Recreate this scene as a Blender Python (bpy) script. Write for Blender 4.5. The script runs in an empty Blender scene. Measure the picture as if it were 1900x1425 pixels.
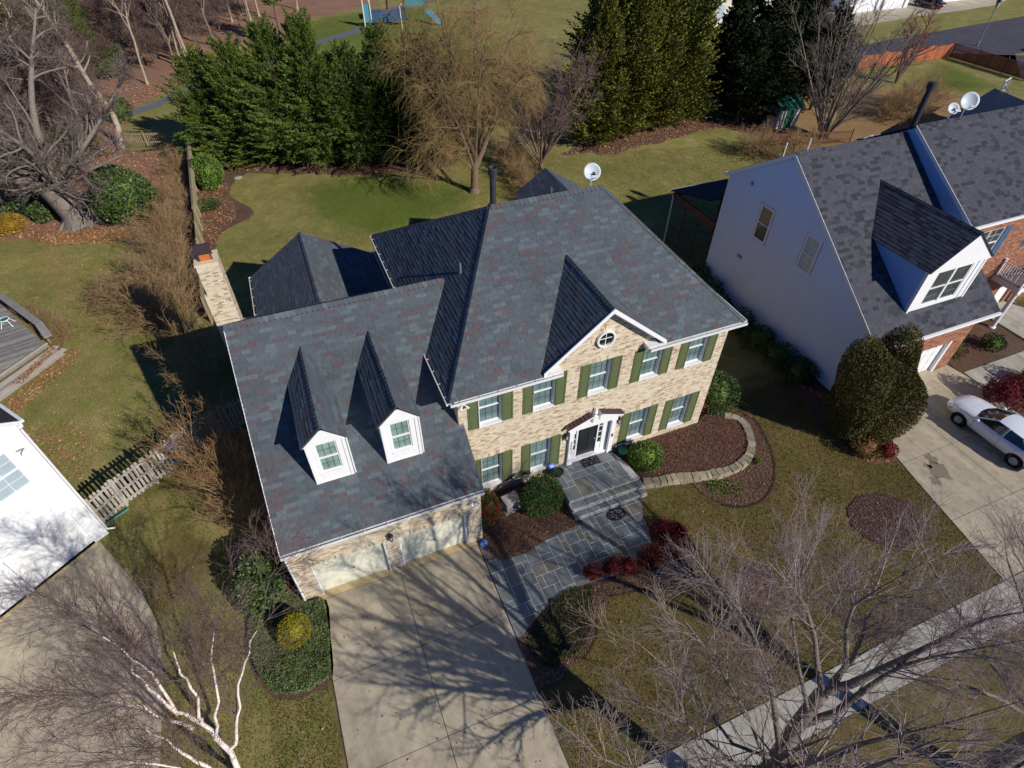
import bpy, math, random
import numpy as np
from mathutils import Vector, Matrix

R = math.radians
scene = bpy.context.scene
COL = scene.collection

# ------------------------------------------------------------------ camera, sky, sun, exposure
cam_data = bpy.data.cameras.new('camera')
cam = bpy.data.objects.new('camera', cam_data)
COL.objects.link(cam)
pan, tilt, roll = 0.39486, -0.76697, 0.0100
fwd = Vector((math.sin(pan) * math.cos(tilt), math.cos(pan) * math.cos(tilt), math.sin(tilt)))
rgt = Vector((math.cos(pan), -math.sin(pan), 0))
upv = rgt.cross(fwd)
r2 = rgt * math.cos(roll) + upv * math.sin(roll)
u2 = upv * math.cos(roll) - rgt * math.sin(roll)
cam.matrix_world = Matrix(((r2.x, u2.x, -fwd.x, -3.936), (r2.y, u2.y, -fwd.y, -14.752), (r2.z, u2.z, -fwd.z, 21.987), (0, 0, 0, 1)))
cam_data.sensor_width = 36.0
cam_data.lens = 36.0 * 1082.26 / 1900.0
cam_data.clip_start = 0.5
cam_data.clip_end = 2000
scene.camera = cam

SUN_DIR = Vector((0.4323, -0.7446, 0.5087)).normalized()
world = bpy.data.worlds.new('World')
scene.world = world
world.use_nodes = True
wn = world.node_tree
bg = wn.nodes['Background']
sky = wn.nodes.new('ShaderNodeTexSky')
sky.sky_type = 'NISHITA'
sky.sun_disc = False
sky.sun_elevation = R(30.6)
sky.sun_rotation = R(149.9)
sky.altitude = 100
sky.air_density = 1.0
sky.dust_density = 0.1
sky.ozone_density = 4.0
tint = wn.nodes.new('ShaderNodeMix'); tint.data_type = 'RGBA'; tint.blend_type = 'MULTIPLY'; tint.inputs['Factor'].default_value = 1.0
tint.inputs['B'].default_value = (0.44, 0.87, 1.58, 1)      # clear winter sky, a little bluer than the model's
wn.links.new(sky.outputs[0], tint.inputs['A']); wn.links.new(tint.outputs['Result'], bg.inputs[0])
bg.inputs[1].default_value = 0.050
sun_data = bpy.data.lights.new('sun', 'SUN')
sun_data.energy = 4.6
sun_data.angle = R(0.53)
sun_data.color = (1.0, 0.945, 0.86)
sun = bpy.data.objects.new('sun', sun_data)
COL.objects.link(sun)
sun.rotation_euler = SUN_DIR.to_track_quat('Z', 'Y').to_euler()
sun.location = (20, -30, 40)
scene.view_settings.view_transform = 'Standard'
scene.view_settings.look = 'None'
scene.view_settings.exposure = 0.0
scene.view_settings.gamma = 1.0
scene.view_settings.use_curve_mapping = False
scene.cycles.max_bounces = 6
scene.cycles.diffuse_bounces = 3
scene.cycles.transparent_max_bounces = 8
scene.cycles.caustics_reflective = False
scene.cycles.caustics_refractive = False

# ------------------------------------------------------------------ helpers
def tag(o, label=None, cat=None, group=None, kind=None):
    if label: o['label'] = label
    if cat: o['category'] = cat
    if group: o['group'] = group
    if kind: o['kind'] = kind
    return o

def link(name, me, parent=None, loc=None, rz=None):
    o = bpy.data.objects.new(name, me)
    COL.objects.link(o)
    if parent is not None: o.parent = parent
    if loc is not None: o.location = loc
    if rz is not None: o.rotation_euler = (0, 0, rz)
    return o

def thing(name, label, cat, loc=(0, 0, 0), rz=0.0, group=None):
    o = bpy.data.objects.new(name, None)
    o.empty_display_size = 0.3
    COL.objects.link(o)
    o.location = loc
    o.rotation_euler = (0, 0, rz)
    return tag(o, label, cat, group)

def copy_tree(o, parent=None):
    c = o.copy()
    COL.objects.link(c)
    if parent is not None:
        c.parent = parent
    for ch in list(o.children):
        copy_tree(ch, c)
    return c

def np_mesh(name, V, F, mats=(), smooth=False):
    """V (n,3), F (m,k) uniform faces"""
    V = np.asarray(V, dtype=np.float32)
    F = np.asarray(F, dtype=np.int32)
    me = bpy.data.meshes.new(name)
    m, k = F.shape
    me.vertices.add(len(V)); me.vertices.foreach_set('co', V.ravel())
    me.loops.add(m * k); me.loops.foreach_set('vertex_index', F.ravel())
    me.polygons.add(m); me.polygons.foreach_set('loop_start', np.arange(0, m * k, k, dtype=np.int32))
    me.polygons.foreach_set('loop_total', np.full(m, k, dtype=np.int32))
    if smooth: me.polygons.foreach_set('use_smooth', np.ones(m, dtype=bool))
    me.update(calc_edges=True)
    for mt in (mats if isinstance(mats, (list, tuple)) else [mats]): me.materials.append(mt)
    return me

class MB:
    """collects simple solids into one mesh"""
    def __init__(s): s.v = []; s.f = []; s.m = []
    def add(s, vs, fs, m=0):
        n = len(s.v); s.v += [tuple(p) for p in vs]
        s.f += [tuple(i + n for i in f) for f in fs]; s.m += [m] * len(fs)
        return s
    def box(s, x0, x1, y0, y1, z0, z1, m=0):
        v = [(x0, y0, z0), (x1, y0, z0), (x1, y1, z0), (x0, y1, z0), (x0, y0, z1), (x1, y0, z1), (x1, y1, z1), (x0, y1, z1)]
        return s.add(v, [(0, 3, 2, 1), (4, 5, 6, 7), (0, 1, 5, 4), (1, 2, 6, 5), (2, 3, 7, 6), (3, 0, 4, 7)], m)
    def obox(s, o, a, b, c, m=0):
        o, a, b, c = Vector(o), Vector(a), Vector(b), Vector(c)
        v = [o, o + a, o + a + b, o + b, o + c, o + a + c, o + a + b + c, o + b + c]
        f = [(0, 3, 2, 1), (4, 5, 6, 7), (0, 1, 5, 4), (1, 2, 6, 5), (2, 3, 7, 6), (3, 0, 4, 7)]
        if a.cross(b).dot(c) < 0: f = [t[::-1] for t in f]
        return s.add(v, f, m)
    def prism(s, poly, d, m=0):
        """poly: list of 3D points (planar), extruded by vector d"""
        d = Vector(d); p = [Vector(q) for q in poly]; n = len(p)
        nn = Vector((0, 0, 0))
        for i in range(n): nn += p[i].cross(p[(i + 1) % n])
        v = p + [q + d for q in p]
        fs = [tuple(range(n))[::-1], tuple(range(n, 2 * n))] + [(i, (i + 1) % n, n + (i + 1) % n, n + i) for i in range(n)]
        if nn.dot(d) < 0: fs = [f[::-1] for f in fs]
        return s.add(v, fs, m)
    def tube(s, pts, rad, n=8, m=0, caps=True):
        pts = [Vector(p) for p in pts]
        if not hasattr(rad, '__len__'): rad = [rad] * len(pts)
        b = len(s.v); up = None
        for i, p in enumerate(pts):
            t = (pts[min(i + 1, len(pts) - 1)] - pts[max(i - 1, 0)]).normalized()
            if up is None:
                up = Vector((0, 0, 1)) if abs(t.z) < 0.9 else Vector((1, 0, 0))
            a = t.cross(up).normalized(); c = a.cross(t).normalized(); up = c
            for k in range(n):
                th = 2 * math.pi * k / n
                s.v.append(tuple(p + (a * math.cos(th) + c * math.sin(th)) * rad[i]))
        for i in range(len(pts) - 1):
            for k in range(n):
                k2 = (k + 1) % n
                s.f.append((b + i * n + k, b + i * n + k2, b + (i + 1) * n + k2, b + (i + 1) * n + k)); s.m.append(m)
        if caps:
            s.f.append(tuple(b + k for k in range(n))[::-1]); s.m.append(m)
            e = b + (len(pts) - 1) * n
            s.f.append(tuple(e + k for k in range(n))); s.m.append(m)
        return s
    def lathe(s, prof, c=(0, 0, 0), n=16, m=0):
        b = len(s.v)
        for r, z in prof:
            for k in range(n):
                th = 2 * math.pi * k / n
                s.v.append((c[0] + r * math.cos(th), c[1] + r * math.sin(th), c[2] + z))
        for i in range(len(prof) - 1):
            for k in range(n):
                k2 = (k + 1) % n
                s.f.append((b + i * n + k, b + i * n + k2, b + (i + 1) * n + k2, b + (i + 1) * n + k)); s.m.append(m)
        s.f.append(tuple(b + k for k in range(n))[::-1]); s.m.append(m)
        e = b + (len(prof) - 1) * n
        s.f.append(tuple(e + k for k in range(n))); s.m.append(m)
        return s
    def mesh(s, name, mats, smooth=False):
        me = bpy.data.meshes.new(name)
        me.from_pydata(s.v, [], s.f)
        mats = mats if isinstance(mats, (list, tuple)) else [mats]
        for mt in mats: me.materials.append(mt)
        if len(mats) > 1: me.polygons.foreach_set('material_index', s.m)
        if smooth: me.polygons.foreach_set('use_smooth', [True] * len(me.polygons))
        me.update()
        return me
    def build(s, name, mats, parent=None, smooth=False, **kw):
        o = link(name, s.mesh(name, mats, smooth), parent, **kw)
        return o

def part_box(name, parent, mt, x0, x1, y0, y1, z0, z1):
    return MB().box(x0, x1, y0, y1, z0, z1).build(name, mt, parent)

# ------------------------------------------------------------------ materials
M = {}
def srgb(*c):
    return tuple((x / 255 / 12.92 if x / 255 <= 0.04045 else ((x / 255 + 0.055) / 1.055) ** 2.4) for x in c) + (1,)

def mat(name, cols, scale=4.0, detail=6.0, rough=0.85, bump=0.0, bscale=None, vary=0.0, piece=False, stretch=None, spec=0.3, metal=0.0, coat=0.0, sub=None, trans=0.0, objvar=0.0, lo=0.3, hi=0.7, vscale=0.35, vamt=0.0):
    m = bpy.data.materials.new(name); m.use_nodes = True
    nt = m.node_tree; N = nt.nodes; Lk = nt.links
    b = N['Principled BSDF']
    b.inputs['Roughness'].default_value = rough
    b.inputs['Specular IOR Level'].default_value = spec
    b.inputs['Metallic'].default_value = metal
    b.inputs['Coat Weight'].default_value = coat
    if trans: b.inputs['Transmission Weight'].default_value = trans
    cols = [tuple(c) + (1,) if len(c) == 3 else c for c in cols]
    geo = N.new('ShaderNodeNewGeometry')
    vec = geo.outputs['Position']
    if stretch:
        mp = N.new('ShaderNodeMapping'); mp.inputs['Scale'].default_value = stretch
        Lk.new(vec, mp.inputs['Vector']); vec = mp.outputs[0]
    ramp = N.new('ShaderNodeValToRGB')
    el = ramp.color_ramp.elements
    if piece:
        oi = N.new('ShaderNodeObjectInfo')
        ad = N.new('ShaderNodeMath'); ad.operation = 'ADD'
        Lk.new(geo.outputs['Random Per Island'], ad.inputs[0]); Lk.new(oi.outputs['Random'], ad.inputs[1])
        wn_ = N.new('ShaderNodeTexWhiteNoise'); wn_.noise_dimensions = '1D'
        Lk.new(ad.outputs[0], wn_.inputs['W'])
        src = wn_.outputs['Value']
        ramp.color_ramp.interpolation = 'CONSTANT'
        n = len(cols)
        el[0].position = 0; el[0].color = cols[0]
        el[1].position = 1 / n; el[1].color = cols[1]
        for i in range(2, n):
            e = el.new(i / n); e.color = cols[i]
        Lk.new(src, ramp.inputs[0])
    else:
        nz = N.new('ShaderNodeTexNoise'); nz.inputs['Scale'].default_value = scale; nz.inputs['Detail'].default_value = detail
        nz.inputs['Roughness'].default_value = 0.6
        Lk.new(vec, nz.inputs['Vector'])
        n = len(cols)
        el[0].position = lo; el[0].color = cols[0]
        el[1].position = hi; el[1].color = cols[-1]
        for i in range(1, n - 1):
            e = el.new(lo + (hi - lo) * i / (n - 1)); e.color = cols[i]
        Lk.new(nz.outputs['Fac'], ramp.inputs[0])
    col = ramp.outputs['Color']
    if vary or (piece and vary is not None):
        # brightness variation: fine grain over pieces, or per island
        nz2 = N.new('ShaderNodeTexNoise'); nz2.inputs['Scale'].default_value = scale * 3 if not piece else scale; nz2.inputs['Detail'].default_value = 5
        Lk.new(vec, nz2.inputs['Vector'])
        mr = N.new('ShaderNodeMapRange'); mr.inputs[1].default_value = 0.25; mr.inputs[2].default_value = 0.75
        mr.inputs[3].default_value = 1 - vary; mr.inputs[4].default_value = 1 + vary
        Lk.new(nz2.outputs['Fac'], mr.inputs[0])
        vm = N.new('ShaderNodeVectorMath'); vm.operation = 'SCALE'
        Lk.new(col, vm.inputs[0]); Lk.new(mr.outputs[0], vm.inputs['Scale']); col = vm.outputs[0]
    if vamt:
        nz3 = N.new('ShaderNodeTexNoise'); nz3.inputs['Scale'].default_value = vscale; nz3.inputs['Detail'].default_value = 3
        Lk.new(geo.outputs['Position'], nz3.inputs['Vector'])
        mr = N.new('ShaderNodeMapRange'); mr.inputs[1].default_value = 0.3; mr.inputs[2].default_value = 0.7
        mr.inputs[3].default_value = 1 - vamt; mr.inputs[4].default_value = 1 + vamt
        Lk.new(nz3.outputs['Fac'], mr.inputs[0])
        vm = N.new('ShaderNodeVectorMath'); vm.operation = 'SCALE'
        Lk.new(col, vm.inputs[0]); Lk.new(mr.outputs[0], vm.inputs['Scale']); col = vm.outputs[0]
    if objvar:
        oi2 = N.new('ShaderNodeObjectInfo'); mr = N.new('ShaderNodeMapRange'); mr.inputs[3].default_value = 1 - objvar; mr.inputs[4].default_value = 1 + objvar
        Lk.new(oi2.outputs['Random'], mr.inputs[0]); vm = N.new('ShaderNodeVectorMath'); vm.operation = 'SCALE'
        Lk.new(col, vm.inputs[0]); Lk.new(mr.outputs[0], vm.inputs['Scale']); col = vm.outputs[0]
        # long worn streaks in the direction cars drive, and small dark drips
        mp2 = N.new('ShaderNodeMapping'); mp2.inputs['Scale'].default_value = (1.9, 0.16, 1); Lk.new(geo.outputs['Position'], mp2.inputs['Vector'])
        n5 = N.new('ShaderNodeTexNoise'); n5.inputs['Scale'].default_value = 1.0; n5.inputs['Detail'].default_value = 4; Lk.new(mp2.outputs[0], n5.inputs['Vector'])
        mr = N.new('ShaderNodeMapRange'); mr.inputs[1].default_value = 0.3; mr.inputs[2].default_value = 0.7; mr.inputs[3].default_value = 0.82; mr.inputs[4].default_value = 1.12
        Lk.new(n5.outputs['Fac'], mr.inputs[0]); vm = N.new('ShaderNodeVectorMath'); vm.operation = 'SCALE'
        Lk.new(col, vm.inputs[0]); Lk.new(mr.outputs[0], vm.inputs['Scale']); col = vm.outputs[0]
        n6 = N.new('ShaderNodeTexVoronoi'); n6.inputs['Scale'].default_value = 0.5; Lk.new(geo.outputs['Position'], n6.inputs['Vector'])
        mr = N.new('ShaderNodeMapRange'); mr.inputs[1].default_value = 0.012; mr.inputs[2].default_value = 0.04; mr.inputs[3].default_value = 0.62; mr.inputs[4].default_value = 1.0
        Lk.new(n6.outputs['Distance'], mr.inputs[0]); vm = N.new('ShaderNodeVectorMath'); vm.operation = 'SCALE'
        Lk.new(col, vm.inputs[0]); Lk.new(mr.outputs[0], vm.inputs['Scale']); col = vm.outputs[0]
    Lk.new(col, b.inputs['Base Color'])
    if bump:
        nb = N.new('ShaderNodeTexNoise'); nb.inputs['Scale'].default_value = bscale or scale * 4; nb.inputs['Detail'].default_value = 6
        Lk.new(vec, nb.inputs['Vector'])
        bp = N.new('ShaderNodeBump'); bp.inputs['Strength'].default_value = bump; bp.inputs['Distance'].default_value = 0.03
        Lk.new(nb.outputs['Fac'], bp.inputs['Height']); Lk.new(bp.outputs[0], b.inputs['Normal'])
    M[name] = m
    return m

# roofs: laminated shingles, slate blue with rust blends
mat('shingle_slate', [srgb(86, 93, 98), srgb(82, 89, 94), srgb(90, 97, 102), srgb(84, 91, 96), srgb(93, 86, 89), srgb(79, 86, 91), srgb(88, 95, 100), srgb(91, 83, 86), srgb(86, 93, 98), srgb(97, 106, 110), srgb(87, 93, 98), srgb(84, 91, 96), srgb(94, 103, 108)], scale=9, piece=True, vary=0.12, rough=0.95, bump=0.5, bscale=60, vamt=0.08)
mat('mulch_dark', [srgb(52, 40, 40), srgb(74, 56, 54), srgb(96, 74, 70)], scale=14, detail=12, rough=1, bump=1.0, bscale=30)  # mulch with the street tree's shade put into its colour
mat('oil_stain', [srgb(118, 108, 92), srgb(138, 128, 110)], scale=6, rough=0.8)
mat('twig_maple', [srgb(146, 128, 122), srgb(162, 146, 140), srgb(132, 108, 104)], scale=1.2, rough=0.9)
mat('roof_underlay', [srgb(52, 58, 64), srgb(62, 68, 74)], scale=5, rough=0.95)
mat('shingle_charcoal', [srgb(76, 77, 84), srgb(72, 73, 80), srgb(80, 81, 88), srgb(74, 75, 82), srgb(54, 55, 62), srgb(78, 79, 86), srgb(62, 63, 70), srgb(75, 76, 83)], scale=9, piece=True, vary=0.1, rough=0.95, bump=0.5, bscale=60)
mat('charcoal_underlay', [srgb(48, 49, 55), srgb(56, 57, 63)], scale=5, rough=0.95)
mat('brick_tan', [srgb(213, 199, 174), srgb(205, 189, 163), srgb(219, 207, 183), srgb(209, 194, 168), srgb(197, 178, 151), srgb(215, 202, 178), srgb(211, 197, 171), srgb(168, 147, 123), srgb(221, 210, 187), srgb(203, 186, 160), srgb(186, 165, 141), srgb(213, 199, 174)], scale=14, piece=True, vary=0.08, rough=0.9, bump=0.3, bscale=60)
mat('mortar', [srgb(214, 200, 172), srgb(198, 184, 156)], scale=10, rough=0.95)
mat('brick_tan_plain', [srgb(205, 182, 146), srgb(180, 152, 118), srgb(214, 192, 156)], scale=9, rough=0.9)
mat('keystone', [srgb(222, 204, 172), srgb(212, 194, 160)], scale=8, rough=0.85)
mat('brick_red', [srgb(160, 112, 88), srgb(144, 96, 76), srgb(172, 126, 100), srgb(132, 88, 70), srgb(154, 106, 84)], scale=14, piece=True, vary=0.12, rough=0.9)
mat('brick_red_plain', [srgb(150, 106, 84), srgb(132, 90, 72)], scale=9, rough=0.9)
mat('white_paint', [srgb(232, 232, 232), srgb(238, 238, 237)], scale=3, rough=0.5, spec=0.4)
mat('white_siding', [srgb(212, 227, 244), srgb(218, 232, 247)], scale=1.2, rough=0.55, spec=0.35)  # shaded copy of the white siding: blue of the shade mixed into its colour
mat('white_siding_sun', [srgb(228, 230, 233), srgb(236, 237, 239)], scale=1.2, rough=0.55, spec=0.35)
mat('gutter_white', [srgb(226, 227, 228), srgb(212, 213, 212)], scale=6, rough=0.4, spec=0.4)
mat('gutter_debris', [srgb(70, 55, 38), srgb(120, 100, 70)], scale=20, rough=1)
mat('shutter_green', [srgb(90, 100, 66), srgb(97, 107, 73)], scale=3, rough=0.6, spec=0.3)
mat('shutter_blue', [srgb(62, 100, 140), srgb(70, 110, 150)], scale=3, rough=0.5)
mat('door_black', [srgb(30, 33, 38), srgb(36, 39, 44)], scale=4, rough=0.35, spec=0.5)
mat('garage_cream', [srgb(218, 215, 192), srgb(226, 223, 202)], scale=2, rough=0.6, vamt=0.04)
mat('glass_pane', [srgb(92, 114, 116), srgb(114, 136, 136)], scale=1.3, rough=0.06, spec=0.6, vamt=0.2, vscale=0.9)
mat('glass_green', [srgb(138, 166, 156), srgb(112, 140, 132)], scale=2.5, rough=0.06, spec=0.6, vamt=0.15, vscale=1.5)
mat('glass_dark', [srgb(52, 60, 60), srgb(78, 84, 82)], scale=1.5, rough=0.05, spec=0.6)
mat('glass_black', [srgb(18, 22, 25), srgb(30, 35, 38)], scale=1.5, rough=0.04, spec=0.7)
mat('glass_sky', [srgb(160, 178, 186), srgb(180, 196, 200)], scale=1.0, rough=0.06, spec=0.6)
mat('muntin_dark', [srgb(46, 56, 58), srgb(56, 66, 68)], scale=3, rough=0.5)
mat('metal_dark', [srgb(58, 58, 62), srgb(72, 72, 76)], scale=4, rough=0.5, metal=0.3)
mat('metal_black', [srgb(20, 20, 22), srgb(30, 30, 32)], scale=4, rough=0.45, spec=0.4)
mat('metal_grey', [srgb(140, 142, 145), srgb(160, 162, 165)], scale=4, rough=0.4, metal=0.5)
mat('flue_orange', [srgb(196, 116, 62), srgb(182, 102, 52)], scale=6, rough=0.8)
mat('cap_brown', [srgb(80, 64, 70), srgb(96, 78, 82)], scale=4, rough=0.5, metal=0.4)
mat('dish_white', [srgb(190, 198, 204), srgb(204, 211, 216)], scale=2, rough=0.45)
mat('blue_sign', [srgb(82, 118, 206), srgb(92, 128, 214)], scale=5, rough=0.4)
mat('print_white', [srgb(240, 240, 240), srgb(236, 236, 236)], scale=5, rough=0.5)
mat('print_black', [srgb(16, 16, 16), srgb(20, 20, 20)], scale=5, rough=0.6)
mat('pot_green', [srgb(46, 120, 96), srgb(54, 132, 106)], scale=5, rough=0.35, spec=0.5)
mat('pot_dark', [srgb(30, 54, 40), srgb(40, 66, 48)], scale=5, rough=0.4)
mat('rubber', [srgb(26, 27, 29), srgb(36, 37, 39)], scale=20, rough=0.95, bump=0.6)
mat('utility_box', [srgb(166, 161, 161), srgb(176, 171, 171)], scale=4, rough=0.6)
# ground surfaces
mat('concrete', [srgb(168, 157, 132), srgb(182, 170, 146), srgb(148, 137, 114)], scale=1.6, detail=10, rough=0.95, bump=0.25, bscale=40, vamt=0.10, vscale=0.55, vary=0.07, lo=0.25, hi=0.75, objvar=0.06)
mat('concrete_pale', [srgb(166, 162, 150), srgb(180, 176, 164), srgb(152, 147, 134)], scale=1.5, detail=10, rough=0.95, bump=0.2, bscale=40, vamt=0.08, vscale=0.5, objvar=0.06)
mat('apron_tan', [srgb(200, 180, 138), srgb(184, 164, 124)], scale=3, rough=0.95, vary=0.1)
mat('joint_dark', [srgb(70, 62, 52), srgb(88, 78, 64)], scale=8, rough=1)
mat('asphalt', [srgb(70, 68, 74), srgb(84, 82, 88)], scale=1.2, detail=10, rough=0.9, vamt=0.12, vscale=0.2, bump=0.15, bscale=50)
mat('path_asphalt', [srgb(96, 98, 108), srgb(110, 112, 120)], scale=2, rough=0.95)
mat('bluestone', [srgb(114, 120, 121), srgb(106, 113, 116), srgb(120, 120, 114), srgb(110, 117, 121), srgb(116, 113, 105), srgb(100, 108, 113), srgb(120, 125, 126), srgb(112, 110, 102)], scale=2.2, piece=True, vary=0.14, rough=0.8, bump=0.2, bscale=14, vamt=0.08, vscale=1.6)
mat('stone_mortar', [srgb(186, 188, 186), srgb(172, 174, 172)], scale=8, rough=0.95)
mat('stone_edge', [srgb(190, 190, 184), srgb(120, 122, 122), srgb(206, 206, 200)], scale=16, rough=0.9, bump=0.5)
mat('wall_stone', [srgb(154, 142, 116), srgb(140, 130, 107), srgb(166, 155, 130), srgb(132, 125, 106), srgb(146, 137, 118)], scale=5, piece=True, vary=0.2, rough=0.95, bump=0.7, bscale=18)
mat('mulch', [srgb(60, 43, 36), srgb(88, 65, 54), srgb(114, 90, 74), srgb(74, 54, 45)], scale=14, detail=12, rough=1, bump=1.0, bscale=30, vamt=0.2, vscale=0.8, vary=0.2)
mat('mulch_chip', [srgb(98, 74, 60), srgb(74, 54, 44), srgb(124, 98, 80), srgb(152, 128, 104), srgb(86, 62, 50), srgb(110, 82, 66), srgb(134, 108, 88)], scale=8, piece=True, vary=0.1, rough=1)
mat('soil_dark', [srgb(46, 34, 26), srgb(60, 46, 34)], scale=10, rough=1)
mat('dry_leaf', [srgb(168, 112, 74), srgb(140, 92, 62), srgb(186, 140, 98), srgb(122, 80, 58), srgb(200, 158, 116), srgb(150, 104, 72)], scale=8, piece=True, vary=0.1, rough=0.9)
# woods and wood
mat('bark_grey', [srgb(108, 98, 90), srgb(136, 126, 116), srgb(84, 76, 70)], scale=6, stretch=(3, 3, 0.7), rough=0.95, bump=0.8, bscale=14)
mat('bark_brown', [srgb(104, 86, 72), srgb(130, 110, 94)], scale=6, stretch=(3, 3, 0.7), rough=0.95, bump=0.6)
mat('bark_pale', [srgb(150, 134, 117), srgb(174, 158, 140), srgb(118, 102, 88)], scale=4, stretch=(2, 2, 1), rough=0.9)
mat('bark_birch', [srgb(238, 224, 214), srgb(226, 206, 194), srgb(244, 234, 226), srgb(150, 124, 108)], scale=5, stretch=(1.5, 1.5, 4), rough=0.85, lo=0.3, hi=0.78)
mat('twig_grey', [srgb(110, 98, 91), srgb(128, 116, 108)], scale=2, rough=0.9)
mat('twig_purple', [srgb(108, 88, 82), srgb(124, 104, 97)], scale=2, rough=0.9)
mat('twig_tan', [srgb(148, 120, 88), srgb(166, 138, 100), srgb(126, 98, 74)], scale=1.5, rough=0.9)
mat('twig_straw', [srgb(146, 122, 80), srgb(162, 136, 90), srgb(130, 104, 70)], scale=1.5, rough=0.9)
mat('twig_red', [srgb(132, 78, 68), srgb(150, 94, 80)], scale=1.5, rough=0.9)
mat('wood_weathered', [srgb(156, 148, 136), srgb(184, 176, 164), srgb(130, 122, 110)], scale=4, stretch=(6, 6, 0.8), rough=0.95, vamt=0.12, vscale=1.2)
mat('wood_olive', [srgb(134, 122, 94), srgb(154, 142, 112), srgb(112, 100, 74)], scale=4, stretch=(6, 6, 0.8), rough=0.95)
mat('deck_grey', [srgb(138, 134, 129), srgb(124, 121, 117), srgb(150, 146, 140), srgb(132, 129, 124), srgb(116, 112, 108)], scale=4, piece=True, rough=0.9, vary=0.16, vamt=0.1)
mat('deck_edge', [srgb(176, 166, 152), srgb(192, 182, 168)], scale=3, rough=0.9)
mat('fence_orange', [srgb(166, 96, 62), srgb(152, 86, 54), srgb(176, 106, 70), srgb(160, 92, 58)], scale=2, piece=True, vary=0.08, rough=0.8)
mat('fence_brown', [srgb(128, 84, 62), srgb(114, 74, 54), srgb(138, 94, 70)], scale=2, piece=True, vary=0.08, rough=0.85)
mat('wood_brown', [srgb(112, 76, 58), srgb(98, 66, 50)], scale=3, rough=0.85)
# foliage
def leafmat(name, cols, rough=0.85, spec=0.12):
    m = mat(name, cols, scale=6, piece=True, vary=0.1, rough=rough, spec=spec, vamt=0.2, vscale=1.1)
    b = m.node_tree.nodes['Principled BSDF']
    b.inputs['Subsurface Weight'].default_value = 0.0
    return m
leafmat('leaf_leyland', [srgb(88, 106, 44), srgb(74, 94, 40), srgb(104, 120, 50), srgb(62, 82, 40), srgb(112, 120, 54)])
leafmat('leaf_olive', [srgb(108, 114, 46), srgb(92, 100, 42), srgb(124, 124, 50), srgb(76, 86, 40), srgb(134, 124, 58)])
leafmat('leaf_pine', [srgb(40, 52, 32), srgb(50, 62, 36), srgb(34, 44, 30), srgb(60, 68, 38)])
leafmat('leaf_bronze', [srgb(94, 90, 50), srgb(78, 80, 44), srgb(108, 98, 54), srgb(68, 72, 42), srgb(118, 104, 58)])
leafmat('leaf_laurel', [srgb(76, 96, 50), srgb(62, 82, 42), srgb(98, 118, 60), srgb(50, 68, 38)], rough=0.5, spec=0.3)
leafmat('leaf_box', [srgb(60, 82, 42), srgb(48, 68, 38), srgb(76, 98, 48), srgb(86, 106, 50)], rough=0.6)
leafmat('leaf_bright', [srgb(96, 122, 50), srgb(82, 108, 46), srgb(114, 136, 58), srgb(74, 96, 44)], rough=0.6)
leafmat('leaf_yellow', [srgb(146, 138, 36), srgb(130, 124, 32), srgb(160, 150, 46), srgb(116, 112, 30)])
leafmat('leaf_gold', [srgb(156, 124, 46), srgb(138, 108, 40), srgb(170, 138, 56)])
leafmat('leaf_red', [srgb(124, 42, 44), srgb(104, 36, 39), srgb(142, 54, 52), srgb(90, 40, 38), srgb(106, 76, 50)])
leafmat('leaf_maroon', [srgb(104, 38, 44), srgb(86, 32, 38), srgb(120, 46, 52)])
leafmat('leaf_nandina', [srgb(96, 104, 54), srgb(124, 84, 56), srgb(80, 94, 48), srgb(140, 98, 64)])
leafmat('leaf_juniper', [srgb(104, 120, 72), srgb(90, 108, 64), srgb(118, 130, 80), srgb(78, 96, 58), srgb(126, 132, 88)])
leafmat('leaf_vinca', [srgb(70, 80, 48), srgb(88, 92, 58), srgb(56, 66, 42), srgb(108, 96, 70), srgb(92, 74, 58), srgb(78, 88, 52)])
leafmat('leaf_brown', [srgb(134, 84, 56), srgb(118, 72, 48), srgb(150, 98, 66)])
leafmat('leaf_orange', [srgb(178, 106, 52), srgb(156, 90, 44)])
mat('berry_red', [srgb(214, 30, 36), srgb(190, 24, 30)], scale=9, rough=0.35)
mat('car_white', [srgb(224, 228, 236), srgb(230, 233, 240)], scale=1, rough=0.25, spec=0.5, coat=0.6)
mat('car_dark', [srgb(30, 36, 46), srgb(34, 40, 50)], scale=1, rough=0.25, spec=0.5, coat=0.6)
mat('car_glass', [srgb(16, 24, 28), srgb(26, 38, 40)], scale=2, rough=0.04, spec=0.8)
mat('tyre', [srgb(22, 22, 24), srgb(28, 28, 30)], scale=6, rough=0.9)
mat('wheel_rim', [srgb(170, 174, 180), srgb(150, 154, 160)], scale=6, rough=0.35, metal=0.6)
mat('lamp_clear', [srgb(216, 220, 226), srgb(224, 228, 232)], scale=4, rough=0.1, spec=0.6)
mat('lamp_amber', [srgb(226, 134, 36), srgb(232, 142, 44)], scale=4, rough=0.2)
mat('lamp_red', [srgb(170, 30, 30), srgb(180, 36, 36)], scale=4, rough=0.2)
mat('bluegreen_roof', [srgb(54, 128, 132), srgb(62, 138, 142)], scale=3, rough=0.4)
mat('play_blue', [srgb(44, 76, 112), srgb(50, 84, 122)], scale=3, rough=0.5)
mat('play_lightblue', [srgb(72, 134, 162), srgb(80, 142, 170)], scale=3, rough=0.5)
mat('pale_yellow', [srgb(226, 218, 180), srgb(232, 224, 190)], scale=3, rough=0.6)
mat('tarp_teal', [srgb(30, 170, 146), srgb(36, 180, 156)], scale=3, rough=0.5)
mat('tarp_cream', [srgb(206, 202, 140), srgb(196, 190, 130)], scale=3, rough=0.7)
mat('tarp_grey', [srgb(150, 148, 154), srgb(132, 130, 136)], scale=3, rough=0.7)
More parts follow.
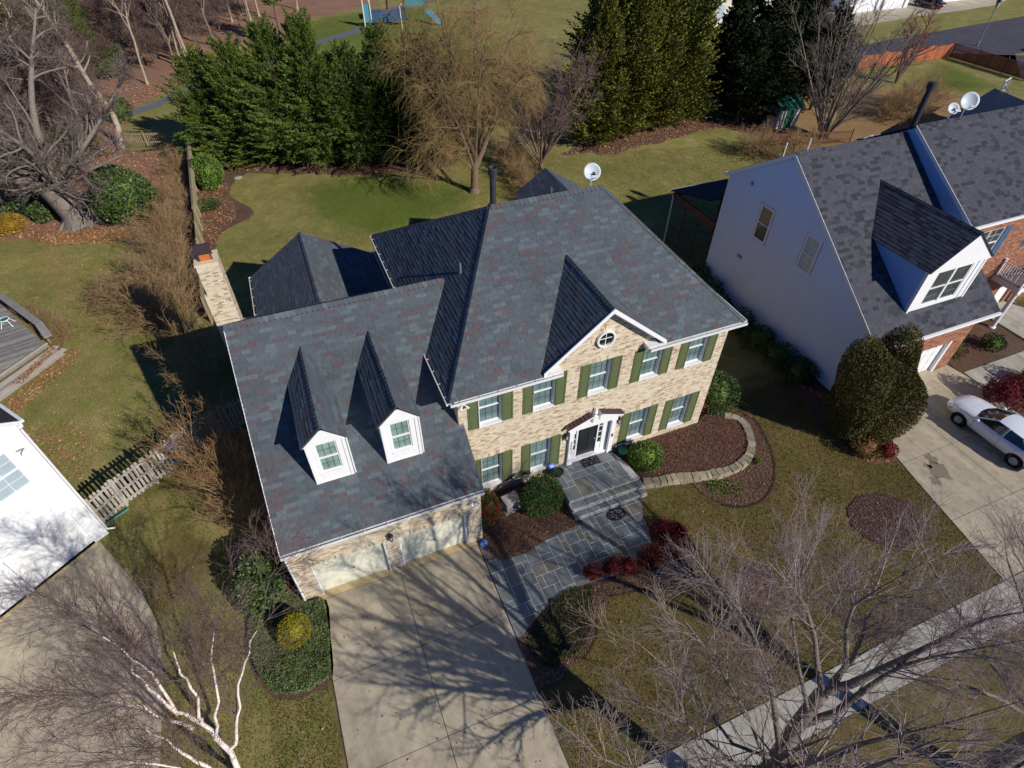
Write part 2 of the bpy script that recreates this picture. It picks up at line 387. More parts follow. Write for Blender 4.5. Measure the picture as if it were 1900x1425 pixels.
mat('shed_green', [srgb(26, 84, 68), srgb(32, 92, 76)], scale=3, rough=0.5)
mat('beige_paint', [srgb(206, 200, 184), srgb(214, 208, 194)], scale=3, rough=0.6)
mat('roof_orange', [srgb(196, 122, 72), srgb(184, 110, 62)], scale=3, rough=0.8)
mat('cheek_paint', [srgb(150, 186, 236), srgb(158, 194, 240)], scale=2, rough=0.6)  # same siding as the gable, deeper blue of sky-lit shade put into the colour
mat('backboard', [srgb(80, 90, 108), srgb(90, 100, 118)], scale=3, rough=0.2)
mat('hose_teal', [srgb(50, 110, 104), srgb(56, 118, 112)], scale=5, rough=0.5)
mat('purple_bag', [srgb(138, 132, 196), srgb(150, 144, 206)], scale=5, rough=0.6)

# ------------------------------------------------------------------ ground
def poly_sd(P, poly):
    """signed distance (negative inside) of points P (n,2) to polygon"""
    poly = np.asarray(poly, float); x, y = P[:, 0], P[:, 1]
    d = np.full(len(P), 1e9); ins = np.zeros(len(P), bool)
    for i in range(len(poly)):
        a = poly[i]; b = poly[(i + 1) % len(poly)]
        e = b - a; L2 = max(e @ e, 1e-9)
        t = np.clip(((P - a) @ e) / L2, 0, 1)
        q = a + t[:, None] * e
        d = np.minimum(d, np.hypot(x - q[:, 0], y - q[:, 1]))
        c = (a[1] > y) != (b[1] > y)
        if abs(e[1]) > 1e-9:
            ins ^= c & (x < e[0] * (y - a[1]) / e[1] + a[0])
    return np.where(ins, -d, d)

def smooth_closed(pts, n=4):
    """Catmull-Rom through closed list"""
    out = []; N = len(pts)
    for i in range(N):
        p0, p1, p2, p3 = [np.array(pts[(i + k) % N], float) for k in (-1, 0, 1, 2)]
        for j in range(n):
            t = j / n
            out.append(tuple(0.5 * (2 * p1 + (p2 - p0) * t + (2 * p0 - 5 * p1 + 4 * p2 - p3) * t * t + (3 * p1 - p0 - 3 * p2 + p3) * t ** 3)))
    return out

def smooth_open(pts, n=4):
    P = [np.array(p, float) for p in pts]; P = [2 * P[0] - P[1]] + P + [2 * P[-1] - P[-2]]
    out = []
    for i in range(1, len(P) - 2):
        p0, p1, p2, p3 = P[i - 1:i + 3]
        for j in range(n):
            t = j / n
            out.append(tuple(0.5 * (2 * p1 + (p2 - p0) * t + (2 * p0 - 5 * p1 + 4 * p2 - p3) * t * t + (3 * p1 - p0 - 3 * p2 + p3) * t ** 3)))
    out.append(tuple(P[-2]))
    return out

WOODS = [(-23.75, 33.64), (-19.63, 33.33), (-16.21, 32.65), (-14.98, 29.85), (-12.99, 27.66), (-11.43, 26.29), (-11.32, 43.44), (-13.34, 46.25), (-16.45, 47.97), (-17.16, 54.58), (-16.68, 59.19), (-13.67, 63.40), (-11.16, 67.01), (-8.94, 73.76), (-7.41, 80.90), (-2.30, 84.77), (1.75, 88.32), (5.38, 92.47), (12.56, 95.83), (18.41, 98.56)] + [(20, 140), (30, 400), (-400, 400), (-400, 40), (-60, 36)]
DRY = [(40.69, 28.20), (52.03, 37.24), (63.34, 38.97), (63.53, 35.17), (65.57, 33.99), (70.20, 34.66), (69.55, 29.57), (60.06, 23.92), (44.37, 22.99)]
GREEN1 = [(-2.43, 34.81), (3.86, 34.56), (10.10, 29.90), (9.35, 26.13), (4.04, 24.58), (1.17, 24.45), (-2.11, 28.32)]
GREEN2 = [(68.83, 36.88), (78.61, 40.54), (78.08, 35.55), (76.76, 31.73), (71.10, 31.47)]
GREEN3 = [(21.36, 30.70), (25.66, 29.02), (23.09, 26.47), (20.07, 27.66)]
DRYLEFT = [(-23.65, 33.04), (-18.47, 32.20), (-14.63, 19.77), (-16.41, 11.54), (-18.84, 13.72), (-16.82, 18.47), (-20.39, 24.43)]
FARGREEN = [(-2.01, 79.70), (5.20, 91.12), (12.43, 95.10), (23.63, 97.49), (32.32, 84.68), (27.71, 57.01), (18.87, 51.89), (5.46, 72.82)]
FRONT = [(-16, -2), (-7, 2), (-7, -16), (60, -30), (60, 2), (12, 1), (2, -3), (-7, -3), (-12, 4)]

def axis(lo, hi, a, b, step):
    mid = np.arange(a, b + step / 2, step)
    l = a - np.cumsum(np.geomspace(step, max(step * 2, (a - lo) / 4), 12)); l = l[l > lo]
    r = b + np.cumsum(np.geomspace(step, max(step * 2, (hi - b) / 4), 12)); r = r[r < hi]
    return np.concatenate([[lo], l[::-1], mid, r, [hi]])
gx = axis(-700, 700, -46, 110, 0.8); gy = axis(-300, 900, -22, 115, 0.8)
XX, YY = np.meshgrid(gx, gy)
GP = np.stack([XX.ravel(), YY.ravel()], 1)
nx, ny = len(gx), len(gy)
idx = np.arange(nx * ny).reshape(ny, nx)
GF = np.stack([idx[:-1, :-1], idx[:-1, 1:], idx[1:, 1:], idx[1:, :-1]], -1).reshape(-1, 4)
GV = np.concatenate([GP, np.zeros((len(GP), 1))], 1)

gm = bpy.data.materials.new('lawn'); gm.use_nodes = True
M['lawn'] = gm
nt = gm.node_tree; N_ = nt.nodes; K_ = nt.links
b_ = N_['Principled BSDF']; b_.inputs['Roughness'].default_value = 1.0; b_.inputs['Specular IOR Level'].default_value = 0.1
geo_ = N_.new('ShaderNodeNewGeometry')
def noise_(scale, detail=6, stretch=None, rough=0.6):
    n = N_.new('ShaderNodeTexNoise'); n.inputs['Scale'].default_value = scale; n.inputs['Detail'].default_value = detail; n.inputs['Roughness'].default_value = rough
    K_.new(geo_.outputs['Position'], n.inputs['Vector']); return n.outputs['Fac']
def ramp_(fac, cols, lo=0.3, hi=0.7):
    r = N_.new('ShaderNodeValToRGB'); e = r.color_ramp.elements; n = len(cols)
    e[0].position = lo; e[0].color = cols[0]; e[1].position = hi; e[1].color = cols[-1]
    for i in range(1, n - 1):
        q = e.new(lo + (hi - lo) * i / (n - 1)); q.color = cols[i]
    K_.new(fac, r.inputs[0]); return r.outputs[0]
def mix_(fac, a, b):
    m = N_.new('ShaderNodeMix'); m.data_type = 'RGBA'
    K_.new(fac, m.inputs['Factor']); K_.new(a, m.inputs['A']); K_.new(b, m.inputs['B']); return m.outputs['Result']
def attr_(name, noise, k, lo=0.4, hi=0.6):
    a = N_.new('ShaderNodeAttribute'); a.attribute_name = name
    s = N_.new('ShaderNodeMath'); s.operation = 'MULTIPLY_ADD'; s.inputs[1].default_value = k
    K_.new(noise, s.inputs[0])
    s2 = N_.new('ShaderNodeMath'); s2.operation = 'SUBTRACT'; s2.inputs[1].default_value = k / 2
    K_.new(a.outputs['Fac'], s.inputs[2]); K_.new(s.outputs[0], s2.inputs[0])
    mr = N_.new('ShaderNodeMapRange'); mr.interpolation_type = 'SMOOTHSTEP'; mr.inputs[1].default_value = lo; mr.inputs[2].default_value = hi
    K_.new(s2.outputs[0], mr.inputs[0]); return mr.outputs[0]
n_fine = noise_(22, 8, rough=0.72); n_mid = noise_(1.1, 6); n_big = noise_(0.17, 5); n_edge = noise_(0.9, 8, rough=0.7)
grassA = ramp_(n_fine, [srgb(114, 105, 61), srgb(143, 132, 82), srgb(170, 157, 105)], 0.28, 0.72)
grassB = ramp_(n_fine, [srgb(97, 99, 50), srgb(124, 124, 65), srgb(148, 146, 84)], 0.28, 0.72)
mr_ = N_.new('ShaderNodeMapRange'); mr_.interpolation_type = 'SMOOTHSTEP'; mr_.inputs[1].default_value = 0.38; mr_.inputs[2].default_value = 0.6
K_.new(n_mid, mr_.inputs[0])
back = mix_(mr_.outputs[0], grassA, grassB)
frontc = ramp_(n_fine, [srgb(86, 74, 44), srgb(109, 95, 58), srgb(132, 116, 77)], 0.28, 0.72)
frontg = ramp_(n_fine, [srgb(76, 72, 38), srgb(98, 91, 50), srgb(120, 110, 65)], 0.28, 0.72)
straw = ramp_(n_fine, [srgb(104, 88, 55), srgb(130, 111, 73), srgb(154, 134, 93)], 0.28, 0.72)
mr2_ = N_.new('ShaderNodeMapRange'); mr2_.interpolation_type = 'SMOOTHSTEP'; mr2_.inputs[1].default_value = 0.52; mr2_.inputs[2].default_value = 0.72
K_.new(noise_(0.55, 7, rough=0.68), mr2_.inputs[0])
front = mix_(mr2_.outputs[0], mix_(mr_.outputs[0], frontc, frontg), straw)
back = mix_(mr2_.outputs[0], back, ramp_(n_fine, [srgb(138, 122, 78), srgb(168, 150, 100), srgb(192, 174, 124)], 0.28, 0.72))
green = ramp_(n_fine, [srgb(78, 90, 38), srgb(100, 113, 48), srgb(122, 130, 64)], 0.28, 0.72)
dry = ramp_(n_fine, [srgb(124, 96, 64), srgb(152, 122, 84), srgb(178, 148, 106)], 0.28, 0.72)
leafc = ramp_(noise_(5, 10, rough=0.85), [srgb(92, 66, 56), srgb(132, 98, 82), srgb(164, 128, 106), srgb(112, 80, 66)], 0.28, 0.72)
c_ = mix_(attr_('front', n_edge, 0.6), back, front)
c_ = mix_(attr_('green', n_edge, 0.9, 0.3, 0.8), c_, green)
c_ = mix_(attr_('dry', n_edge, 1.0, 0.25, 0.75), c_, dry)
c_ = mix_(attr_('leaf', n_edge, 0.9, 0.35, 0.65), c_, leafc)
mb_ = N_.new('ShaderNodeMapRange'); mb_.inputs[1].default_value = 0.3; mb_.inputs[2].default_value = 0.7; mb_.inputs[3].default_value = 0.82; mb_.inputs[4].default_value = 1.16
K_.new(n_big, mb_.inputs[0])
vs_ = N_.new('ShaderNodeVectorMath'); vs_.operation = 'SCALE'
K_.new(c_, vs_.inputs[0]); K_.new(mb_.outputs[0], vs_.inputs['Scale']); K_.new(vs_.outputs[0], b_.inputs['Base Color'])
bp_ = N_.new('ShaderNodeBump'); bp_.inputs['Strength'].default_value = 0.6; bp_.inputs['Distance'].default_value = 0.04
K_.new(noise_(42, 6, rough=0.75), bp_.inputs['Height']); K_.new(bp_.outputs[0], b_.inputs['Normal'])

gme = np_mesh('ground', GV, GF, gm)
def put_attr(me, name, vals):
    a = me.attributes.new(name, 'FLOAT', 'POINT'); a.data.foreach_set('value', np.asarray(vals, np.float32))
def wt(polys, soft):
    w = np.zeros(len(GP))
    for p in polys: w = np.maximum(w, np.clip(0.5 - poly_sd(GP, p) / soft, 0, 1))
    return w
put_attr(gme, 'leaf', wt([WOODS], 5.0))
put_attr(gme, 'dry', np.maximum(wt([DRY], 8.0), 0.45 * wt([DRYLEFT], 4)))
put_attr(gme, 'green', np.maximum(wt([GREEN1, GREEN2], 5.0), 0.7 * wt([GREEN3, FARGREEN], 6)))
put_attr(gme, 'front', wt([FRONT], 4.0))
tag(link('ground', gme), kind='structure')

def flat(name, poly, mt, z, parent=None, thick=0.0, kind='structure'):
    b = MB()
    if thick: b.prism([(x, y, z - thick) for x, y in poly], (0, 0, thick))
    else:
        a = sum(poly[i][0] * poly[(i + 1) % len(poly)][1] - poly[(i + 1) % len(poly)][0] * poly[i][1] for i in range(len(poly)))
        pp = poly if a > 0 else poly[::-1]
        b.add([(x, y, z) for x, y in pp], [tuple(range(len(pp)))])
    o = b.build(name, mt, parent)
    if kind and parent is None: o['kind'] = kind
    return o

def clip_convex(poly, a, b):
    """keep the part of 2D poly left of line a->b"""
    out = []; n = len(poly); ex, ey = b[0] - a[0], b[1] - a[1]
    def side(p): return ex * (p[1] - a[1]) - ey * (p[0] - a[0])
    for i in range(n):
        p, q = poly[i], poly[(i + 1) % n]; sp, sq = side(p), side(q)
        if sp >= 0: out.append(p)
        if (sp > 0 > sq) or (sp < 0 < sq):
            t = sp / (sp - sq); out.append((p[0] + (q[0] - p[0]) * t, p[1] + (q[1] - p[1]) * t))
    return out

def clip_poly(poly, conv):
    """clip convex polygon poly by convex ccw polygon conv"""
    for i in range(len(conv)):
        if len(poly) < 3: return []
        poly = clip_convex(poly, conv[i], conv[(i + 1) % len(conv)])
    return poly

def area2(p): return 0.5 * sum(p[i][0] * p[(i + 1) % len(p)][1] - p[(i + 1) % len(p)][0] * p[i][1] for i in range(len(p)))
def rect(x0, x1, y0, y1): return [(x0, y0), (x1, y0), (x1, y1), (x0, y1)]

# --- our driveway: slabs with recessed joints
rng = random.Random(5)
dw = flat('driveway', rect(-6.84, -0.16, -15.2, -2.03), M['joint_dark'], 0.006)
ys = [-2.22, -5.40, -8.59, -11.78, -15.0]
xs = [-6.80, -3.545, -0.20]
for i in range(4):
    for j in range(2):
        x0, x1, y1, y0 = xs[j] + 0.011, xs[j + 1] - 0.011, ys[i] - 0.011, ys[i + 1] + 0.011
        MB().prism([(x0, y0, 0.0), (x1, y0, 0.0), (x1, y1, 0.0), (x0, y1, 0.0)], (0, 0, 0.03 + 0.002 * ((i + j) % 2))).build('slab', M['concrete'], dw)
MB().box(-6.8, -0.2, -2.212, -2.025, 0.0, 0.034).build('apron', M['apron_tan'], dw)
# stains left by parked cars and leaves
# --- public sidewalk
sw = flat('sidewalk', rect(-0.3, 60, -13.18, -11.72), M['joint_dark'], 0.006)
x = -0.28
while x < 34:
    MB().box(x + 0.01, x + 1.42, -13.15, -11.75, 0, 0.03).build('paving_slab', M['concrete_pale'], sw); x += 1.44
st = flat('street', rect(-80, 120, -30, -16.6), M['asphalt'], 0.006)
MB().box(-80, 120, -16.6, -16.42, 0, 0.13).build('curb', M['concrete_pale'], st)

# --- left neighbour's driveway
ld = flat('neighbour_driveway', [(-26, -6), (-18.7, 1.05), (-14.95, 3.95)] + [(-13.94, 2.13), (-13.23, 0.87), (-12.65, -0.65), (-12.37, -2.49), (-12.38, -5.00), (-12.42, -6.20)] + [(-12.6, -9), (-22, -16)], M['concrete'], 0.012)
tag(ld, kind='structure')
MB().obox((-15.0, 3.92, 0.0), (-8, -6, 0), (0.09, -0.12, 0), (0, 0, 0.05)).build('apron', M['apron_tan'], ld)
# --- right neighbour's driveway and front path
RD = [(22.6, -0.95), (28.2, -0.95), (28.6, -2.6), (28.4, -12), (28.4, -11.7), (19.0, -11.7), (19.6, -9.5)] + [(19.57, -9.49), (19.74, -7.93), (20.13, -6.50), (20.18, -5.26), (20.99, -4.06)]
rd = flat('neighbour_driveway', RD, M['joint_dark'], 0.008)
rdp = RD
def slab_grid(base, parent, poly, xs, ys, mt, name='slab', h=0.03, gap=0.011):
    # poly need not be convex: cells are kept where their clipped outline is inside the convex hull pieces given
    for i in range(len(xs) - 1):
        for j in range(len(ys) - 1):
            c = [(xs[i] + gap, ys[j] + gap), (xs[i + 1] - gap, ys[j] + gap), (xs[i + 1] - gap, ys[j + 1] - gap), (xs[i] + gap, ys[j + 1] - gap)]
            for conv in poly:
                q = clip_poly(c, conv)
                if len(q) >= 3 and abs(area2(q)) > 0.02:
                    MB().prism([(x, y, base - 0.02) for x, y in q], (0, 0, h + 0.02)).build(name, mt, parent)
RDC = [[(19.0, -11.7), (28.4, -11.7), (28.5, -2.6), (22.4, -2.6), (20.18, -5.26), (19.9, -6.6)], [(22.4, -2.6), (28.5, -2.6), (28.2, -0.95), (22.6, -0.95)]]
slab_grid(0.0, rd, RDC, [18.5, 23.4, 28.6], [-12, -8.9, -5.72, -2.55, -0.94], M['concrete'])
fp = flat('front_path', [(28.6, -3.5), (28.6, -2.2), (40, -2.2), (40, -3.5)], M['joint_dark'], 0.006)
for i in range(8):
    MB().box(28.62 + i * 1.4, 28.62 + i * 1.4 + 1.38, -3.48, -2.22, 0, 0.03).build('paving_slab', M['concrete_pale'], fp)
MB().box(34.5, 37.5, -2.2, 1.7, 0, 0.12).build('landing', M['concrete_pale'], fp)
# --- far street, driveways and paths
tag(flat('far_street', [(58, 48.5), (85, 52.2), (150, 58), (220, 62), (220, 44), (120, 38), (92, 40.5), (82.6, 33), (80, 20), (92, 18), (95, 38), (82.2, 44.6), (70, 43.4), (58, 44)], M['asphalt'], 0.01), kind='structure')
tag(flat('far_driveway', [(80.90, 59.47), (85.45, 59.50), (96.97, 60.73), (108.51, 61.21), (117.47, 62.14), (122.32, 63.93)] + [(130, 82), (70, 70)], M['concrete'], 0.008), kind='structure')
tag(flat('park_path', smooth_open([(-40, 64), (-19.54, 57.52), (-16.92, 58.95), (-14.16, 61.19), (-11.18, 64.78), (-6.71, 67.87), (0.25, 74.79), (7.54, 81.08), (13.96, 86.13), (20, 96), (40, 110)], 5) + smooth_open([(42, 107), (22, 93.5), (14.23, 83.66), (7.51, 78.70), (0.32, 72.46), (-6.52, 65.65), (-11.19, 62.45), (-14.11, 59.23), (-16.83, 57.27), (-19.41, 55.90), (-40, 61)], 5), M['path_asphalt'], 0.012), kind='structure')

# ------------------------------------------------------------------ pieces on surfaces
CAMP = np.array([-3.936, -14.752, 21.987])
def scan_intervals(poly, v):
    xs_ = []
    n = len(poly)
    for i in range(n):
        (u0, v0), (u1, v1) = poly[i], poly[(i + 1) % n]
        if (v0 <= v < v1) or (v1 <= v < v0): xs_.append(u0 + (u1 - u0) * (v - v0) / (v1 - v0))
    xs_.sort()
    return list(zip(xs_[::2], xs_[1::2]))

def brick_field(o, ud, vd, nd, poly, holes, seed, course=0.0735, length=0.2085, gap=0.009, proud=0.012, sub=()):
    """returns list of (origin, uvec, vvec, nvec) bricks laid in running bond over polygon (2D u,v) minus rect holes"""
    rg = random.Random(seed); out = []
    o, ud, vd, nd = Vector(o), Vector(ud), Vector(vd), Vector(nd)
    vmin = min(p[1] for p in poly); vmax = max(p[1] for p in poly)
    k = 0; v = vmin
    while v + course * 0.6 < vmax:
        vm = v + course / 2
        ivs = scan_intervals(poly, vm)
        for h in holes:
            if h[2] < vm < h[3]:
                nv = []
                for a, b in ivs:
                    if h[1] <= a or h[0] >= b: nv.append((a, b)); continue
                    if h[0] > a: nv.append((a, h[0]))
                    if h[1] < b: nv.append((h[1], b))
                ivs = nv
        off = (k % 2) * length / 2 + rg.uniform(-0.01, 0.01)
        for a, b in ivs:
            u = math.floor((a - off) / length) * length + off
            while u < b:
                u0, u1 = max(u, a), min(u + length, b)
                if u1 - u0 > 0.035:
                    pr = proud * rg.uniform(0.75, 1.3)
                    out.append((o + ud * (u0 + gap / 2) + vd * (v + gap / 2), ud * (u1 - u0 - gap), vd * (course - gap), nd * pr))
                u += length
        v += course; k += 1
    return out

def pieces_to_parts(items, n_single, name, mt, parent, far_name=None, key=None):
    """nearest n_single become objects (shared meshes where alike), the rest one stuff part"""
    items = sorted(items, key=lambda t: (t[0] - Vector(CAMP)).length)
    cache = {}
    for o, u, v, n in items[:n_single]:
        kx = (round(u.length, 3), round(n.length, 4), tuple(round(c, 2) for c in u.normalized()))
        if kx not in cache:
            cache[kx] = MB().obox((0, 0, -0.004 * 0), u, v, n).mesh(name, mt)
        link(name, cache[kx], parent, loc=o)
    if items[n_single:]:
        b = MB()
        for o, u, v, n in items[n_single:]:
            p = [o, o + u, o + u + v, o + v]; q = [c + n for c in p]
            b.add(p + q, [(4, 5, 6, 7), (0, 1, 5, 4), (1, 2, 6, 5), (2, 3, 7, 6), (3, 0, 4, 7)])
        o_ = b.build(name + '_courses', mt, parent); o_['kind'] = 'stuff'

def shingle_field(a, b, poly3, seed, expo=0.165, tmin=0.26, tmax=0.54, thick=0.011):
    """shingles over a convex 3D roof plane. a->b runs along the eave (left to right seen from outside)"""
    rg = random.Random(seed)
    A = Vector(a); ud = (Vector(b) - A).normalized()
    P3 = [Vector(p) for p in poly3]
    nn = Vector((0, 0, 0))
    for i in range(len(P3)): nn += (P3[i] - A).cross(P3[(i + 1) % len(P3)] - A)
    nn.normalize()
    if nn.z < 0: nn = -nn
    vd = nn.cross(ud).normalized()
    if vd.z < 0: vd = -vd
    poly = [((p - A).dot(ud), (p - A).dot(vd)) for p in P3]
    if area2(poly) < 0: poly = poly[::-1]
    vmin = min(p[1] for p in poly); vmax = max(p[1] for p in poly)
    out = []; v = vmin
    while v < vmax - 0.02:
        vm = min(v + expo * 0.5, vmax - 0.01)
        ivs = [(min(p[0] for p in poly), max(p[0] for p in poly))]
        for (u0, u1) in ivs:
            u = u0 - rg.uniform(0, tmax)
            while u < u1:
                w = rg.uniform(tmin, tmax)
                q = clip_poly([(u + 0.004, v), (u + w - 0.004, v), (u + w - 0.004, v + expo + 0.012), (u + 0.004, v + expo + 0.012)], poly)
                if len(q) >= 3 and abs(area2(q)) > 0.004:
                    th = thick * rg.uniform(0.55, 1.4)
                    # butt edge raised, head edge tucked under the next course
                    top = [A + ud * p[0] + vd * p[1] + nn * (0.004 + th * (1 - 0.86 * (p[1] - v) / (expo + 0.012))) for p in q]
                    bot = [A + ud * p[0] + vd * p[1] - nn * 0.002 for p in q]
                    out.append((top, bot))
                u += w
        v += expo
    return out

def shingle_mesh(b, top, bot, org=Vector((0, 0, 0))):
    n = len(top)
    v = [p - org for p in top] + [p - org for p in bot]
    fs = [tuple(range(n))] + [(i, n + i, n + (i + 1) % n, (i + 1) % n) for i in range(n)]
    b.add(v, fs)

def roof_plane(name, parent, poly, a, b, seed, mt, under, thick=0.12, pool=None, **kw):
    P3 = [Vector(p) for p in poly]
    nn = Vector((0, 0, 0))
    for i in range(len(P3)): nn += (P3[i] - P3[0]).cross(P3[(i + 1) % len(P3)] - P3[0])
    nn.normalize()
    if nn.z < 0: nn = -nn
    o = MB().prism([p - nn * 0.001 for p in P3], -nn * thick).build(name, under, parent)
    for t in shingle_field(a, b, poly, seed, **kw): pool.append((o, t))
    return o

def lay_shingles(pool, n_single, mt):
    def ctr(t): return sum((Vector(p) for p in t[0]), Vector()) / len(t[0])
    cp = Vector(CAMP)
    pool.sort(key=lambda e: (ctr(e[1]) - cp).length)
    rest = {}
    for k, (o, (top, bot)) in enumerate(pool):
        if k < n_single:
            c = ctr((top, bot)); b = MB(); shingle_mesh(b, top, bot, c)
            link('shingle', b.mesh('shingle', mt), o, loc=c)
        else:
            rest.setdefault(o.name, (o, MB())); shingle_mesh(rest[o.name][1], top, bot)
    for o, b in rest.values():
        q = b.build('shingle_courses', mt, o); q['kind'] = 'stuff'

def ridge_caps(b, p0, p1, side1, side2, w=0.15, step=0.2, lift=0.03, rg=random.Random(3)):
    """bent cap pieces along a ridge; side1, side2 are down-slope unit vectors"""
    p0, p1 = Vector(p0), Vector(p1); d = p1 - p0; n = max(1, int(d.length / step)); d = d / n
    s1, s2 = Vector(side1).normalized() * w, Vector(side2).normalized() * w
    up = Vector((0, 0, 1))
    for i in range(n):
        a = p0 + d * i; e = a + d * 1.18
        h0, h1 = lift + 0.018, lift
        v = [a + s1 + up * h0, a + up * h0, a + s2 + up * h0, e + s1 + up * h1, e + up * h1, e + s2 + up * h1,
             a + s1 - up * 0.01, a + s2 - up * 0.01, e + s1 - up * 0.02, e + s2 - up * 0.02]
        b.add(v, [(0, 1, 4, 3), (1, 2, 5, 4), (0, 6, 7, 2, 1), (6, 0, 3, 8), (2, 7, 9, 5)])

def cell_wall(name, parent, mt, o, ud, vd, nd, u0, u1, v0, v1, holes, depth=0.22):
    """solid wall from u0..u1, v0..v1 with rectangular openings, as one mesh of butted blocks"""
    us = sorted({u0, u1, *[h[0] for h in holes], *[h[1] for h in holes]}); vs = sorted({v0, v1, *[h[2] for h in holes], *[h[3] for h in holes]})
    us = [u for u in us if u0 <= u <= u1]; vs = [v for v in vs if v0 <= v <= v1]
    b = MB(); o, ud, vd, nd = Vector(o), Vector(ud), Vector(vd), Vector(nd)
    solid = lambda i, j: not any(h[0] < (us[i] + us[i + 1]) / 2 < h[1] and h[2] < (vs[j] + vs[j + 1]) / 2 < h[3] for h in holes)
    P = lambda u, v, w: o + ud * u + vd * v - nd * w
    nu, nv = len(us) - 1, len(vs) - 1
    for i in range(nu):
        for j in range(nv):
            if not solid(i, j): continue
            a, c, d, e = us[i], us[i + 1], vs[j], vs[j + 1]
            b.add([P(a, d, 0), P(c, d, 0), P(c, e, 0), P(a, e, 0)], [(0, 1, 2, 3)])
            b.add([P(a, d, depth), P(c, d, depth), P(c, e, depth), P(a, e, depth)], [(3, 2, 1, 0)])
            for di, dj, q in ((-1, 0, ((a, d), (a, e))), (1, 0, ((c, e), (c, d))), (0, -1, ((c, d), (a, d))), (0, 1, ((a, e), (c, e)))):
                ii, jj = i + di, j + dj
                if 0 <= ii < nu and 0 <= jj < nv and solid(ii, jj): continue
                (ua, va), (ub, vb) = q
                b.add([P(ua, va, 0), P(ub, vb, 0), P(ub, vb, depth), P(ua, va, depth)], [(3, 2, 1, 0)])
    return b.build(name, mt, parent)

# ------------------------------------------------------------------ windows, shutters
_cache = {}
def cached(key, fn):
    if key not in _cache: _cache[key] = fn()
    return _cache[key]

def frame_tf(o, ud, nd):
    """matrix whose local x runs along the wall, y points INTO the wall, z up"""
    ud, nd = Vector(ud).normalized(), Vector(nd).normalized()
    m = Matrix((( ud.x, -nd.x, 0, o[0]), (ud.y, -nd.y, 0, o[1]), (ud.z, -nd.z, 1, o[2]), (0, 0, 0, 1)))
    return m

def window(parent, o, ud, nd, w, h, recess=0.18, cols=3, rows=2, glass='glass_pane', munt='muntin_dark', frame='white_paint', sill='white_paint', sash=True, label=None, casing=0.0, doublewide=False):
    """double-hung window; o = bottom centre of the opening on the wall face. Parts: frame, sill, panes, muntins"""
    key = (round(w, 2), round(h, 2), recess, cols, rows, glass, munt, frame, sash, casing)
    t = 0.055
    def mk_frame():
        b = MB(); y0, y1 = recess - 0.03, recess + 0.05
        b.box(-w / 2, -w / 2 + t, y0, y1, 0, h); b.box(w / 2 - t, w / 2, y0, y1, 0, h)
        b.box(-w / 2 + t, w / 2 - t, y0, y1, h - t, h); b.box(-w / 2 + t, w / 2 - t, y0, y1, 0, t)
        if sash: b.box(-w / 2 + t, w / 2 - t, y0 - 0.012, y1 - 0.01, h / 2 - 0.03, h / 2 + 0.03)
        # lining of the opening
        b.box(-w / 2 - 0.004, -w / 2 + 0.012, 0.006, y0 - 0.002, 0, h); b.box(w / 2 - 0.012, w / 2 + 0.004, 0.006, y0 - 0.002, 0, h)
        b.box(-w / 2 + 0.013, w / 2 - 0.013, 0.006, y0 - 0.002, h - 0.012, h + 0.002)
        if casing:
            c = casing
            b.box(-w / 2 - c, -w / 2 - 0.005, -0.025, 0.005, -c, h + c); b.box(w / 2 + 0.005, w / 2 + c, -0.025, 0.005, -c, h + c)
            b.box(-w / 2 - 0.004, w / 2 + 0.004, -0.025, 0.005, h + 0.003, h + c); b.box(-w / 2 - 0.004, w / 2 + 0.004, -0.025, 0.005, -c, -0.003)
        return b.mesh('frame', M[frame])
    iw = w - 2 * t; halves = [(t, h / 2 - 0.03, recess + 0.015), (h / 2 + 0.03, h - t, recess + 0.002)] if sash else [(t, h - t, recess + 0.01)]
    mtx = frame_tf(o, ud, nd)
    f = link('window', cached(('wf',) + key, mk_frame), parent)
    f.matrix_local = mtx
    if label: f['label'] = label
    mb = 0.018
    for z0, z1, yy in halves:
        pw = (iw - (cols - 1) * mb) / cols; ph = (z1 - z0 - (rows - 1) * mb) / rows
        pm = cached(('pane', round(pw, 3), round(ph, 3), glass), lambda: MB().box(-pw / 2, pw / 2, 0, 0.006, -ph / 2, ph / 2).mesh('pane', M[glass]))
        for i in range(cols):
            for j in range(rows):
                link('pane', pm, f, loc=(-iw / 2 + pw / 2 + i * (pw + mb), yy, z0 + ph / 2 + j * (ph + mb)))
        def mk_m():
            b = MB()
            for i in range(1, cols): b.box(-iw / 2 + i * pw + (i - 1) * mb, -iw / 2 + i * (pw + mb), -0.006, 0.008, 0, z1 - z0)
            for j in range(1, rows): b.box(-iw / 2, iw / 2, -0.004, 0.007, j * ph + (j - 1) * mb, j * (ph + mb))
            return b.mesh('muntin', M[munt])
        if cols * rows > 1: link('muntin', cached(('mu',) + key + (round(z1 - z0, 3),), mk_m), f, loc=(0, yy, z0))
    if sill:
        sm = cached(('sill', round(w, 2), sill), lambda: MB().box(-w / 2 - 0.03, w / 2 + 0.03, -0.04, recess - 0.031, -0.055, 0.012).mesh('sill', M[sill]))
        link('sill', sm, f)
    return f

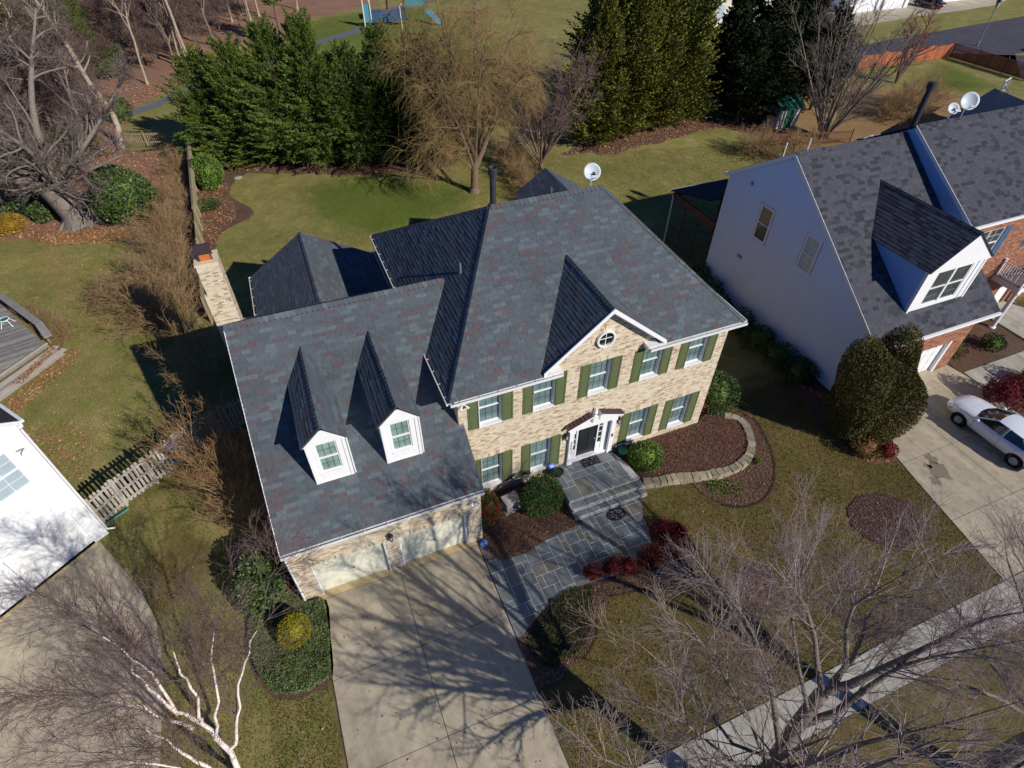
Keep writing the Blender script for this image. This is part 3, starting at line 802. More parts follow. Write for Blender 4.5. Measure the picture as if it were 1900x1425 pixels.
def shutter(parent, o, ud, nd, w, h, mt='shutter_green'):
    def mk():
        b = MB(); t = 0.055
        b.box(-w / 2, w / 2, -0.022, -0.013, 0, h)
        b.box(-w / 2, -w / 2 + t, -0.04, -0.022, 0, h); b.box(w / 2 - t, w / 2, -0.04, -0.022, 0, h)
        for z in (0, h * 0.52 - t / 2, h - t): b.box(-w / 2 + t, w / 2 - t, -0.04, -0.022, z, z + t)
        return b.mesh('shutter', M[mt])
    s = link('shutter', cached(('sh', round(w, 2), round(h, 2), mt), mk), parent)
    s.matrix_local = frame_tf(o, ud, nd)
    t = 0.075
    for z0, z1 in ((t, h * 0.52 - 0.047), (h * 0.52 + 0.047, h - t)):
        pm = cached(('shp', round(w, 2), round(z1 - z0, 3), mt), lambda: MB().prism([(-w / 2 + t, -0.024, 0), (w / 2 - t, -0.024, 0), (w / 2 - t, -0.024, z1 - z0), (-w / 2 + t, -0.024, z1 - z0)], (0, -0.009, 0)).mesh('panel', M[mt]))
        link('panel', pm, s, loc=(0, 0, z0))
    return s

# ------------------------------------------------------------------ the brick house
house = thing('brick_house', 'two storey tan brick house with slate blue shingle roofs, green shutters and two white dormers', 'house', (0, 0, 0))
W_, D_ = 12.345, 12.06
X, Y, Z = Vector((1, 0, 0)), Vector((0, 1, 0)), Vector((0, 0, 1))
xc, a_, bsp = 6.10, 2.30, 2.485
wx = [xc - a_ - bsp, xc - bsp, xc, xc + bsp, xc + a_ + bsp]
ww, S2, S1, H2, H1 = 0.93, 4.73, 0.69, 1.76, 2.02
holes = []
for i, x in enumerate(wx):
    holes.append((x - ww / 2, x + ww / 2, S2, S2 + H2))
    if i != 2: holes.append((x - ww / 2, x + ww / 2, S1, S1 + H1))
DX0, DX1, DZ1 = 5.12, 7.08, 2.80
holes.append((DX0, DX1, -0.2, DZ1))
walls = cell_wall('wall', house, M['mortar'], (0, 0, 0), X, Z, -Y, 0, W_, -0.2, 6.72, holes)
# gable wall over the centre bay
GX0, GX1, GXC, GZE, GZR = 3.38, 8.76, 6.07, 7.03, 9.29
gsl = (GZR - GZE) / (GXC - GX0)
zr = lambda x: GZR - gsl * abs(x - GXC) - 0.16
oval = (GXC + 0.02, 7.68, 0.40, 0.40)
gp = [(GX0 + 0.28, 6.725), (GX1 - 0.28, 6.725), (GX1 - 0.28, zr(GX1 - 0.28)), (GXC, zr(GXC)), (GX0 + 0.28, zr(GX0 + 0.28))]
MB().prism([(x, 0, z) for x, z in gp], (0, 0.22, 0)).build('gable_wall', M['mortar'], house)
bricks = brick_field((0, 0, 0), X, Z, -Y, [(0, -0.15), (W_, -0.15), (W_, 6.70), (0, 6.70)], holes + [(x - 0.62, x + 0.62, S + H, S + H + 0.23) for i, x in enumerate(wx) for S, H in ((S2, H2), (S1, H1)) if not (i == 2 and S == S1) and S + H + 0.23 < 6.6] + [(GXC - 0.62, GXC + 0.62, S2 + H2, 6.72)], 1)
def circle_cut(items, cx, cz, r):
    out = []
    for it in items:
        m = it[0] + it[1] / 2 + it[2] / 2
        if (m.x - cx) ** 2 + (m.z - cz) ** 2 > r * r: out.append(it)
    return out
gb = circle_cut(brick_field((0, 0, 0), X, Z, -Y, gp, [(GXC - 0.62, GXC + 0.62, S2 + H2, S2 + H2 + 0.3)], 2), oval[0], oval[1], 0.58)
bricks += gb
# window heads: soldier courses with a keystone, rowlock sills
heads = []
for i, x in enumerate(wx):
    for S, H in ((S2, H2), (S1, H1)):
        if i == 2 and S == S1: continue
        zz = S + H
        if zz + 0.2 > 6.68 and i != 2: zt = 6.70 - zz
        else: zt = 0.225
        if zt < 0.05: continue
        n = 14; bw = 1.24 / n
        for k in range(n):
            if abs(k - 6.5) < 1.2: continue
            u = x - 0.62 + k * bw
            heads.append((Vector((u + 0.004, 0, zz + 0.004)), X * (bw - 0.008), Z * (zt - 0.006), -Y * 0.014))
        if zt > 0.2:
            MB().prism([(x - 0.075, -0.002, zz + 0.002), (x + 0.075, -0.002, zz + 0.002), (x + 0.125, -0.002, zz + 0.26), (x - 0.125, -0.002, zz + 0.26)], (0, -0.03, 0)).build('keystone', M['keystone'], house)
        n = 13; bw = 1.04 / n
        for k in range(n):
            heads.append((Vector((x - 0.52 + k * bw + 0.004, 0, S - 0.135)), X * (bw - 0.008), Z * 0.075, -Y * 0.03))
bricks += heads
# ring of rowlock bricks round the oval window
for k in range(28):
    th = 2 * math.pi * k / 28
    if k in (0, 7, 14, 21): continue
    rd_ = Vector((math.cos(th), 0, math.sin(th))); tg = Vector((-math.sin(th), 0, math.cos(th)))
    c = Vector((oval[0], 0, oval[1])) + rd_ * 0.41
    bricks.append((c - tg * 0.04, rd_ * 0.16, tg * 0.08, -Y * 0.014))
for k in range(4):
    th = math.pi / 2 * k
    rd_ = Vector((math.cos(th), 0, math.sin(th))); tg = Vector((-math.sin(th), 0, math.cos(th))); c = Vector((oval[0], -0.002, oval[1])) + rd_ * 0.405
    MB().prism([c - tg * 0.045, c + tg * 0.045, c + tg * 0.065 + rd_ * 0.2, c - tg * 0.065 + rd_ * 0.2], (0, -0.03, 0)).build('keystone', M['keystone'], house)
# other walls
MB().box(W_ - 0.2, W_, 0.221, D_, -0.2, 6.72).box(0, W_ - 0.201, D_ - 0.2, D_, -0.2, 6.72).box(0, 0.2, 0.221, D_ - 0.201, -0.2, 6.72).build('side_wall', M['brick_tan_plain'], house)
bricks += brick_field((0, 0, 0), -Y, Z, -X, [(-1.2, 4.6), (0, 4.6), (0, 6.70), (-1.2, 6.70)], [], 8)
# garage block
XG, YG, EG = -7.228, -2.023, 3.692
ghol = [(-6.577, -3.837, -0.1, 2.20), (-3.305, -0.565, -0.1, 2.20)]
cell_wall('wall', house, M['mortar'], (0, YG, 0), X, Z, -Y, XG, 0.09, -0.2, 3.56, ghol)
gbr = brick_field((0, YG, 0), X, Z, -Y, [(XG, -0.15), (0.09, -0.15), (0.09, 3.54), (XG, 3.54)], ghol + [(h[0] - 0.2, h[1] + 0.2, 2.2, 2.42) for h in ghol], 3)
for h in ghol:
    n = 44; bw = (h[1] - h[0] + 0.4) / n
    for k in range(n):
        if abs(k - 21.5) < 1.2: continue
        gbr.append((Vector((h[0] - 0.2 + k * bw + 0.004, YG, 2.204)), X * (bw - 0.008), Z * 0.21, -Y * 0.014))
    m_ = (h[0] + h[1]) / 2
    MB().prism([(m_ - 0.08, YG - 0.002, 2.203), (m_ + 0.08, YG - 0.002, 2.203), (m_ + 0.13, YG - 0.002, 2.46), (m_ - 0.13, YG - 0.002, 2.46)], (0, -0.03, 0)).build('keystone', M['keystone'], house)
pieces_to_parts(gbr, 150, 'brick', M['brick_tan'], house)
pieces_to_parts(bricks, 110, 'brick', M['brick_tan'], walls)
# gable end of the garage block and its side walls
GZ = lambda y: 3.692 + 0.6578 * (y + 2.187)
MB().prism([(XG, YG + 0.221, -0.2), (XG, 12.05, -0.2), (XG, 12.05, 3.5), (XG, 5.032, 8.25), (XG, YG + 0.221, 3.55)], (0.2, 0, 0)).build('side_wall', M['brick_tan_plain'], house)
MB().box(-0.13, 0.09, YG + 0.221, -0.002, -0.2, 3.56).build('side_wall', M['brick_tan_plain'], house)
MB().box(XG + 0.21, -0.01, 11.85, 12.05, -0.2, 3.5).build('rear_wall', M['brick_tan_plain'], house)

# windows and shutters of the main front
for i, x in enumerate(wx):
    for S, H in ((S2, H2), (S1, H1)):
        if i == 2 and S == S1: continue
        window(house, (x, 0, S), X, -Y, ww, H)
        for sgn in (-1, 1):
            if i == 0 and S == S1 and sgn < 0: pass
            shutter(house, (x + sgn * (ww / 2 + 0.245), 0, S - 0.03), X, -Y, 0.46, H + 0.05)
# oval window
ov = MB()
prof = [(0.40, 0.0), (0.40, 0.14), (0.33, 0.14), (0.33, 0.0)]
nseg = 28
for k in range(nseg):
    t0, t1 = 2 * math.pi * k / nseg, 2 * math.pi * (k + 1) / nseg
    for (ra, ya), (rb, yb) in zip(prof, prof[1:]):
        q = [(oval[0] + r * math.cos(t), -y, oval[1] + r * math.sin(t)) for r, y, t in ((ra, ya, t0), (rb, yb, t0), (rb, yb, t1), (ra, ya, t1))]
        ov.add(q, [(0, 1, 2, 3)])
ow = ov.build('round_window', M['white_paint'], house)
MB().prism([(oval[0] + 0.35 * math.cos(2 * math.pi * k / nseg), -0.02, oval[1] + 0.35 * math.sin(2 * math.pi * k / nseg)) for k in range(nseg)], (0, -0.012, 0)).build('pane', M['glass_black'], ow)
MB().box(oval[0] - 0.012, oval[0] + 0.012, -0.06, -0.034, oval[1] - 0.33, oval[1] + 0.33).box(oval[0] - 0.33, oval[0] + 0.33, -0.058, -0.036, oval[1] - 0.012, oval[1] + 0.012).build('muntin', M['white_paint'], ow)

# ---- front door with surround
dr = MB().box(5.47, 6.45, 0.10, 0.15, 0.62, 2.72).build('front_door', M['door_black'], house)
for cx_ in (5.74, 6.18):
    for z0, z1 in ((0.74, 1.32), (1.42, 2.10), (2.20, 2.62)):
        MB().prism([(cx_ - 0.15, 0.1005, z0), (cx_ + 0.15, 0.1005, z0), (cx_ + 0.15, 0.1005, z1), (cx_ - 0.15, 0.1005, z1)], (0, -0.016, 0)).build('panel', M['door_black'], dr)
MB().lathe([(0.0, 0), (0.03, 0.004), (0.034, 0.02), (0.02, 0.035)], n=10).build('handle', M['metal_grey'], dr, loc=(6.38, 0.07, 1.55))
ds = MB()
for x0, x1, y0 in ((4.94, 5.16, -0.16), (7.04, 7.26, -0.16)):   # pilasters
    ds.box(x0, x1, y0, -0.013, 0.62, 2.70); ds.box(x0 - 0.03, x1 + 0.03, y0 - 0.03, -0.0135, 0.5, 0.62); ds.box(x0 - 0.03, x1 + 0.03, y0 - 0.03, -0.0135, 2.70, 2.80)
ds.box(4.90, 7.30, -0.18, -0.013, 2.80, 3.08)
ds.box(5.16, 7.04, -0.10, 0.2, 0.5, 0.60)    # threshold
ds.box(5.16, 7.04, 0.06, 0.16, 2.725, 2.80)
for x0, x1 in ((5.16, 5.20), (5.40, 5.465), (6.455, 6.52), (6.72, 7.04)): ds.box(x0, x1, 0.03, 0.16, 0.60, 2.725)
for x0, x1 in ((5.20, 5.40), (6.52, 6.72)): ds.box(x0, x1, 0.05, 0.16, 0.60, 1.18)
sur = ds.build('door_surround', M['white_paint'], house)
for xl in (5.20, 6.52):
    for k in range(4):
        MB().box(xl + 0.02, xl + 0.18, 0.08, 0.09, 1.21 + k * 0.38, 1.21 + k * 0.38 + 0.34).build('pane', M['glass_black'], sur)
    sb = MB(); sb.box(xl, xl + 0.02, 0.06, 0.1, 1.18, 2.725); sb.box(xl + 0.18, xl + 0.2, 0.06, 0.1, 1.18, 2.725)
    for k in range(5): sb.box(xl + 0.02, xl + 0.18, 0.06, 0.1, 1.18 + k * 0.38 - 0.01, 1.18 + k * 0.38 + 0.03)
    sb.build('sidelight_frame', M['white_paint'], sur)
# broken pediment: tympanum and two raking cornices, dark slate tops, urn finial
pd = MB()
for s in (-1, 1):
    pd.prism([(6.1 + s * 1.26, -0.18, 3.081), (6.1 + s * 0.25, -0.18, 3.081), (6.1 + s * 0.25, -0.18, 3.50), (6.1 + s * 1.26, -0.18, 3.10)], (0, 0.165, 0))
    pd.prism([(6.1 + s * 1.36, -0.015, 3.06), (6.1 + s * 0.22, -0.015, 3.51), (6.1 + s * 0.22, -0.015, 3.60), (6.1 + s * 1.36, -0.015, 3.15)], (0, -0.31, 0))
pd.box(5.97, 6.23, -0.24, -0.013, 3.081, 3.36)
ped = pd.build('pediment', M['white_paint'], house)
tb = MB()
for s in (-1, 1):
    for k in range(7):
        t0, t1 = k / 7, (k + 0.93) / 7
        x0, x1 = 6.1 + s * (1.39 - 1.17 * t0), 6.1 + s * (1.39 - 1.17 * t1); z0, z1 = 3.152 + 0.46 * t0, 3.152 + 0.46 * t1
        tb.prism([(x0, -0.34, z0), (x1, -0.34, z1), (x1, -0.34, z1 + 0.02), (x0, -0.34, z0 + 0.045)], (0, 0.326, 0))
tb.build('pediment_roof', M['cap_brown'], ped)
MB().lathe([(0.09, 0), (0.09, 0.05), (0.04, 0.08), (0.10, 0.20), (0.11, 0.28), (0.05, 0.36), (0.03, 0.42), (0.055, 0.47), (0.0, 0.56)], c=(6.1, -0.13, 3.362), n=12).build('finial', M['white_paint'], ped, smooth=True)
# house number on the left pilaster, bell on the right
nb = MB()
for k in range(4):
    z = 2.02 - k * 0.14; x0 = 5.02
    seg = {0: 'abcdfg', 1: 'abcdef', 2: 'acdfg', 3: 'bcdefg'}[k]
    S_ = dict(a=(x0, x0 + .06, z + .10, z + .115), d=(x0, x0 + .06, z, z + .015), g=(x0, x0 + .06, z + .05, z + .065), b=(x0 + .045, x0 + .06, z + .065, z + .10), c=(x0 + .045, x0 + .06, z + .015, z + .05), e=(x0, x0 + .015, z + .015, z + .05), f=(x0, x0 + .015, z + .065, z + .10))
    for c in seg: nb.box(S_[c][0], S_[c][1], -0.168, -0.161, S_[c][2], S_[c][3])
nb.build('house_number', M['print_black'], sur)
MB().box(7.12, 7.19, -0.185, -0.161, 1.62, 1.80).build('doorbell', M['print_black'], sur)
# wall lanterns either side of the door
def lantern(x, y, z, parent=house):
    l = MB().lathe([(0.02, 0.42), (0.09, 0.36), (0.10, 0.34)], c=(x, y - 0.14, z)).lathe([(0.06, 0.0), (0.075, 0.03), (0.03, 0.05)], c=(x, y - 0.14, z)).box(x - 0.03, x + 0.03, y - 0.02, y + 0.008, z, z + 0.3).tube([(x, y - 0.02, z + 0.28), (x, y - 0.08, z + 0.45), (x, y - 0.14, z + 0.43)], 0.012, 5)
    for k in range(4):
        th = math.pi / 4 + k * math.pi / 2
        l.tube([(x + 0.06 * math.cos(th), y - 0.14 + 0.06 * math.sin(th), z + 0.03), (x + 0.085 * math.cos(th), y - 0.14 + 0.085 * math.sin(th), z + 0.35)], 0.008, 4)
    o = l.build('wall_lantern', M['metal_black'], parent)
    MB().lathe([(0.05, 0.05), (0.075, 0.335)], c=(x, y - 0.14, z), n=8).build('glass', M['glass_sky'], o)
lantern(4.78, -0.013, 2.35); lantern(7.42, -0.013, 2.35); lantern(-3.57, YG - 0.014, 2.35)
def floodlight(x, y, z):
    o = MB().lathe([(0.06, 0), (0.06, 0.03)], c=(x, y - 0.02, z), n=10).tube([(x, y - 0.03, z + 0.02), (x - 0.1, y - 0.12, z - 0.02)], 0.018, 5).tube([(x, y - 0.03, z + 0.02), (x + 0.1, y - 0.12, z - 0.02)], 0.018, 5).build('floodlight', M['white_paint'], house)
    for s in (-1, 1):
        MB().tube([(x + s * 0.1, y - 0.12, z - 0.02), (x + s * 0.15, y - 0.2, z - 0.1)], [0.03, 0.065], 10).build('lamp_head', M['white_paint'], o)
floodlight(0.22, -0.013, 6.25); floodlight(-0.2, YG - 0.014, 3.05)

# ---- garage doors
for h in ghol:
    gd = MB().box(h[0] + 0.06, h[1] - 0.06, YG + 0.16, YG + 0.2, 0.03, 2.14).build('garage_door', M['garage_cream'], house)
    wdt = (h[1] - h[0] - 0.12)
    for k in range(4):
        for r_ in range(1):
            MB().box(h[0] + 0.06 + k * wdt / 4 + 0.009, h[0] + 0.06 + (k + 1) * wdt / 4 - 0.009, YG + 0.145, YG + 0.1595, 0.035, 2.135).build('panel', M['garage_cream'], gd)
    MB().lathe([(0.03, 0), (0.03, 0.02)], n=8).build('handle', M['metal_black'], gd, loc=((h[0] + h[1]) / 2 + 0.02, YG + 0.13, 1.0))
    MB().box(h[0] - 0.003, h[0] + 0.06, YG - 0.01, YG + 0.2, 0.02, 2.2).box(h[1] - 0.06, h[1] + 0.003, YG - 0.01, YG + 0.2, 0.02, 2.2).box(h[0] + 0.061, h[1] - 0.061, YG + 0.02, YG + 0.2, 2.142, 2.203).build('garage_door_frame', M['white_paint'], house)
    MB().box(h[0], h[1], YG - 0.0, YG + 0.3, -0.05, 0.029).build('threshold', M['apron_tan'], house)

# ------------------------------------------------------------------ roofs
pool = []
E_, o_ = 6.858, 0.365
FL, FR, BL, BR = (-o_, -o_, E_), (W_ + o_, -o_, E_), (-o_, D_ + o_, E_), (W_ + o_, D_ + o_, E_)
RL, RR = (3.69, 6.03, 10.707), (8.86, 6.03, 10.707)
SH, UN = M['shingle_slate'], M['roof_underlay']
ZF = lambda y: E_ + 0.6019 * (y + o_)
na, nb_x, ny_c = GX0 + 0.27, GX1 - 0.27, 0.06
mrf = roof_plane('main_roof_front', house, [FL, (na, -o_, E_), (na, ny_c, ZF(ny_c)), (nb_x, ny_c, ZF(ny_c)), (nb_x, -o_, E_), FR, RR, RL], FL, FR, 11, SH, UN, pool=[])
tl_, tr_ = ny_c + o_, ny_c + o_
hl_ = (RL[0] - FL[0]) / (RL[1] - FL[1]); hr_ = (FR[0] - RR[0]) / (RR[1] - FR[1])
ML, MR = (FL[0] + hl_ * tl_, ny_c, ZF(ny_c)), (FR[0] - hr_ * tl_, ny_c, ZF(ny_c))
for ps_, a2_, b2_, sd_k in (([FL, (na, -o_, E_), (na, ny_c, ZF(ny_c)), ML], FL, FR, 111), ([(nb_x, -o_, E_), FR, MR, (nb_x, ny_c, ZF(ny_c))], FL, FR, 112), ([ML, MR, RR, RL], FL, FR, 113)):
    for t in shingle_field(a2_, b2_, ps_, sd_k): pool.append((mrf, t))
roof_plane('main_roof_side', house, [BL, FL, RL], BL, FL, 12, SH, UN, pool=pool)
roof_plane('main_roof_side', house, [FR, BR, RR], FR, BR, 13, SH, UN, pool=[])
roof_plane('main_roof_back', house, [BR, BL, RL, RR], BR, BL, 14, SH, UN, pool=[])
gxl = XG - 0.084
GRZ = 8.441
GZb = 3.692
roof_plane('garage_roof_front', house, [(gxl, -2.187, EG), (0.19, -2.187, EG), (0.19, 0.0, GZ(0)), (-0.02, 0.0, GZ(0)), (-0.02, 3.0, GZ(3.0)), (1.2, 5.032, GRZ), (gxl, 5.032, GRZ)], (gxl, -2.187, EG), (0.19, -2.187, EG), 15, SH, UN, pool=[])
# shingles of that plane in two convex pieces
gr = bpy.data.objects['garage_roof_front']
for t in shingle_field((gxl, -2.187, EG), (0.19, -2.187, EG), [(gxl, -2.187, EG), (0.19, -2.187, EG), (0.19, 0.0, GZ(0)), (gxl, 0.0, GZ(0))], 15): pool.append((gr, t))
for t in shingle_field((gxl, 0.0, GZ(0)), (0, 0.0, GZ(0)), [(gxl, 0.0, GZ(0)), (-0.02, 0.0, GZ(0)), (1.25, 5.032, GRZ), (gxl, 5.032, GRZ)], 16): pool.append((gr, t))
roof_plane('garage_roof_back', house, [(0.0, 12.25, EG), (gxl, 12.25, EG), (gxl, 5.032, GRZ), (1.2, 5.032, GRZ)], (0, 12.25, EG), (gxl, 12.25, EG), 17, SH, UN, pool=pool)
# rear wing
WX0, WX1, WXC, WZE, WZR, WY0, WY1 = -6.89, -0.03, -3.69, 3.42, 5.55, 11.2, 16.55
roof_plane('wing_roof', house, [(WX0, WY1, WZE), (WX0, WY0, WZE), (WXC, 9.6, WZR), (WXC, WY1, WZR)], (WX0, WY1, WZE), (WX0, WY0, WZE), 18, SH, UN, pool=pool)
roof_plane('wing_roof', house, [(WX1, WY0, WZE), (WX1, WY1, WZE), (WXC, WY1, WZR), (WXC, 9.6, WZR)], (WX1, WY0, WZE), (WX1, WY1, WZE), 19, SH, UN, pool=pool)
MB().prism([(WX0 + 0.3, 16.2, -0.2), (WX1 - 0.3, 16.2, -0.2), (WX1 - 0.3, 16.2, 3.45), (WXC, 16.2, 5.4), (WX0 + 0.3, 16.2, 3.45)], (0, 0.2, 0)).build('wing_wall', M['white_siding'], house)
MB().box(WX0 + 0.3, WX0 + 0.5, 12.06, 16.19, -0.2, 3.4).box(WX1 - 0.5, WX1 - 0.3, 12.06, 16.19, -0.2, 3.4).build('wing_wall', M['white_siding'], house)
# front gable roof
gy = 3.62
GA, GL, GR, GB = (GXC, -0.36, GZR), (GX0, -0.36, 7.0), (GX1, -0.36, 7.0), (GXC, gy, GZR)
vl = (GX0, -0.32, 7.0)
roof_plane('gable_roof', house, [(GX0, -0.12, 7.0), GL, GA, GB], GB, GL, 20, SH, UN, pool=[], thick=0.06)
g1 = [o for o in house.children if o.name.startswith('gable_roof')][-1]
for t in shingle_field((GX0, 5, 7.0), GL, [(GX0, -0.12, 7.0), GL, GA, GB], 20): pool.append((g1, t))
g2 = roof_plane('gable_roof', house, [GR, (GX1, -0.12, 7.0), GB, GA], GR, (GX1, 5, 7.0), 21, SH, UN, pool=[], thick=0.06)
for t in shingle_field(GR, (GX1, 5, 7.0), [GR, (GX1, -0.12, 7.0), GB, GA], 21): pool.append((g2, t))
# dormers
DZB, DZE, DZR, DY = 4.82, 6.93, 7.66, -0.5
dbk = lambda z: (z - 3.692) / 0.6578 - 2.187
for cx_ in (-4.865, -2.30):
    hw, ov_ = 0.655, 0.78
    d_ = MB()
    d_.prism([(cx_ - hw, DY, DZB - 0.06), (cx_ - 0.37, DY, DZB - 0.06), (cx_ - 0.37, DY, DZE - 0.05), (cx_ - hw, DY, DZE - 0.05)], (0, 0.12, 0))
    d_.prism([(cx_ + 0.37, DY, DZB - 0.06), (cx_ + hw, DY, DZB - 0.06), (cx_ + hw, DY, DZE - 0.05), (cx_ + 0.37, DY, DZE - 0.05)], (0, 0.12, 0))
    d_.box(cx_ - 0.369, cx_ + 0.369, DY, DY + 0.12, DZB - 0.06, 5.30); d_.box(cx_ - 0.369, cx_ + 0.369, DY, DY + 0.12, 6.78, DZE - 0.05)
    dm = d_.build('dormer', M['white_paint'], house)
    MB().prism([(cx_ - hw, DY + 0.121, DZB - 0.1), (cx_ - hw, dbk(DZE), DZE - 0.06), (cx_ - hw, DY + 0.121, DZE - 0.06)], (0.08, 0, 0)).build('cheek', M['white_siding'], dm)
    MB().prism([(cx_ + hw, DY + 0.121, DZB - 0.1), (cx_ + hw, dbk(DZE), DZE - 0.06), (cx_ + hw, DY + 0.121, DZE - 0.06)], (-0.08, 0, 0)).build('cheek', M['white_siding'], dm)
    # pediment face and trims
    MB().prism([(cx_ - ov_, DY - 0.10, DZE - 0.05), (cx_ + ov_, DY - 0.10, DZE - 0.05), (cx_ + ov_, DY - 0.10, DZE), (cx_, DY - 0.10, DZR - 0.02), (cx_ - ov_, DY - 0.10, DZE)], (0, 0.16, 0)).build('gable_board', M['white_paint'], dm)
    MB().box(cx_ - hw - 0.02, cx_ - hw + 0.09, DY - 0.03, DY - 0.002, DZB - 0.08, DZE - 0.055).build('corner_board', M['white_paint'], dm)
    MB().box(cx_ + hw - 0.09, cx_ + hw + 0.02, DY - 0.03, DY - 0.002, DZB - 0.08, DZE - 0.055).build('corner_board', M['white_paint'], dm)
    MB().box(cx_ - hw + 0.091, cx_ + hw - 0.091, DY - 0.025, DY - 0.0025, DZB - 0.05, DZB + 0.03).build('sill_board', M['white_paint'], dm)
    MB().tube([(cx_ + hw + 0.07, DY + 0.02, DZB), (cx_ + hw + 0.07, DY + 0.02, DZE - 0.1)], 0.03, 6).build('downspout', M['white_paint'], dm)
    MB().box(cx_ - hw - 0.03, cx_ + hw + 0.03, DY - 0.14, DY - 0.031, DZB - 0.16, DZB - 0.14).build('flashing', M['roof_underlay'], dm)
    window(house, (cx_, DY, 5.30), X, -Y, 0.735, 1.48, recess=0.07, glass='glass_green', munt='muntin_dark')
    yf = DY - 0.14
    ps = [(cx_ - ov_, dbk(DZE) + 0.02, DZE), (cx_ - ov_, yf, DZE), (cx_, yf, DZR), (cx_, dbk(DZR), DZR)]
    q1 = roof_plane('dormer_roof', house, ps, ps[1], ps[0], 30, SH, UN, pool=[], thick=0.045)
    for t in shingle_field((cx_ - ov_, 5, DZE), ps[1], ps, int(30 + cx_ * 3)): pool.append((q1, t))
    ps = [(cx_ + ov_, yf, DZE), (cx_ + ov_, dbk(DZE) + 0.02, DZE), (cx_, dbk(DZR), DZR), (cx_, yf, DZR)]
    q2 = roof_plane('dormer_roof', house, ps, ps[0], ps[1], 31, SH, UN, pool=[], thick=0.045)
    for t in shingle_field(ps[0], ps[1], ps, int(31 + cx_ * 3)): pool.append((q2, t))
    cb = MB(); sl = (DZR - DZE) / ov_
    ridge_caps(cb, (cx_, yf, DZR), (cx_, dbk(DZR) - 0.1, DZR), (-1, 0, -sl), (1, 0, -sl), w=0.13)
    c_o = cb.build('ridge_cap', SH, q1); c_o['kind'] = 'stuff'
lay_shingles(pool, 290, SH)
# ridge and hip caps
cb = MB()
m_ = 0.6019
ridge_caps(cb, RL, RR, (0, -1, -m_), (0, 1, -m_), w=0.2, lift=0.06)
ridge_caps(cb, (gxl, 5.032, GRZ), (1.1, 5.032, GRZ), (0, -1, -0.658), (0, 1, -0.658), w=0.2, lift=0.06)
ridge_caps(cb, (WXC, WY1, WZR), (WXC, 9.7, WZR), (-1, 0, -0.66), (1, 0, -0.66), w=0.15)
ridge_caps(cb, GA, (GXC, gy - 0.1, GZR), (-1, 0, -gsl), (1, 0, -gsl), w=0.15)
def hip(p0, p1, n1, n2):
    d = (Vector(p1) - Vector(p0)).normalized()
    def side(n):
        n = Vector(n).normalized(); s = d.cross(n).normalized()
        return s if s.z < 0 else -s
    ridge_caps(cb, p0, p1, side(n1), side(n2), w=0.15, lift=0.03)
nF, nL, nR = (0, -m_, 1), (-0.949, 0, 1), (0.949, 0, 1)
hip(FL, RL, nF, nL); hip(FR, RR, nF, nR); hip(BL, RL, (0, m_, 1), nL); hip(BR, RR, (0, m_, 1), nR)
t_ = cb.build('ridge_cap', SH, house); t_['kind'] = 'stuff'

# fascia, soffit and gutters
fa = MB()
fa.box(-0.35, GX0 + 0.25, -0.352, -0.012, 6.66, 6.70); fa.box(GX1 - 0.25, W_ + 0.35, -0.352, -0.012, 6.66, 6.70)
fa.box(-0.36, GX0 + 0.28, -0.36, -0.352, 6.68, 6.84); fa.box(GX1 - 0.28, W_ + 0.36, -0.36, -0.352, 6.68, 6.84)
fa.box(-0.36, -0.352, -0.35, D_ + 0.35, 6.66, 6.84); fa.box(W_ + 0.352, W_ + 0.36, -0.35, D_ + 0.35, 6.66, 6.84)
fa.box(gxl + 0.04, 0.14, -2.18, -2.172, 3.52, 3.68); fa.box(gxl + 0.04, 0.14, -2.171, YG - 0.015, 3.50, 3.53)
fa.build('fascia', M['white_paint'], house)
def rake(p0, p1, drop, thick=(0, 0.04, 0)):
    p0, p1 = Vector(p0), Vector(p1); rk = MB(); rk.prism([p0, p1, p1 - Vector((0, 0, drop)), p0 - Vector((0, 0, drop))], thick); rk.build('rake_board', M['white_paint'], house)
rake((GX0 - 0.02, -0.40, 7.04), (GXC, -0.40, GZR + 0.03), 0.20); rake((GXC, -0.401, GZR + 0.03), (GX1 + 0.02, -0.401, 7.04), 0.20)
rake((GX0 + 0.1, -0.36, 6.98), (GXC, -0.36, GZR - 0.19), 0.03, (0, 0.34, 0)); rake((GXC, -0.361, GZR - 0.19), (GX1 - 0.1, -0.361, 6.98), 0.03, (0, 0.34, 0))
rake((GX0 + 0.28, -0.045, 7.06), (GXC, -0.045, GZR - 0.23), 0.13, (0, 0.03, 0)); rake((GXC, -0.0455, GZR - 0.23), (GX1 - 0.28, -0.0455, 7.06), 0.13, (0, 0.03, 0))
# cornice returns
for x0, x1 in ((GX0 - 0.02, GX0 + 0.80), (GX1 - 0.80, GX1 + 0.02)):
    rk = MB(); rk.box(x0, x1, -0.39, -0.016, 6.72, 6.87)
    xa, xb = (x0, x1) if x0 < GXC else (x1, x0)
    rk.prism([(xa, -0.41, 6.875), (xb, -0.41, 6.875), (xb, -0.016, 6.875), (xa, -0.016, 6.875)], (0, 0, 0.02)); rk.build('cornice_return', M['white_paint'], house)
rake((gxl - 0.02, -2.19, 3.70), (gxl - 0.02, 5.032, 8.45), 0.18, (0.03, 0, 0))
rake((gxl - 0.02, 5.033, 8.45), (gxl - 0.02, 12.25, 3.70), 0.18, (0.03, 0, 0))
MB().prism([(WX0 + 0.02, WY1 + 0.03, WZE - 0.14), (WXC, WY1 + 0.03, WZR - 0.12), (WXC, WY1 + 0.03, WZR + 0.0), (WX0 + 0.02, WY1 + 0.03, WZE)], (0, -0.03, 0)).build('rake_board', M['white_paint'], house)
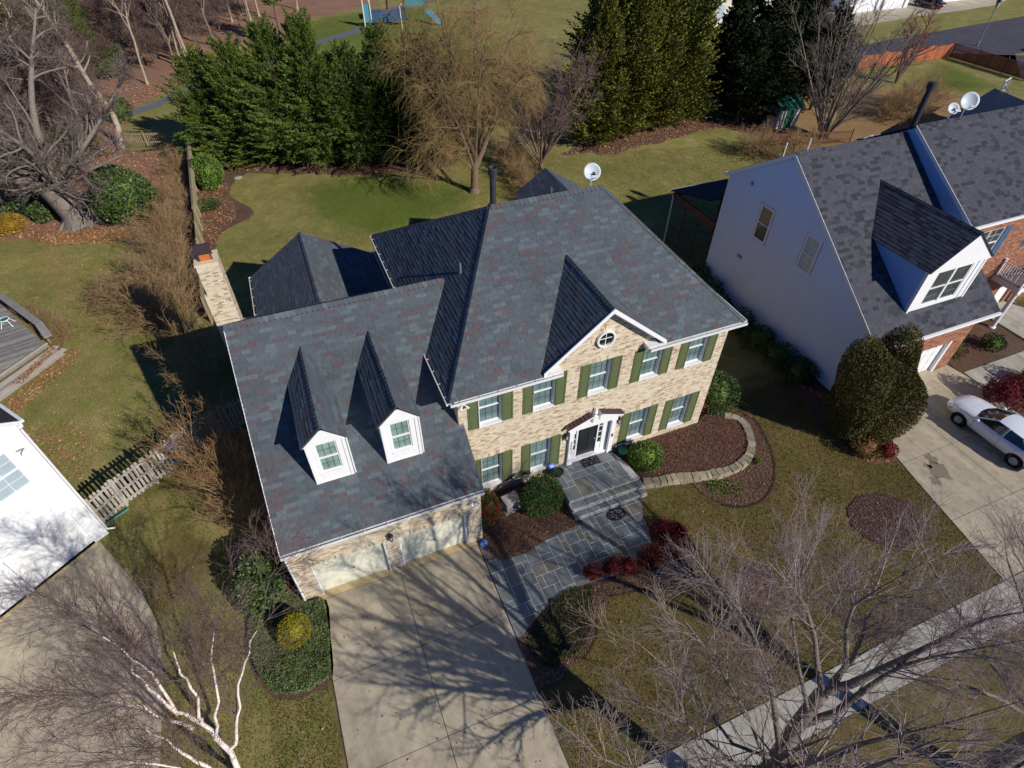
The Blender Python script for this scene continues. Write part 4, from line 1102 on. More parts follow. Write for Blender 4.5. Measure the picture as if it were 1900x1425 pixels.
MB().prism([(WXC, WY1 + 0.03, WZR - 0.12), (WX1 - 0.02, WY1 + 0.03, WZE - 0.14), (WX1 - 0.02, WY1 + 0.03, WZE), (WXC, WY1 + 0.03, WZR)], (0, -0.03, 0)).build('rake_board', M['white_paint'], house)
def gutter(p0, p1, out, w=0.12, h=0.11, hang=0.75, debris=True):
    p0, p1, out = Vector(p0), Vector(p1), Vector(out); d = p1 - p0; L = d.length; u = d / L
    b = MB()
    b.obox(p0, d, out * 0.008, Z * -h); b.obox(p0 + out * w, d, out * 0.009, Z * (-h + 0.0)); b.obox(p0 - Z * h, d, out * w, Z * 0.008)
    b.obox(p0 + out * (w - 0.02), d, out * 0.032, Z * 0.012)
    b.obox(p0, u * 0.008, out * w, Z * -h); b.obox(p1, u * -0.008, out * w, Z * -h)
    g = b.build('gutter', M['gutter_white'], house)
    hb = MB(); n = max(2, int(L / hang))
    for k in range(n): hb.obox(p0 + u * (L * (k + 0.5) / n), u * 0.03, out * w, Z * 0.008)
    hb.build('gutter_hanger', M['gutter_white'], g)
    MB().obox(p0 - Z * (h - 0.03) + u * 0.02 + out * 0.012, d * 0.985, out * (w - 0.02), Z * 0.012).build('leaf_debris', M['gutter_debris'], g)
gutter((-0.37, -0.37, 6.845), (GX0 + 0.75, -0.37, 6.845), (0, -1, 0))
gutter((GX1 - 0.75, -0.42, 6.845), (W_ + 0.4, -0.42, 6.845), (0, -1, 0), w=0.1)
gutter((-0.37, D_ + 0.36, 6.845), (-0.37, -0.36, 6.845), (-1, 0, 0))
gutter((W_ + 0.37, -0.36, 6.845), (W_ + 0.37, D_ + 0.36, 6.845), (1, 0, 0))
gutter((gxl, -2.195, 3.675), (0.17, -2.195, 3.675), (0, -1, 0))
gutter((WX0, WY1, WZE), (WX0, 12.4, WZE), (-1, 0, 0))
gutter((WX1, 12.6, WZE), (WX1, WY1, WZE), (1, 0, 0), hang=2)
def downspout(pts, r=0.04):
    MB().tube(pts, r, 6).build('downspout', M['white_paint'], house)
downspout([(gxl + 0.1, -2.27, 3.57), (gxl + 0.1, -2.27, 3.45), (gxl + 0.06, -2.09, 3.30), (gxl + 0.06, -2.09, 0.12), (gxl + 0.0, -2.25, 0.04)])
downspout([(WX0 - 0.06, 12.5, 3.3), (WX0 - 0.06, 12.5, 3.55), (WX0 - 0.02, 12.32, 3.62), (WX0 - 0.9, 12.28, 3.66)], 0.035)
downspout([(0.82, -0.42, 6.74), (0.82, -0.3, 6.5), (0.82, -0.05, 6.4), (0.82, -0.05, 4.75)], 0.016)

# chimney
chx0, chx1, chy0, chy1 = -8.14, -7.26, 9.35, 10.35
ch = MB().box(chx0 - 0.12, chx1, chy0 - 0.06, chy1 + 0.06, -0.2, 7.2).box(chx0, chx1, chy0, chy1, 7.2, 8.62).build('chimney', M['mortar'], house)
MB().box(chx0 - 0.03, chx1 + 0.03, chy0 - 0.03, chy1 + 0.03, 8.621, 8.70).build('crown', M['keystone'], ch)
cbk = brick_field((0, chy0, 0), X, Z, -Y, [(chx0, 7.2), (chx1, 7.2), (chx1, 8.62), (chx0, 8.62)], [], 5)
cbk += brick_field((0, chy0 - 0.06, 0), X, Z, -Y, [(chx0 - 0.12, 3), (chx1, 3), (chx1, 7.2), (chx0 - 0.12, 7.2)], [], 6)
cbk += brick_field((chx1, 0, 0), Y, Z, X, [(chy0, 5.4), (chy1, 5.4), (chy1, 8.62), (chy0, 8.62)], [], 7)
pieces_to_parts(cbk, 40, 'brick', M['brick_tan'], ch)
fx, fy = (chx0 + chx1) / 2, (chy0 + chy1) / 2
MB().box(fx - 0.2, fx + 0.2, fy - 0.26, fy + 0.2, 8.7, 8.98).build('flue', M['flue_orange'], ch)
cc = MB()
for sx, sy in ((-1, -1), (1, -1), (1, 1), (-1, 1)): cc.box(fx + sx * 0.26 - 0.02, fx + sx * 0.26 + 0.02, fy + sy * 0.22 - 0.02, fy + sy * 0.22 + 0.02, 8.7, 9.1)
cc.prism([(fx - 0.34, fy - 0.42, 9.1), (fx + 0.34, fy - 0.42, 9.1), (fx + 0.34, fy, 9.26), (fx - 0.34, fy, 9.26)], (0, 0, 0.04)).prism([(fx - 0.34, fy, 9.26), (fx + 0.34, fy, 9.26), (fx + 0.34, fy + 0.42, 9.1), (fx - 0.34, fy + 0.42, 9.1)], (0, 0, 0.04))
cc.build('chimney_cap', M['cap_brown'], ch)
# flue pipe on the ridge and small plumbing vent
MB().lathe([(0.26, 0), (0.15, 0.12), (0.13, 0.14), (0.13, 1.34), (0.185, 1.36), (0.185, 1.60), (0.15, 1.63), (0.13, 1.60), (0.13, 1.5)], c=(3.88, 6.2, 10.6), n=16).build('flue_pipe', M['metal_dark'], house, smooth=False)
MB().lathe([(0.07, -0.1), (0.05, 0.05), (0.045, 0.42)], c=(1.80, 4.5, 8.93), n=10).build('vent_pipe', M['metal_grey'], house)
MB().lathe([(0.04, 0), (0.04, 0.2)], c=(7.0, 7.2, 10.2), n=8).build('vent_pipe', M['metal_grey'], house)
# rear bay roof seen over the ridge
rb = [(4.3, 12.2, 6.55), (9.1, 12.2, 6.55), (9.1, 15.2, 6.55), (4.3, 15.2, 6.55)]

# ------------------------------------------------------------------ white house to the right
nh = thing('white_house', 'large white sided house with charcoal shingle roof and a wide white dormer over its garage', 'house', (0, 0, 0))
X1, X2 = 20.5, 28.1
PK, RE, FE = (6.88, 10.07), (11.27, 7.27), (-1.79, 3.86)      # ridge, rear eave, front eave (y, z)
mF = (PK[1] - FE[1]) / (PK[0] - FE[0]); mB = (PK[1] - RE[1]) / (RE[0] - PK[0])
zF = lambda y: PK[1] - mF * (PK[0] - y)
zTop = lambda y: (zF(y) if y < PK[0] else PK[1] - mB * (y - PK[0])) - 0.14
MB().prism([(X1 + 0.02, -1.45, -0.2), (X1 + 0.02, 11.0, -0.2), (X1 + 0.02, 11.0, zTop(11.0)), (X1 + 0.02, PK[0], zTop(PK[0])), (X1 + 0.02, -1.45, zTop(-1.45))], (0.2, 0, 0)).build('gable_wall', M['tarp_grey'], nh)  # darker grey backing paints the shadow lines between the siding boards
# clapboards, one board per course
sw_ = bpy.data.objects['gable_wall.001'] if 'gable_wall.001' in bpy.data.objects else bpy.data.objects['gable_wall']
nwin = [(6.97, 7.90, 4.86, 6.80), (3.46, 4.36, 4.93, 6.83)]
z = 0.1; ex = 0.155
while z < PK[1] - 0.4:
    gpoly = [(-1.44, -0.2), (10.99, -0.2), (10.99, zTop(11.0)), (PK[0], zTop(PK[0])), (-1.44, zTop(-1.45))]
    ivs = scan_intervals(gpoly, z + ex * 0.8)
    for h in nwin:
        if h[2] - 0.1 < z + ex / 2 < h[3] + 0.1:
            nv = []
            for a, b in ivs:
                if a < h[0] < b: nv += [(a, h[0] - 0.11), (h[1] + 0.11, b)]
                else: nv.append((a, b))
            ivs = nv
    for a, b in ivs:
        if b - a > 0.1:
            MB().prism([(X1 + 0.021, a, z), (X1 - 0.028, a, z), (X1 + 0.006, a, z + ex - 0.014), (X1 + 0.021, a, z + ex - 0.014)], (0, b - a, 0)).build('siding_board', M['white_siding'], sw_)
    z += ex
for h in nwin:
    w_ = window(nh, (X1, (h[0] + h[1]) / 2, h[2]), -Y, -X, h[1] - h[0] - 0.02, h[3] - h[2], recess=0.0, cols=2 if h[0] < 5 else 1, rows=2 if h[0] < 5 else 1, glass='glass_sky' if h[0] < 5 else 'glass_dark', munt='white_paint', casing=0.08, sill=None)
for y_, z_, w_ in ((9.1, 7.5, 0.16), (8.37, 3.25, 0.34)):
    MB().box(X1 - 0.07, X1 - 0.013, y_ - w_ / 2, y_ + w_ / 2, z_ - 0.1, z_ + 0.1).build('wall_vent', M['tarp_grey'], nh)
gt = MB()
def rk2(p0, p1, d): gt.prism([p0, p1, (p1[0], p1[1], p1[2] - d), (p0[0], p0[1], p0[2] - d)], (-0.03, 0, 0))
rk2((X1 - 0.05, FE[0], FE[1] - 0.01), (X1 - 0.05, PK[0], PK[1] - 0.01), 0.24); rk2((X1 - 0.05, PK[0], PK[1] - 0.01), (X1 - 0.05, RE[0], RE[1] - 0.01), 0.24)
gt.box(X1 - 0.05, X1 + 0.1, RE[0], RE[0] + 0.1, RE[1] - 0.16, RE[1] - 0.02)
gt.box(X1 - 0.02, X1 + 0.0, -1.44, -1.34, -0.1, 3.9); gt.box(X1 - 0.02, X1 + 0.0, 10.9, 11.0, -0.1, 7.2)
gt.box(X1 - 0.05, 28.93, FE[0] - 0.12, FE[0] + 0.02, FE[1] - 0.16, FE[1] - 0.03)
gt.build('trim', M['white_paint'], nh)
np_ = []
CH, CU = M['shingle_charcoal'], M['charcoal_underlay']
roof_plane('garage_roof', nh, [(X1 - 0.05, FE[0], FE[1]), (28.93, FE[0], FE[1]), (28.93, 1.1, zF(1.1)), (X2, 1.1, zF(1.1)), (X2, PK[0], PK[1]), (X1 - 0.05, PK[0], PK[1])], (X1, FE[0], FE[1]), (X2, FE[0], FE[1]), 40, CH, CU, pool=[])
ro = [o for o in nh.children if o.name.startswith('garage_roof')][0]
for P_, sd in (([(X1 - 0.05, FE[0], FE[1]), (28.93, FE[0], FE[1]), (28.93, 1.1, zF(1.1)), (X1 - 0.05, 1.1, zF(1.1))], 41), ([(X1 - 0.05, 1.1, zF(1.1)), (X2, 1.1, zF(1.1)), (X2, PK[0], PK[1]), (X1 - 0.05, PK[0], PK[1])], 42)):
    for t in shingle_field(P_[0], P_[1], P_, sd, expo=0.19, tmin=0.2, tmax=0.5): np_.append((ro, t))
roof_plane('garage_roof_back', nh, [(X2, RE[0], RE[1]), (X1 - 0.05, RE[0], RE[1]), (X1 - 0.05, PK[0], PK[1]), (X2, PK[0], PK[1])], (X2, RE[0], RE[1]), (X1, RE[0], RE[1]), 43, CH, CU, pool=[])
# front wall: red brick with a wide white garage door
ndh = [(22.1, 27.0, -0.1, 2.15)]
fw = cell_wall('front_wall', nh, M['brick_red_plain'], (0, -1.45, 0), X, Z, -Y, X1 + 0.22, 28.1, -0.2, 3.72, ndh)
nb_ = brick_field((0, -1.45, 0), X, Z, -Y, [(X1 + 0.22, 0), (28.1, 0), (28.1, 3.7), (X1 + 0.22, 3.7)], ndh, 44)
nb_ = [t for t in nb_ if t[0].x > 24]
pieces_to_parts(nb_, 60, 'brick', M['brick_red'], fw)
gd = MB().box(22.16, 26.94, -1.27, -1.22, 0.02, 2.1).build('garage_door', M['white_paint'], nh)
for r_ in range(4):
    for c_i in range(8): MB().box(22.16 + c_i * 0.5975 + 0.04, 22.16 + (c_i + 1) * 0.5975 - 0.04, -1.285, -1.2705, 0.04 + r_ * 0.515, 0.04 + r_ * 0.515 + 0.46).build('panel', M['white_paint'], gd)
MB().box(26.94, 27.1, -1.47, -1.2, 0, 2.2).box(22.0, 22.16, -1.47, -1.2, 0, 2.2).box(22.161, 26.939, -1.44, -1.2, 2.101, 2.2).build('garage_door_frame', M['white_paint'], nh)
MB().prism([(24.47, -1.452, 2.2), (24.63, -1.452, 2.2), (24.7, -1.452, 2.5), (24.4, -1.452, 2.5)], (0, -0.05, 0)).build('keystone', M['white_paint'], nh)
MB().box(27.9, 28.1, -1.2, 1.5, -0.2, 3.72).build('side_wall', M['brick_red_plain'], nh)
# wide dormer
dx0, dx1, dyf, dzb, dze, dzr, dxc = 22.95, 26.9, -0.69, 4.64, 6.98, 8.72, 24.93
dm = MB()
dwz0, dwz1, dwx0, dwx1 = 4.87, 6.80, 23.72, 26.12
dm.box(dx0, dwx0, dyf, dyf + 0.14, dzb - 0.1, dze); dm.box(dwx1, dx1, dyf, dyf + 0.14, dzb - 0.1, dze)
dm.box(dwx0 + 0.001, dwx1 - 0.001, dyf, dyf + 0.14, dzb - 0.1, dwz0); dm.box(dwx0 + 0.001, dwx1 - 0.001, dyf, dyf + 0.14, dwz1, dze)
dmo = dm.build('dormer', M['white_paint'], nh)
bk = lambda z: PK[0] - (PK[1] - z) / mF
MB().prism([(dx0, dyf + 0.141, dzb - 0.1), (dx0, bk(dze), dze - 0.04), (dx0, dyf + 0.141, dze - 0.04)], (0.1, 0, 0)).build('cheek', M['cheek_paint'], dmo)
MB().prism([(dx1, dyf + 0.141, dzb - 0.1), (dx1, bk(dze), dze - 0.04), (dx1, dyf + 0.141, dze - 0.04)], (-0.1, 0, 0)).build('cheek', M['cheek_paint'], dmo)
MB().prism([(dx0 - 0.12, dyf - 0.1, dze - 0.04), (dx1 + 0.12, dyf - 0.1, dze - 0.04), (dx1 + 0.12, dyf - 0.1, dze + 0.06), (dxc, dyf - 0.1, dzr - 0.02), (dx0 - 0.12, dyf - 0.1, dze + 0.06)], (0, 0.12, 0)).build('gable_board', M['white_paint'], dmo)
MB().box(dx0 - 0.02, dx0 + 0.12, dyf - 0.03, dyf - 0.002, dzb - 0.08, dze - 0.05).build('corner_board', M['white_paint'], dmo)
MB().box(dx1 - 0.12, dx1 + 0.02, dyf - 0.03, dyf - 0.002, dzb - 0.08, dze - 0.05).build('corner_board', M['white_paint'], dmo)
MB().box(dwx1 + 0.28, dwx1 + 0.33, dyf - 0.03, dyf - 0.002, dzb, dze - 0.05).build('corner_board', M['white_paint'], dmo)
for k in (0, 1):
    cx_ = dwx0 + (dwx1 - dwx0) * (0.25 + 0.5 * k)
    window(nh, (cx_, dyf, dwz0), X, -Y, (dwx1 - dwx0) / 2 - 0.06, dwz1 - dwz0, recess=0.05, cols=2, rows=1, glass='glass_dark', munt='metal_grey', sill=None)
MB().box((dwx0 + dwx1) / 2 - 0.059, (dwx0 + dwx1) / 2 + 0.059, dyf - 0.01, dyf + 0.13, dwz0 + 0.002, dwz1 - 0.002).build('mullion', M['white_paint'], dmo)
yf = dyf - 0.16
for s, q0 in ((-1, dx0 - 0.14), (1, dx1 + 0.14)):
    ze_ = dze + 0.06
    ps = [(q0, yf, ze_), (dxc, yf, dzr), (dxc, bk(dzr), dzr), (q0, bk(ze_), ze_)]
    r_o = roof_plane('dormer_roof', nh, ps, ps[0], ps[3], 50, CH, CU, pool=[], thick=0.05)
    for t in shingle_field((q0, -9, ze_) if s > 0 else (q0, 9, ze_), (q0, 9, ze_) if s > 0 else (q0, -9, ze_), ps, 51 + s, expo=0.19, tmin=0.2, tmax=0.5): np_.append((r_o, t))
    if s < 0: r_keep = r_o
# taller section to the right: side gable strip, roof, brick front
tP, tE = (6.51, 10.56), (1.23, 7.30)
mT = (tP[1] - tE[1]) / (tP[0] - tE[0])
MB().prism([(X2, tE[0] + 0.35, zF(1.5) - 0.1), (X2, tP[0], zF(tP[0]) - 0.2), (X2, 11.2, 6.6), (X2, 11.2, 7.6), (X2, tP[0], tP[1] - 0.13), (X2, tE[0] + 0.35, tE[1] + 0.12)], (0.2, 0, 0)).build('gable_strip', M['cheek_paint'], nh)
tr = [(X2 - 0.06, tE[0], tE[1]), (44, tE[0], tE[1]), (44, tP[0], tP[1]), (X2 - 0.06, tP[0], tP[1])]
t_o = roof_plane('main_roof', nh, tr, tr[0], tr[1], 60, CH, CU, pool=[])
trv = [(X2 - 0.06, tE[0], tE[1]), (39, tE[0], tE[1]), (39, tP[0], tP[1]), (X2 - 0.06, tP[0], tP[1])]
for t in shingle_field(trv[0], trv[1], trv, 61, expo=0.19, tmin=0.2, tmax=0.5): np_.append((t_o, t))
roof_plane('main_roof_back', nh, [(44, 11.8, 7.3), (X2 - 0.06, 11.8, 7.3), (X2 - 0.06, tP[0], tP[1]), (44, tP[0], tP[1])], (44, 11.8, 7.3), (X2, 11.8, 7.3), 62, CH, CU, pool=[])
lay_shingles(np_, 260, CH)
cb = MB()
ridge_caps(cb, (X1 - 0.05, PK[0], PK[1]), (X2 - 0.1, PK[0], PK[1]), (0, -1, -mF), (0, 1, -mB), w=0.16)
ridge_caps(cb, (X2, tP[0], tP[1]), (39, tP[0], tP[1]), (0, -1, -mT), (0, 1, -mT), w=0.16)
ridge_caps(cb, (dxc, yf, dzr), (dxc, bk(dzr), dzr), (-1, 0, -0.85), (1, 0, -0.85), w=0.16)
c_o = cb.build('ridge_cap', CH, nh); c_o['kind'] = 'stuff'
MB().prism([(X2 - 0.09, tE[0], tE[1]), (X2 - 0.09, tP[0], tP[1] - 0.0), (X2 - 0.09, tP[0], tP[1] - 0.22), (X2 - 0.09, tE[0], tE[1] - 0.22)], (0.03, 0, 0)).build('rake_board', M['white_paint'], nh)
MB().box(X2, 44, tE[0] - 0.12, tE[0] - 0.0, tE[1] - 0.15, tE[1] - 0.02).build('eave_board', M['white_paint'], nh)
th = [(29.55, 31.8, 4.62, 6.42)]
tw = cell_wall('brick_front', nh, M['brick_red_plain'], (0, 1.58, 0), X, Z, -Y, 28.12, 44, -0.2, 7.1, th + [(35.4, 36.6, 0.1, 2.3)])
nb_ = brick_field((0, 1.58, 0), X, Z, -Y, [(28.4, 2.6), (35.5, 2.6), (35.5, 7.05), (28.4, 7.05)], th, 64)
pieces_to_parts(nb_, 60, 'brick', M['brick_red'], tw)
for k in (0, 1): window(nh, (30.11 + k * 1.13, 1.58, 4.62), X, -Y, 1.1, 1.8, recess=0.06, cols=2, rows=2, glass='glass_dark', munt='white_paint', sill=None)
shutter(nh, (32.05, 1.58, 4.6), X, -Y, 0.45, 1.85, 'shutter_blue'); shutter(nh, (29.3, 1.58, 4.6), X, -Y, 0.45, 1.85, 'shutter_blue'); shutter(nh, (34.6, 1.58, 4.6), X, -Y, 0.45, 1.85, 'shutter_blue')
MB().box(35.45, 36.55, 1.68, 1.74, 0.12, 2.25).build('front_door', M['white_paint'], nh)
MB().box(44 - 0.2, 44, 1.81, 11.2, -0.2, 7.1).build('side_wall', M['white_siding'], nh)
# portico with balcony
pc = MB().box(33.6, 38.2, -0.1, 1.56, 2.62, 2.95).build('portico', M['white_paint'], nh)
MB().box(33.65, 38.15, -0.05, 1.55, 2.951, 2.99).build('balcony_floor', M['deck_grey'], pc)
for cx_, cy_ in ((33.85, -0.2 + 0.1), (37.95, -0.1)):
    MB().lathe([(0.2, 0), (0.2, 0.1), (0.14, 0.14), (0.12, 2.4), (0.18, 2.46), (0.18, 2.62)], c=(cx_, cy_ + 0.15, 0), n=14).build('column', M['white_paint'], pc)
rl = MB()
rl.tube([(33.7, 1.5, 3.85), (33.7, 0, 3.85), (38.1, 0, 3.85)], 0.035, 6); rl.tube([(33.7, 1.5, 3.08), (33.7, 0, 3.08), (38.1, 0, 3.08)], 0.03, 6)
rl.build('handrail', M['white_paint'], pc)
for px_, py_ in ((33.7, 1.48), (33.7, 0), (36, 0), (38.1, 0)): MB().box(px_ - 0.05, px_ + 0.05, py_ - 0.05, py_ + 0.05, 2.95, 4.0).box(px_ - 0.08, px_ + 0.08, py_ - 0.08, py_ + 0.08, 4.0, 4.05).build('post', M['white_paint'], pc)
bm = MB().box(-0.015, 0.015, -0.015, 0.015, 3.08, 3.84).mesh('baluster', M['white_paint'])
for k in range(10): link('baluster', bm, pc, loc=(33.7, 0.14 + k * 0.135, 0))
for k in range(26): link('baluster', bm, pc, loc=(33.84 + k * 0.165, 0, 0))
# tall black flue and small ridge pipes
MB().lathe([(0.3, -0.6), (0.17, -0.5), (0.16, 1.95), (0.23, 1.97), (0.23, 2.28), (0.2, 2.3)], c=(29.35, 7.6, 9.95), n=16).build('flue_pipe', M['metal_dark'], nh)
for px_ in (X1 + 0.6, X1 + 2.2): MB().tube([(px_, 8.2, 9.0), (px_, 8.2, 10.0)], 0.035, 6).build('vent_pipe', M['white_paint'], nh)
# screened porch behind
sp = MB().prism([(20.6, 12.3, 4.9), (24.99, 12.3, 4.9), (24.99, 15.95, 4.0), (20.45, 15.95, 4.0)], (0, 0, 0.1)).build('porch_roof', M['charcoal_underlay'], nh)
pf = MB().box(20.6, 20.72, 11.3, 15.8, 3.55, 3.95).box(20.721, 24.9, 15.68, 15.8, 3.7, 3.9)
for yy in (12.9, 14.3): pf.box(20.63, 20.71, yy, yy + 0.08, 0.5, 3.55)
pf.box(20.63, 20.71, 11.3, 15.7, 1.5, 1.6); pf.box(20.63, 20.71, 11.3, 15.7, 0.3, 0.5); pf.box(24.8, 24.9, 15.7, 15.8, 0, 3.7)
pf.build('porch_frame', M['wood_brown'], sp)
MB().tube([(20.5, 15.9, 3.9), (20.55, 15.75, 3.6), (20.55, 15.75, 0.1)], 0.045, 6).build('downspout', M['white_paint'], sp)
MB().box(20.5, 25, 16.0, 16.1, 3.92, 4.03).build('gutter', M['gutter_white'], sp)

# ------------------------------------------------------------------ white house on the left
lh = thing('white_garage_house', 'bright white clapboard house corner with a gridded window above its garage door', 'house', (0, 0, 0))
LA = Vector((-14.62, 4.22, 0)); ld_ = Vector((-0.8, -0.6, 0)); ln = Vector((0.6, -0.8, 0))   # front runs from the corner along ld_, faces ln
ud = -ld_                                   # left to right seen from outside
Lw = 9.0; O = LA + ld_ * Lw                 # u=0 at far end, u=Lw at the corner
lw = Lw - 1.24; 
gdh = (Lw - 6.0, Lw - 3.35, 0.0, 2.2)
gdh2 = (Lw - 3.05, Lw - 0.55, 0.0, 2.2)
lwh = (Lw - 2.35, Lw - 0.72 , 4.46, 6.2)
wl = cell_wall('front_wall', lh, M['white_siding_sun'], O, ud, Z, ln, 0, Lw, -0.2, 6.85, [gdh, gdh2, lwh])
z = 2.42; k = 0
while z < 6.8:
    ivs = [(0.02, Lw - 0.14)]
    if lwh[2] - 0.1 < z + 0.08 < lwh[3] + 0.1: ivs = [(0.02, lwh[0] - 0.1), (lwh[1] + 0.1, Lw - 0.14)]
    for a, b in ivs:
        P0 = O + ud * a
        MB().prism([P0 + Z * z + ln * 0.001, P0 + Z * z + ln * 0.018, P0 + Z * (z + 0.146) + ln * 0.006, P0 + Z * (z + 0.146) + ln * 0.001], ud * (b - a)).build('siding_board', M['white_siding_sun'], wl)
    z += 0.15
window(lh, O + ud * ((lwh[0] + lwh[1]) / 2) + Z * lwh[2], ud, ln, lwh[1] - lwh[0], lwh[3] - lwh[2], recess=0.0, cols=3, rows=2, glass='glass_sky', munt='white_paint', casing=0.07, sill=None)
tl = MB()
MB().obox(O + ud * (Lw - 0.13) + ln * 0.001, ud * 0.13, ln * 0.03, Z * 6.8).build('corner_board', M['white_paint'], lh)
tl.obox(O + ln * 0.001 + Z * 2.28, ud * (Lw - 0.131), ln * 0.04, Z * 0.13)
tl.build('band_board', M['white_paint'], lh)
for g in (gdh, gdh2):
    gd = MB().obox(O + ud * g[0] - ln * 0.16 + Z * 0.02, ud * (g[1] - g[0]), -ln * 0.04, Z * 2.18).build('garage_door', M['white_paint'], lh)
    for r_ in range(4):
        MB().obox(O + ud * (g[0] + 0.01) - ln * 0.1595 + Z * (0.03 + r_ * 0.54), ud * (g[1] - g[0] - 0.02), ln * 0.012, Z * 0.525).build('panel', M['white_paint'], gd)
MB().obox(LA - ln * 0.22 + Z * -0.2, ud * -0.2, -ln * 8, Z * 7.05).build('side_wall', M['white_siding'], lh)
# gable end: the eave with its gutter runs back along the side wall
MB().prism([LA + Z * 6.851, LA + ld_ * 9 + Z * 6.851, LA + ld_ * 4.5 + Z * 9.9], -ln * 0.2).build('gable_wall', M['white_siding_sun'], lh)
ra = LA + ud * 0.16 + ln * 0.14 + Z * 6.92
MB().prism([ra, ra + ld_ * 4.68 + Z * 3.16, ra + ld_ * 4.68 + Z * 3.16 - ln * 9, ra - ln * 9], (0, 0, 0.1)).prism([ra + ld_ * 4.681 + Z * 3.16, ra + ld_ * 9.36, ra + ld_ * 9.36 - ln * 9, ra + ld_ * 4.681 + Z * 3.16 - ln * 9], (0, 0, 0.1)).build('roof', M['charcoal_underlay'], lh)
MB().obox(ra + Z * 0.08 + ud * 0.002, ud * 0.11, -ln * 9, Z * -0.12).obox(ra + ud * 0.0 + ln * 0.003 + Z * 0.09, ld_ * 4.6 + Z * 3.1, ln * 0.03, Z * -0.2).build('gutter', M['gutter_white'], lh)
MB().obox(LA + ud * 0.002 + ln * 0.13 + Z * 6.72, ud * 0.15, -ln * 8.9, Z * 0.1).build('soffit', M['white_paint'], lh)
MB().tube([LA + ud * 0.06 + ln * 0.0 + Z * 6.6, LA + ud * 0.06 + Z * 0.25, LA + ud * 0.3 + ln * 0.1 + Z * 0.1], 0.045, 6).build('downspout', M['white_paint'], lh)
MB().tube([O + ud * (lw + 1.0) + ln * 0.03 + Z * 5.9, O + ud * (lw + 0.82) + ln * 0.12 + Z * 5.85, O + ud * (lw + 0.8) + ln * 0.05 + Z * 5.7], 0.02, 5).tube([O + ud * (lw + 0.75) + ln * 0.03 + Z * 5.95, O + ud * (lw + 0.95) + ln * 0.12 + Z * 5.95], 0.03, 6).build('floodlight', M['metal_grey'], lh)

# ------------------------------------------------------------------ wooden deck at the left edge
dk = thing('deck', 'weathered grey wooden deck with broad steps strewn with brown leaves', 'deck', (0, 0, 0))
e1, e0 = Vector((-18.5, 18.65, 0)), Vector((-18.9, 19.6, 0))
sd_ = Vector((-0.665, -0.747, 0)).normalized()          # step edge direction (towards the lower left)
sn = Vector((sd_.y, -sd_.x, 0)); sn = sn if sn.x > 0 else -sn
c0 = Vector((-18.7, 18.55, 0))
bd = Vector((-0.97, -0.24, 0))
# deck boards, laid along bd, clipped on the step edge and the bench side
from mathutils import geometry
deckpoly = [(-18.75, 18.7), (-21.6, 23.7), (-30, 24), (-30, 9), (-26.5, 10.0)]
deckpoly = deckpoly if area2(deckpoly) > 0 else deckpoly[::-1]
bn = Vector((-bd.y, bd.x, 0))
for k in range(-70, 110):
    p = Vector((-24, 17, 0)) + bn * (k * 0.145)
    q = [p - bd * 20, p + bd * 20, p + bd * 20 + bn * 0.131, p - bd * 20 + bn * 0.131]
    q2 = [(v.x, v.y) for v in q]
    if area2(q2) < 0: q2 = q2[::-1]
    q2 = clip_poly(q2, deckpoly)
    if len(q2) >= 3 and abs(area2(q2)) > 0.02:
        MB().prism([(x, y, 0.57) for x, y in q2], (0, 0, 0.032)).build('deck_board', M['deck_grey'], dk)
for k in range(3):
    zz = 0.60 - k * 0.19
    for q in range(2):
        if k == 0 and q == 0: continue
        o = c0 + sn * (k * 0.36 + q * 0.17 - (0.17 if k == 0 else 0)) - sd_ * (0.15 + 0.12 * k)
        MB().obox(o + Z * (zz - 0.03), sd_ * 12, sn * 0.15, Z * 0.034).build('step_board', M['deck_edge'], dk)
    MB().obox(c0 + sn * (k * 0.36 + (0.02 if k else -0.0) + 0.3 - (0.17 if k == 0 else 0)) + Z * (zz - 0.2) - sd_ * 0.1, sd_ * 12, sn * 0.02, Z * 0.165).build('riser', M['deck_grey'], dk)
bp = [Vector(p) for p in ((-18.3, 18.6, 0.95), (-18.95, 20.1, 0.98), (-21.6, 24.2, 1.0))]
for a, b in zip(bp, bp[1:]):
    d = (b - a); nrm = Vector((-d.y, d.x, 0)).normalized()
    MB().obox(a + nrm * -0.2, d * 0.995, nrm * 0.4, Z * 0.05).build('bench_rail', M['deck_grey'], dk)
    MB().obox(a + nrm * 0.05 + Z * -0.4, d * 0.995, nrm * 0.04, Z * 0.36).build('side_board', M['deck_grey'], dk)
# white garden chair on the deck
cp_ = (-20.85, 21.25, 0.602)
gc = thing('garden_chair', 'white tubular garden chair with a teal seat standing on the grey deck', 'chair', cp_)
MB().lathe([(0.0, 0.40), (0.22, 0.40), (0.22, 0.43), (0.0, 0.43)], n=18).build('seat', M['hose_teal'], gc)
ring = [(0.24 * math.cos(t), 0.24 * math.sin(t), 0.42) for t in [2 * math.pi * k / 20 for k in range(21)]]
MB().tube(ring, 0.028, 6).build('seat_ring', M['white_paint'], gc)
for k in range(4):
    t = math.pi / 4 + k * math.pi / 2
    MB().tube([(0.2 * math.cos(t), 0.2 * math.sin(t), 0.4), (0.28 * math.cos(t), 0.28 * math.sin(t), 0.22), (0.42 * math.cos(t), 0.42 * math.sin(t), 0.0)], 0.022, 6).build('leg', M['white_paint'], gc)
MB().tube([(-0.2, 0.12, 0.42), (-0.25, 0.15, 0.8), (-0.3, 0.0, 0.92), (-0.25, -0.15, 0.8), (-0.2, -0.12, 0.42)], 0.022, 6).build('backrest', M['white_paint'], gc)

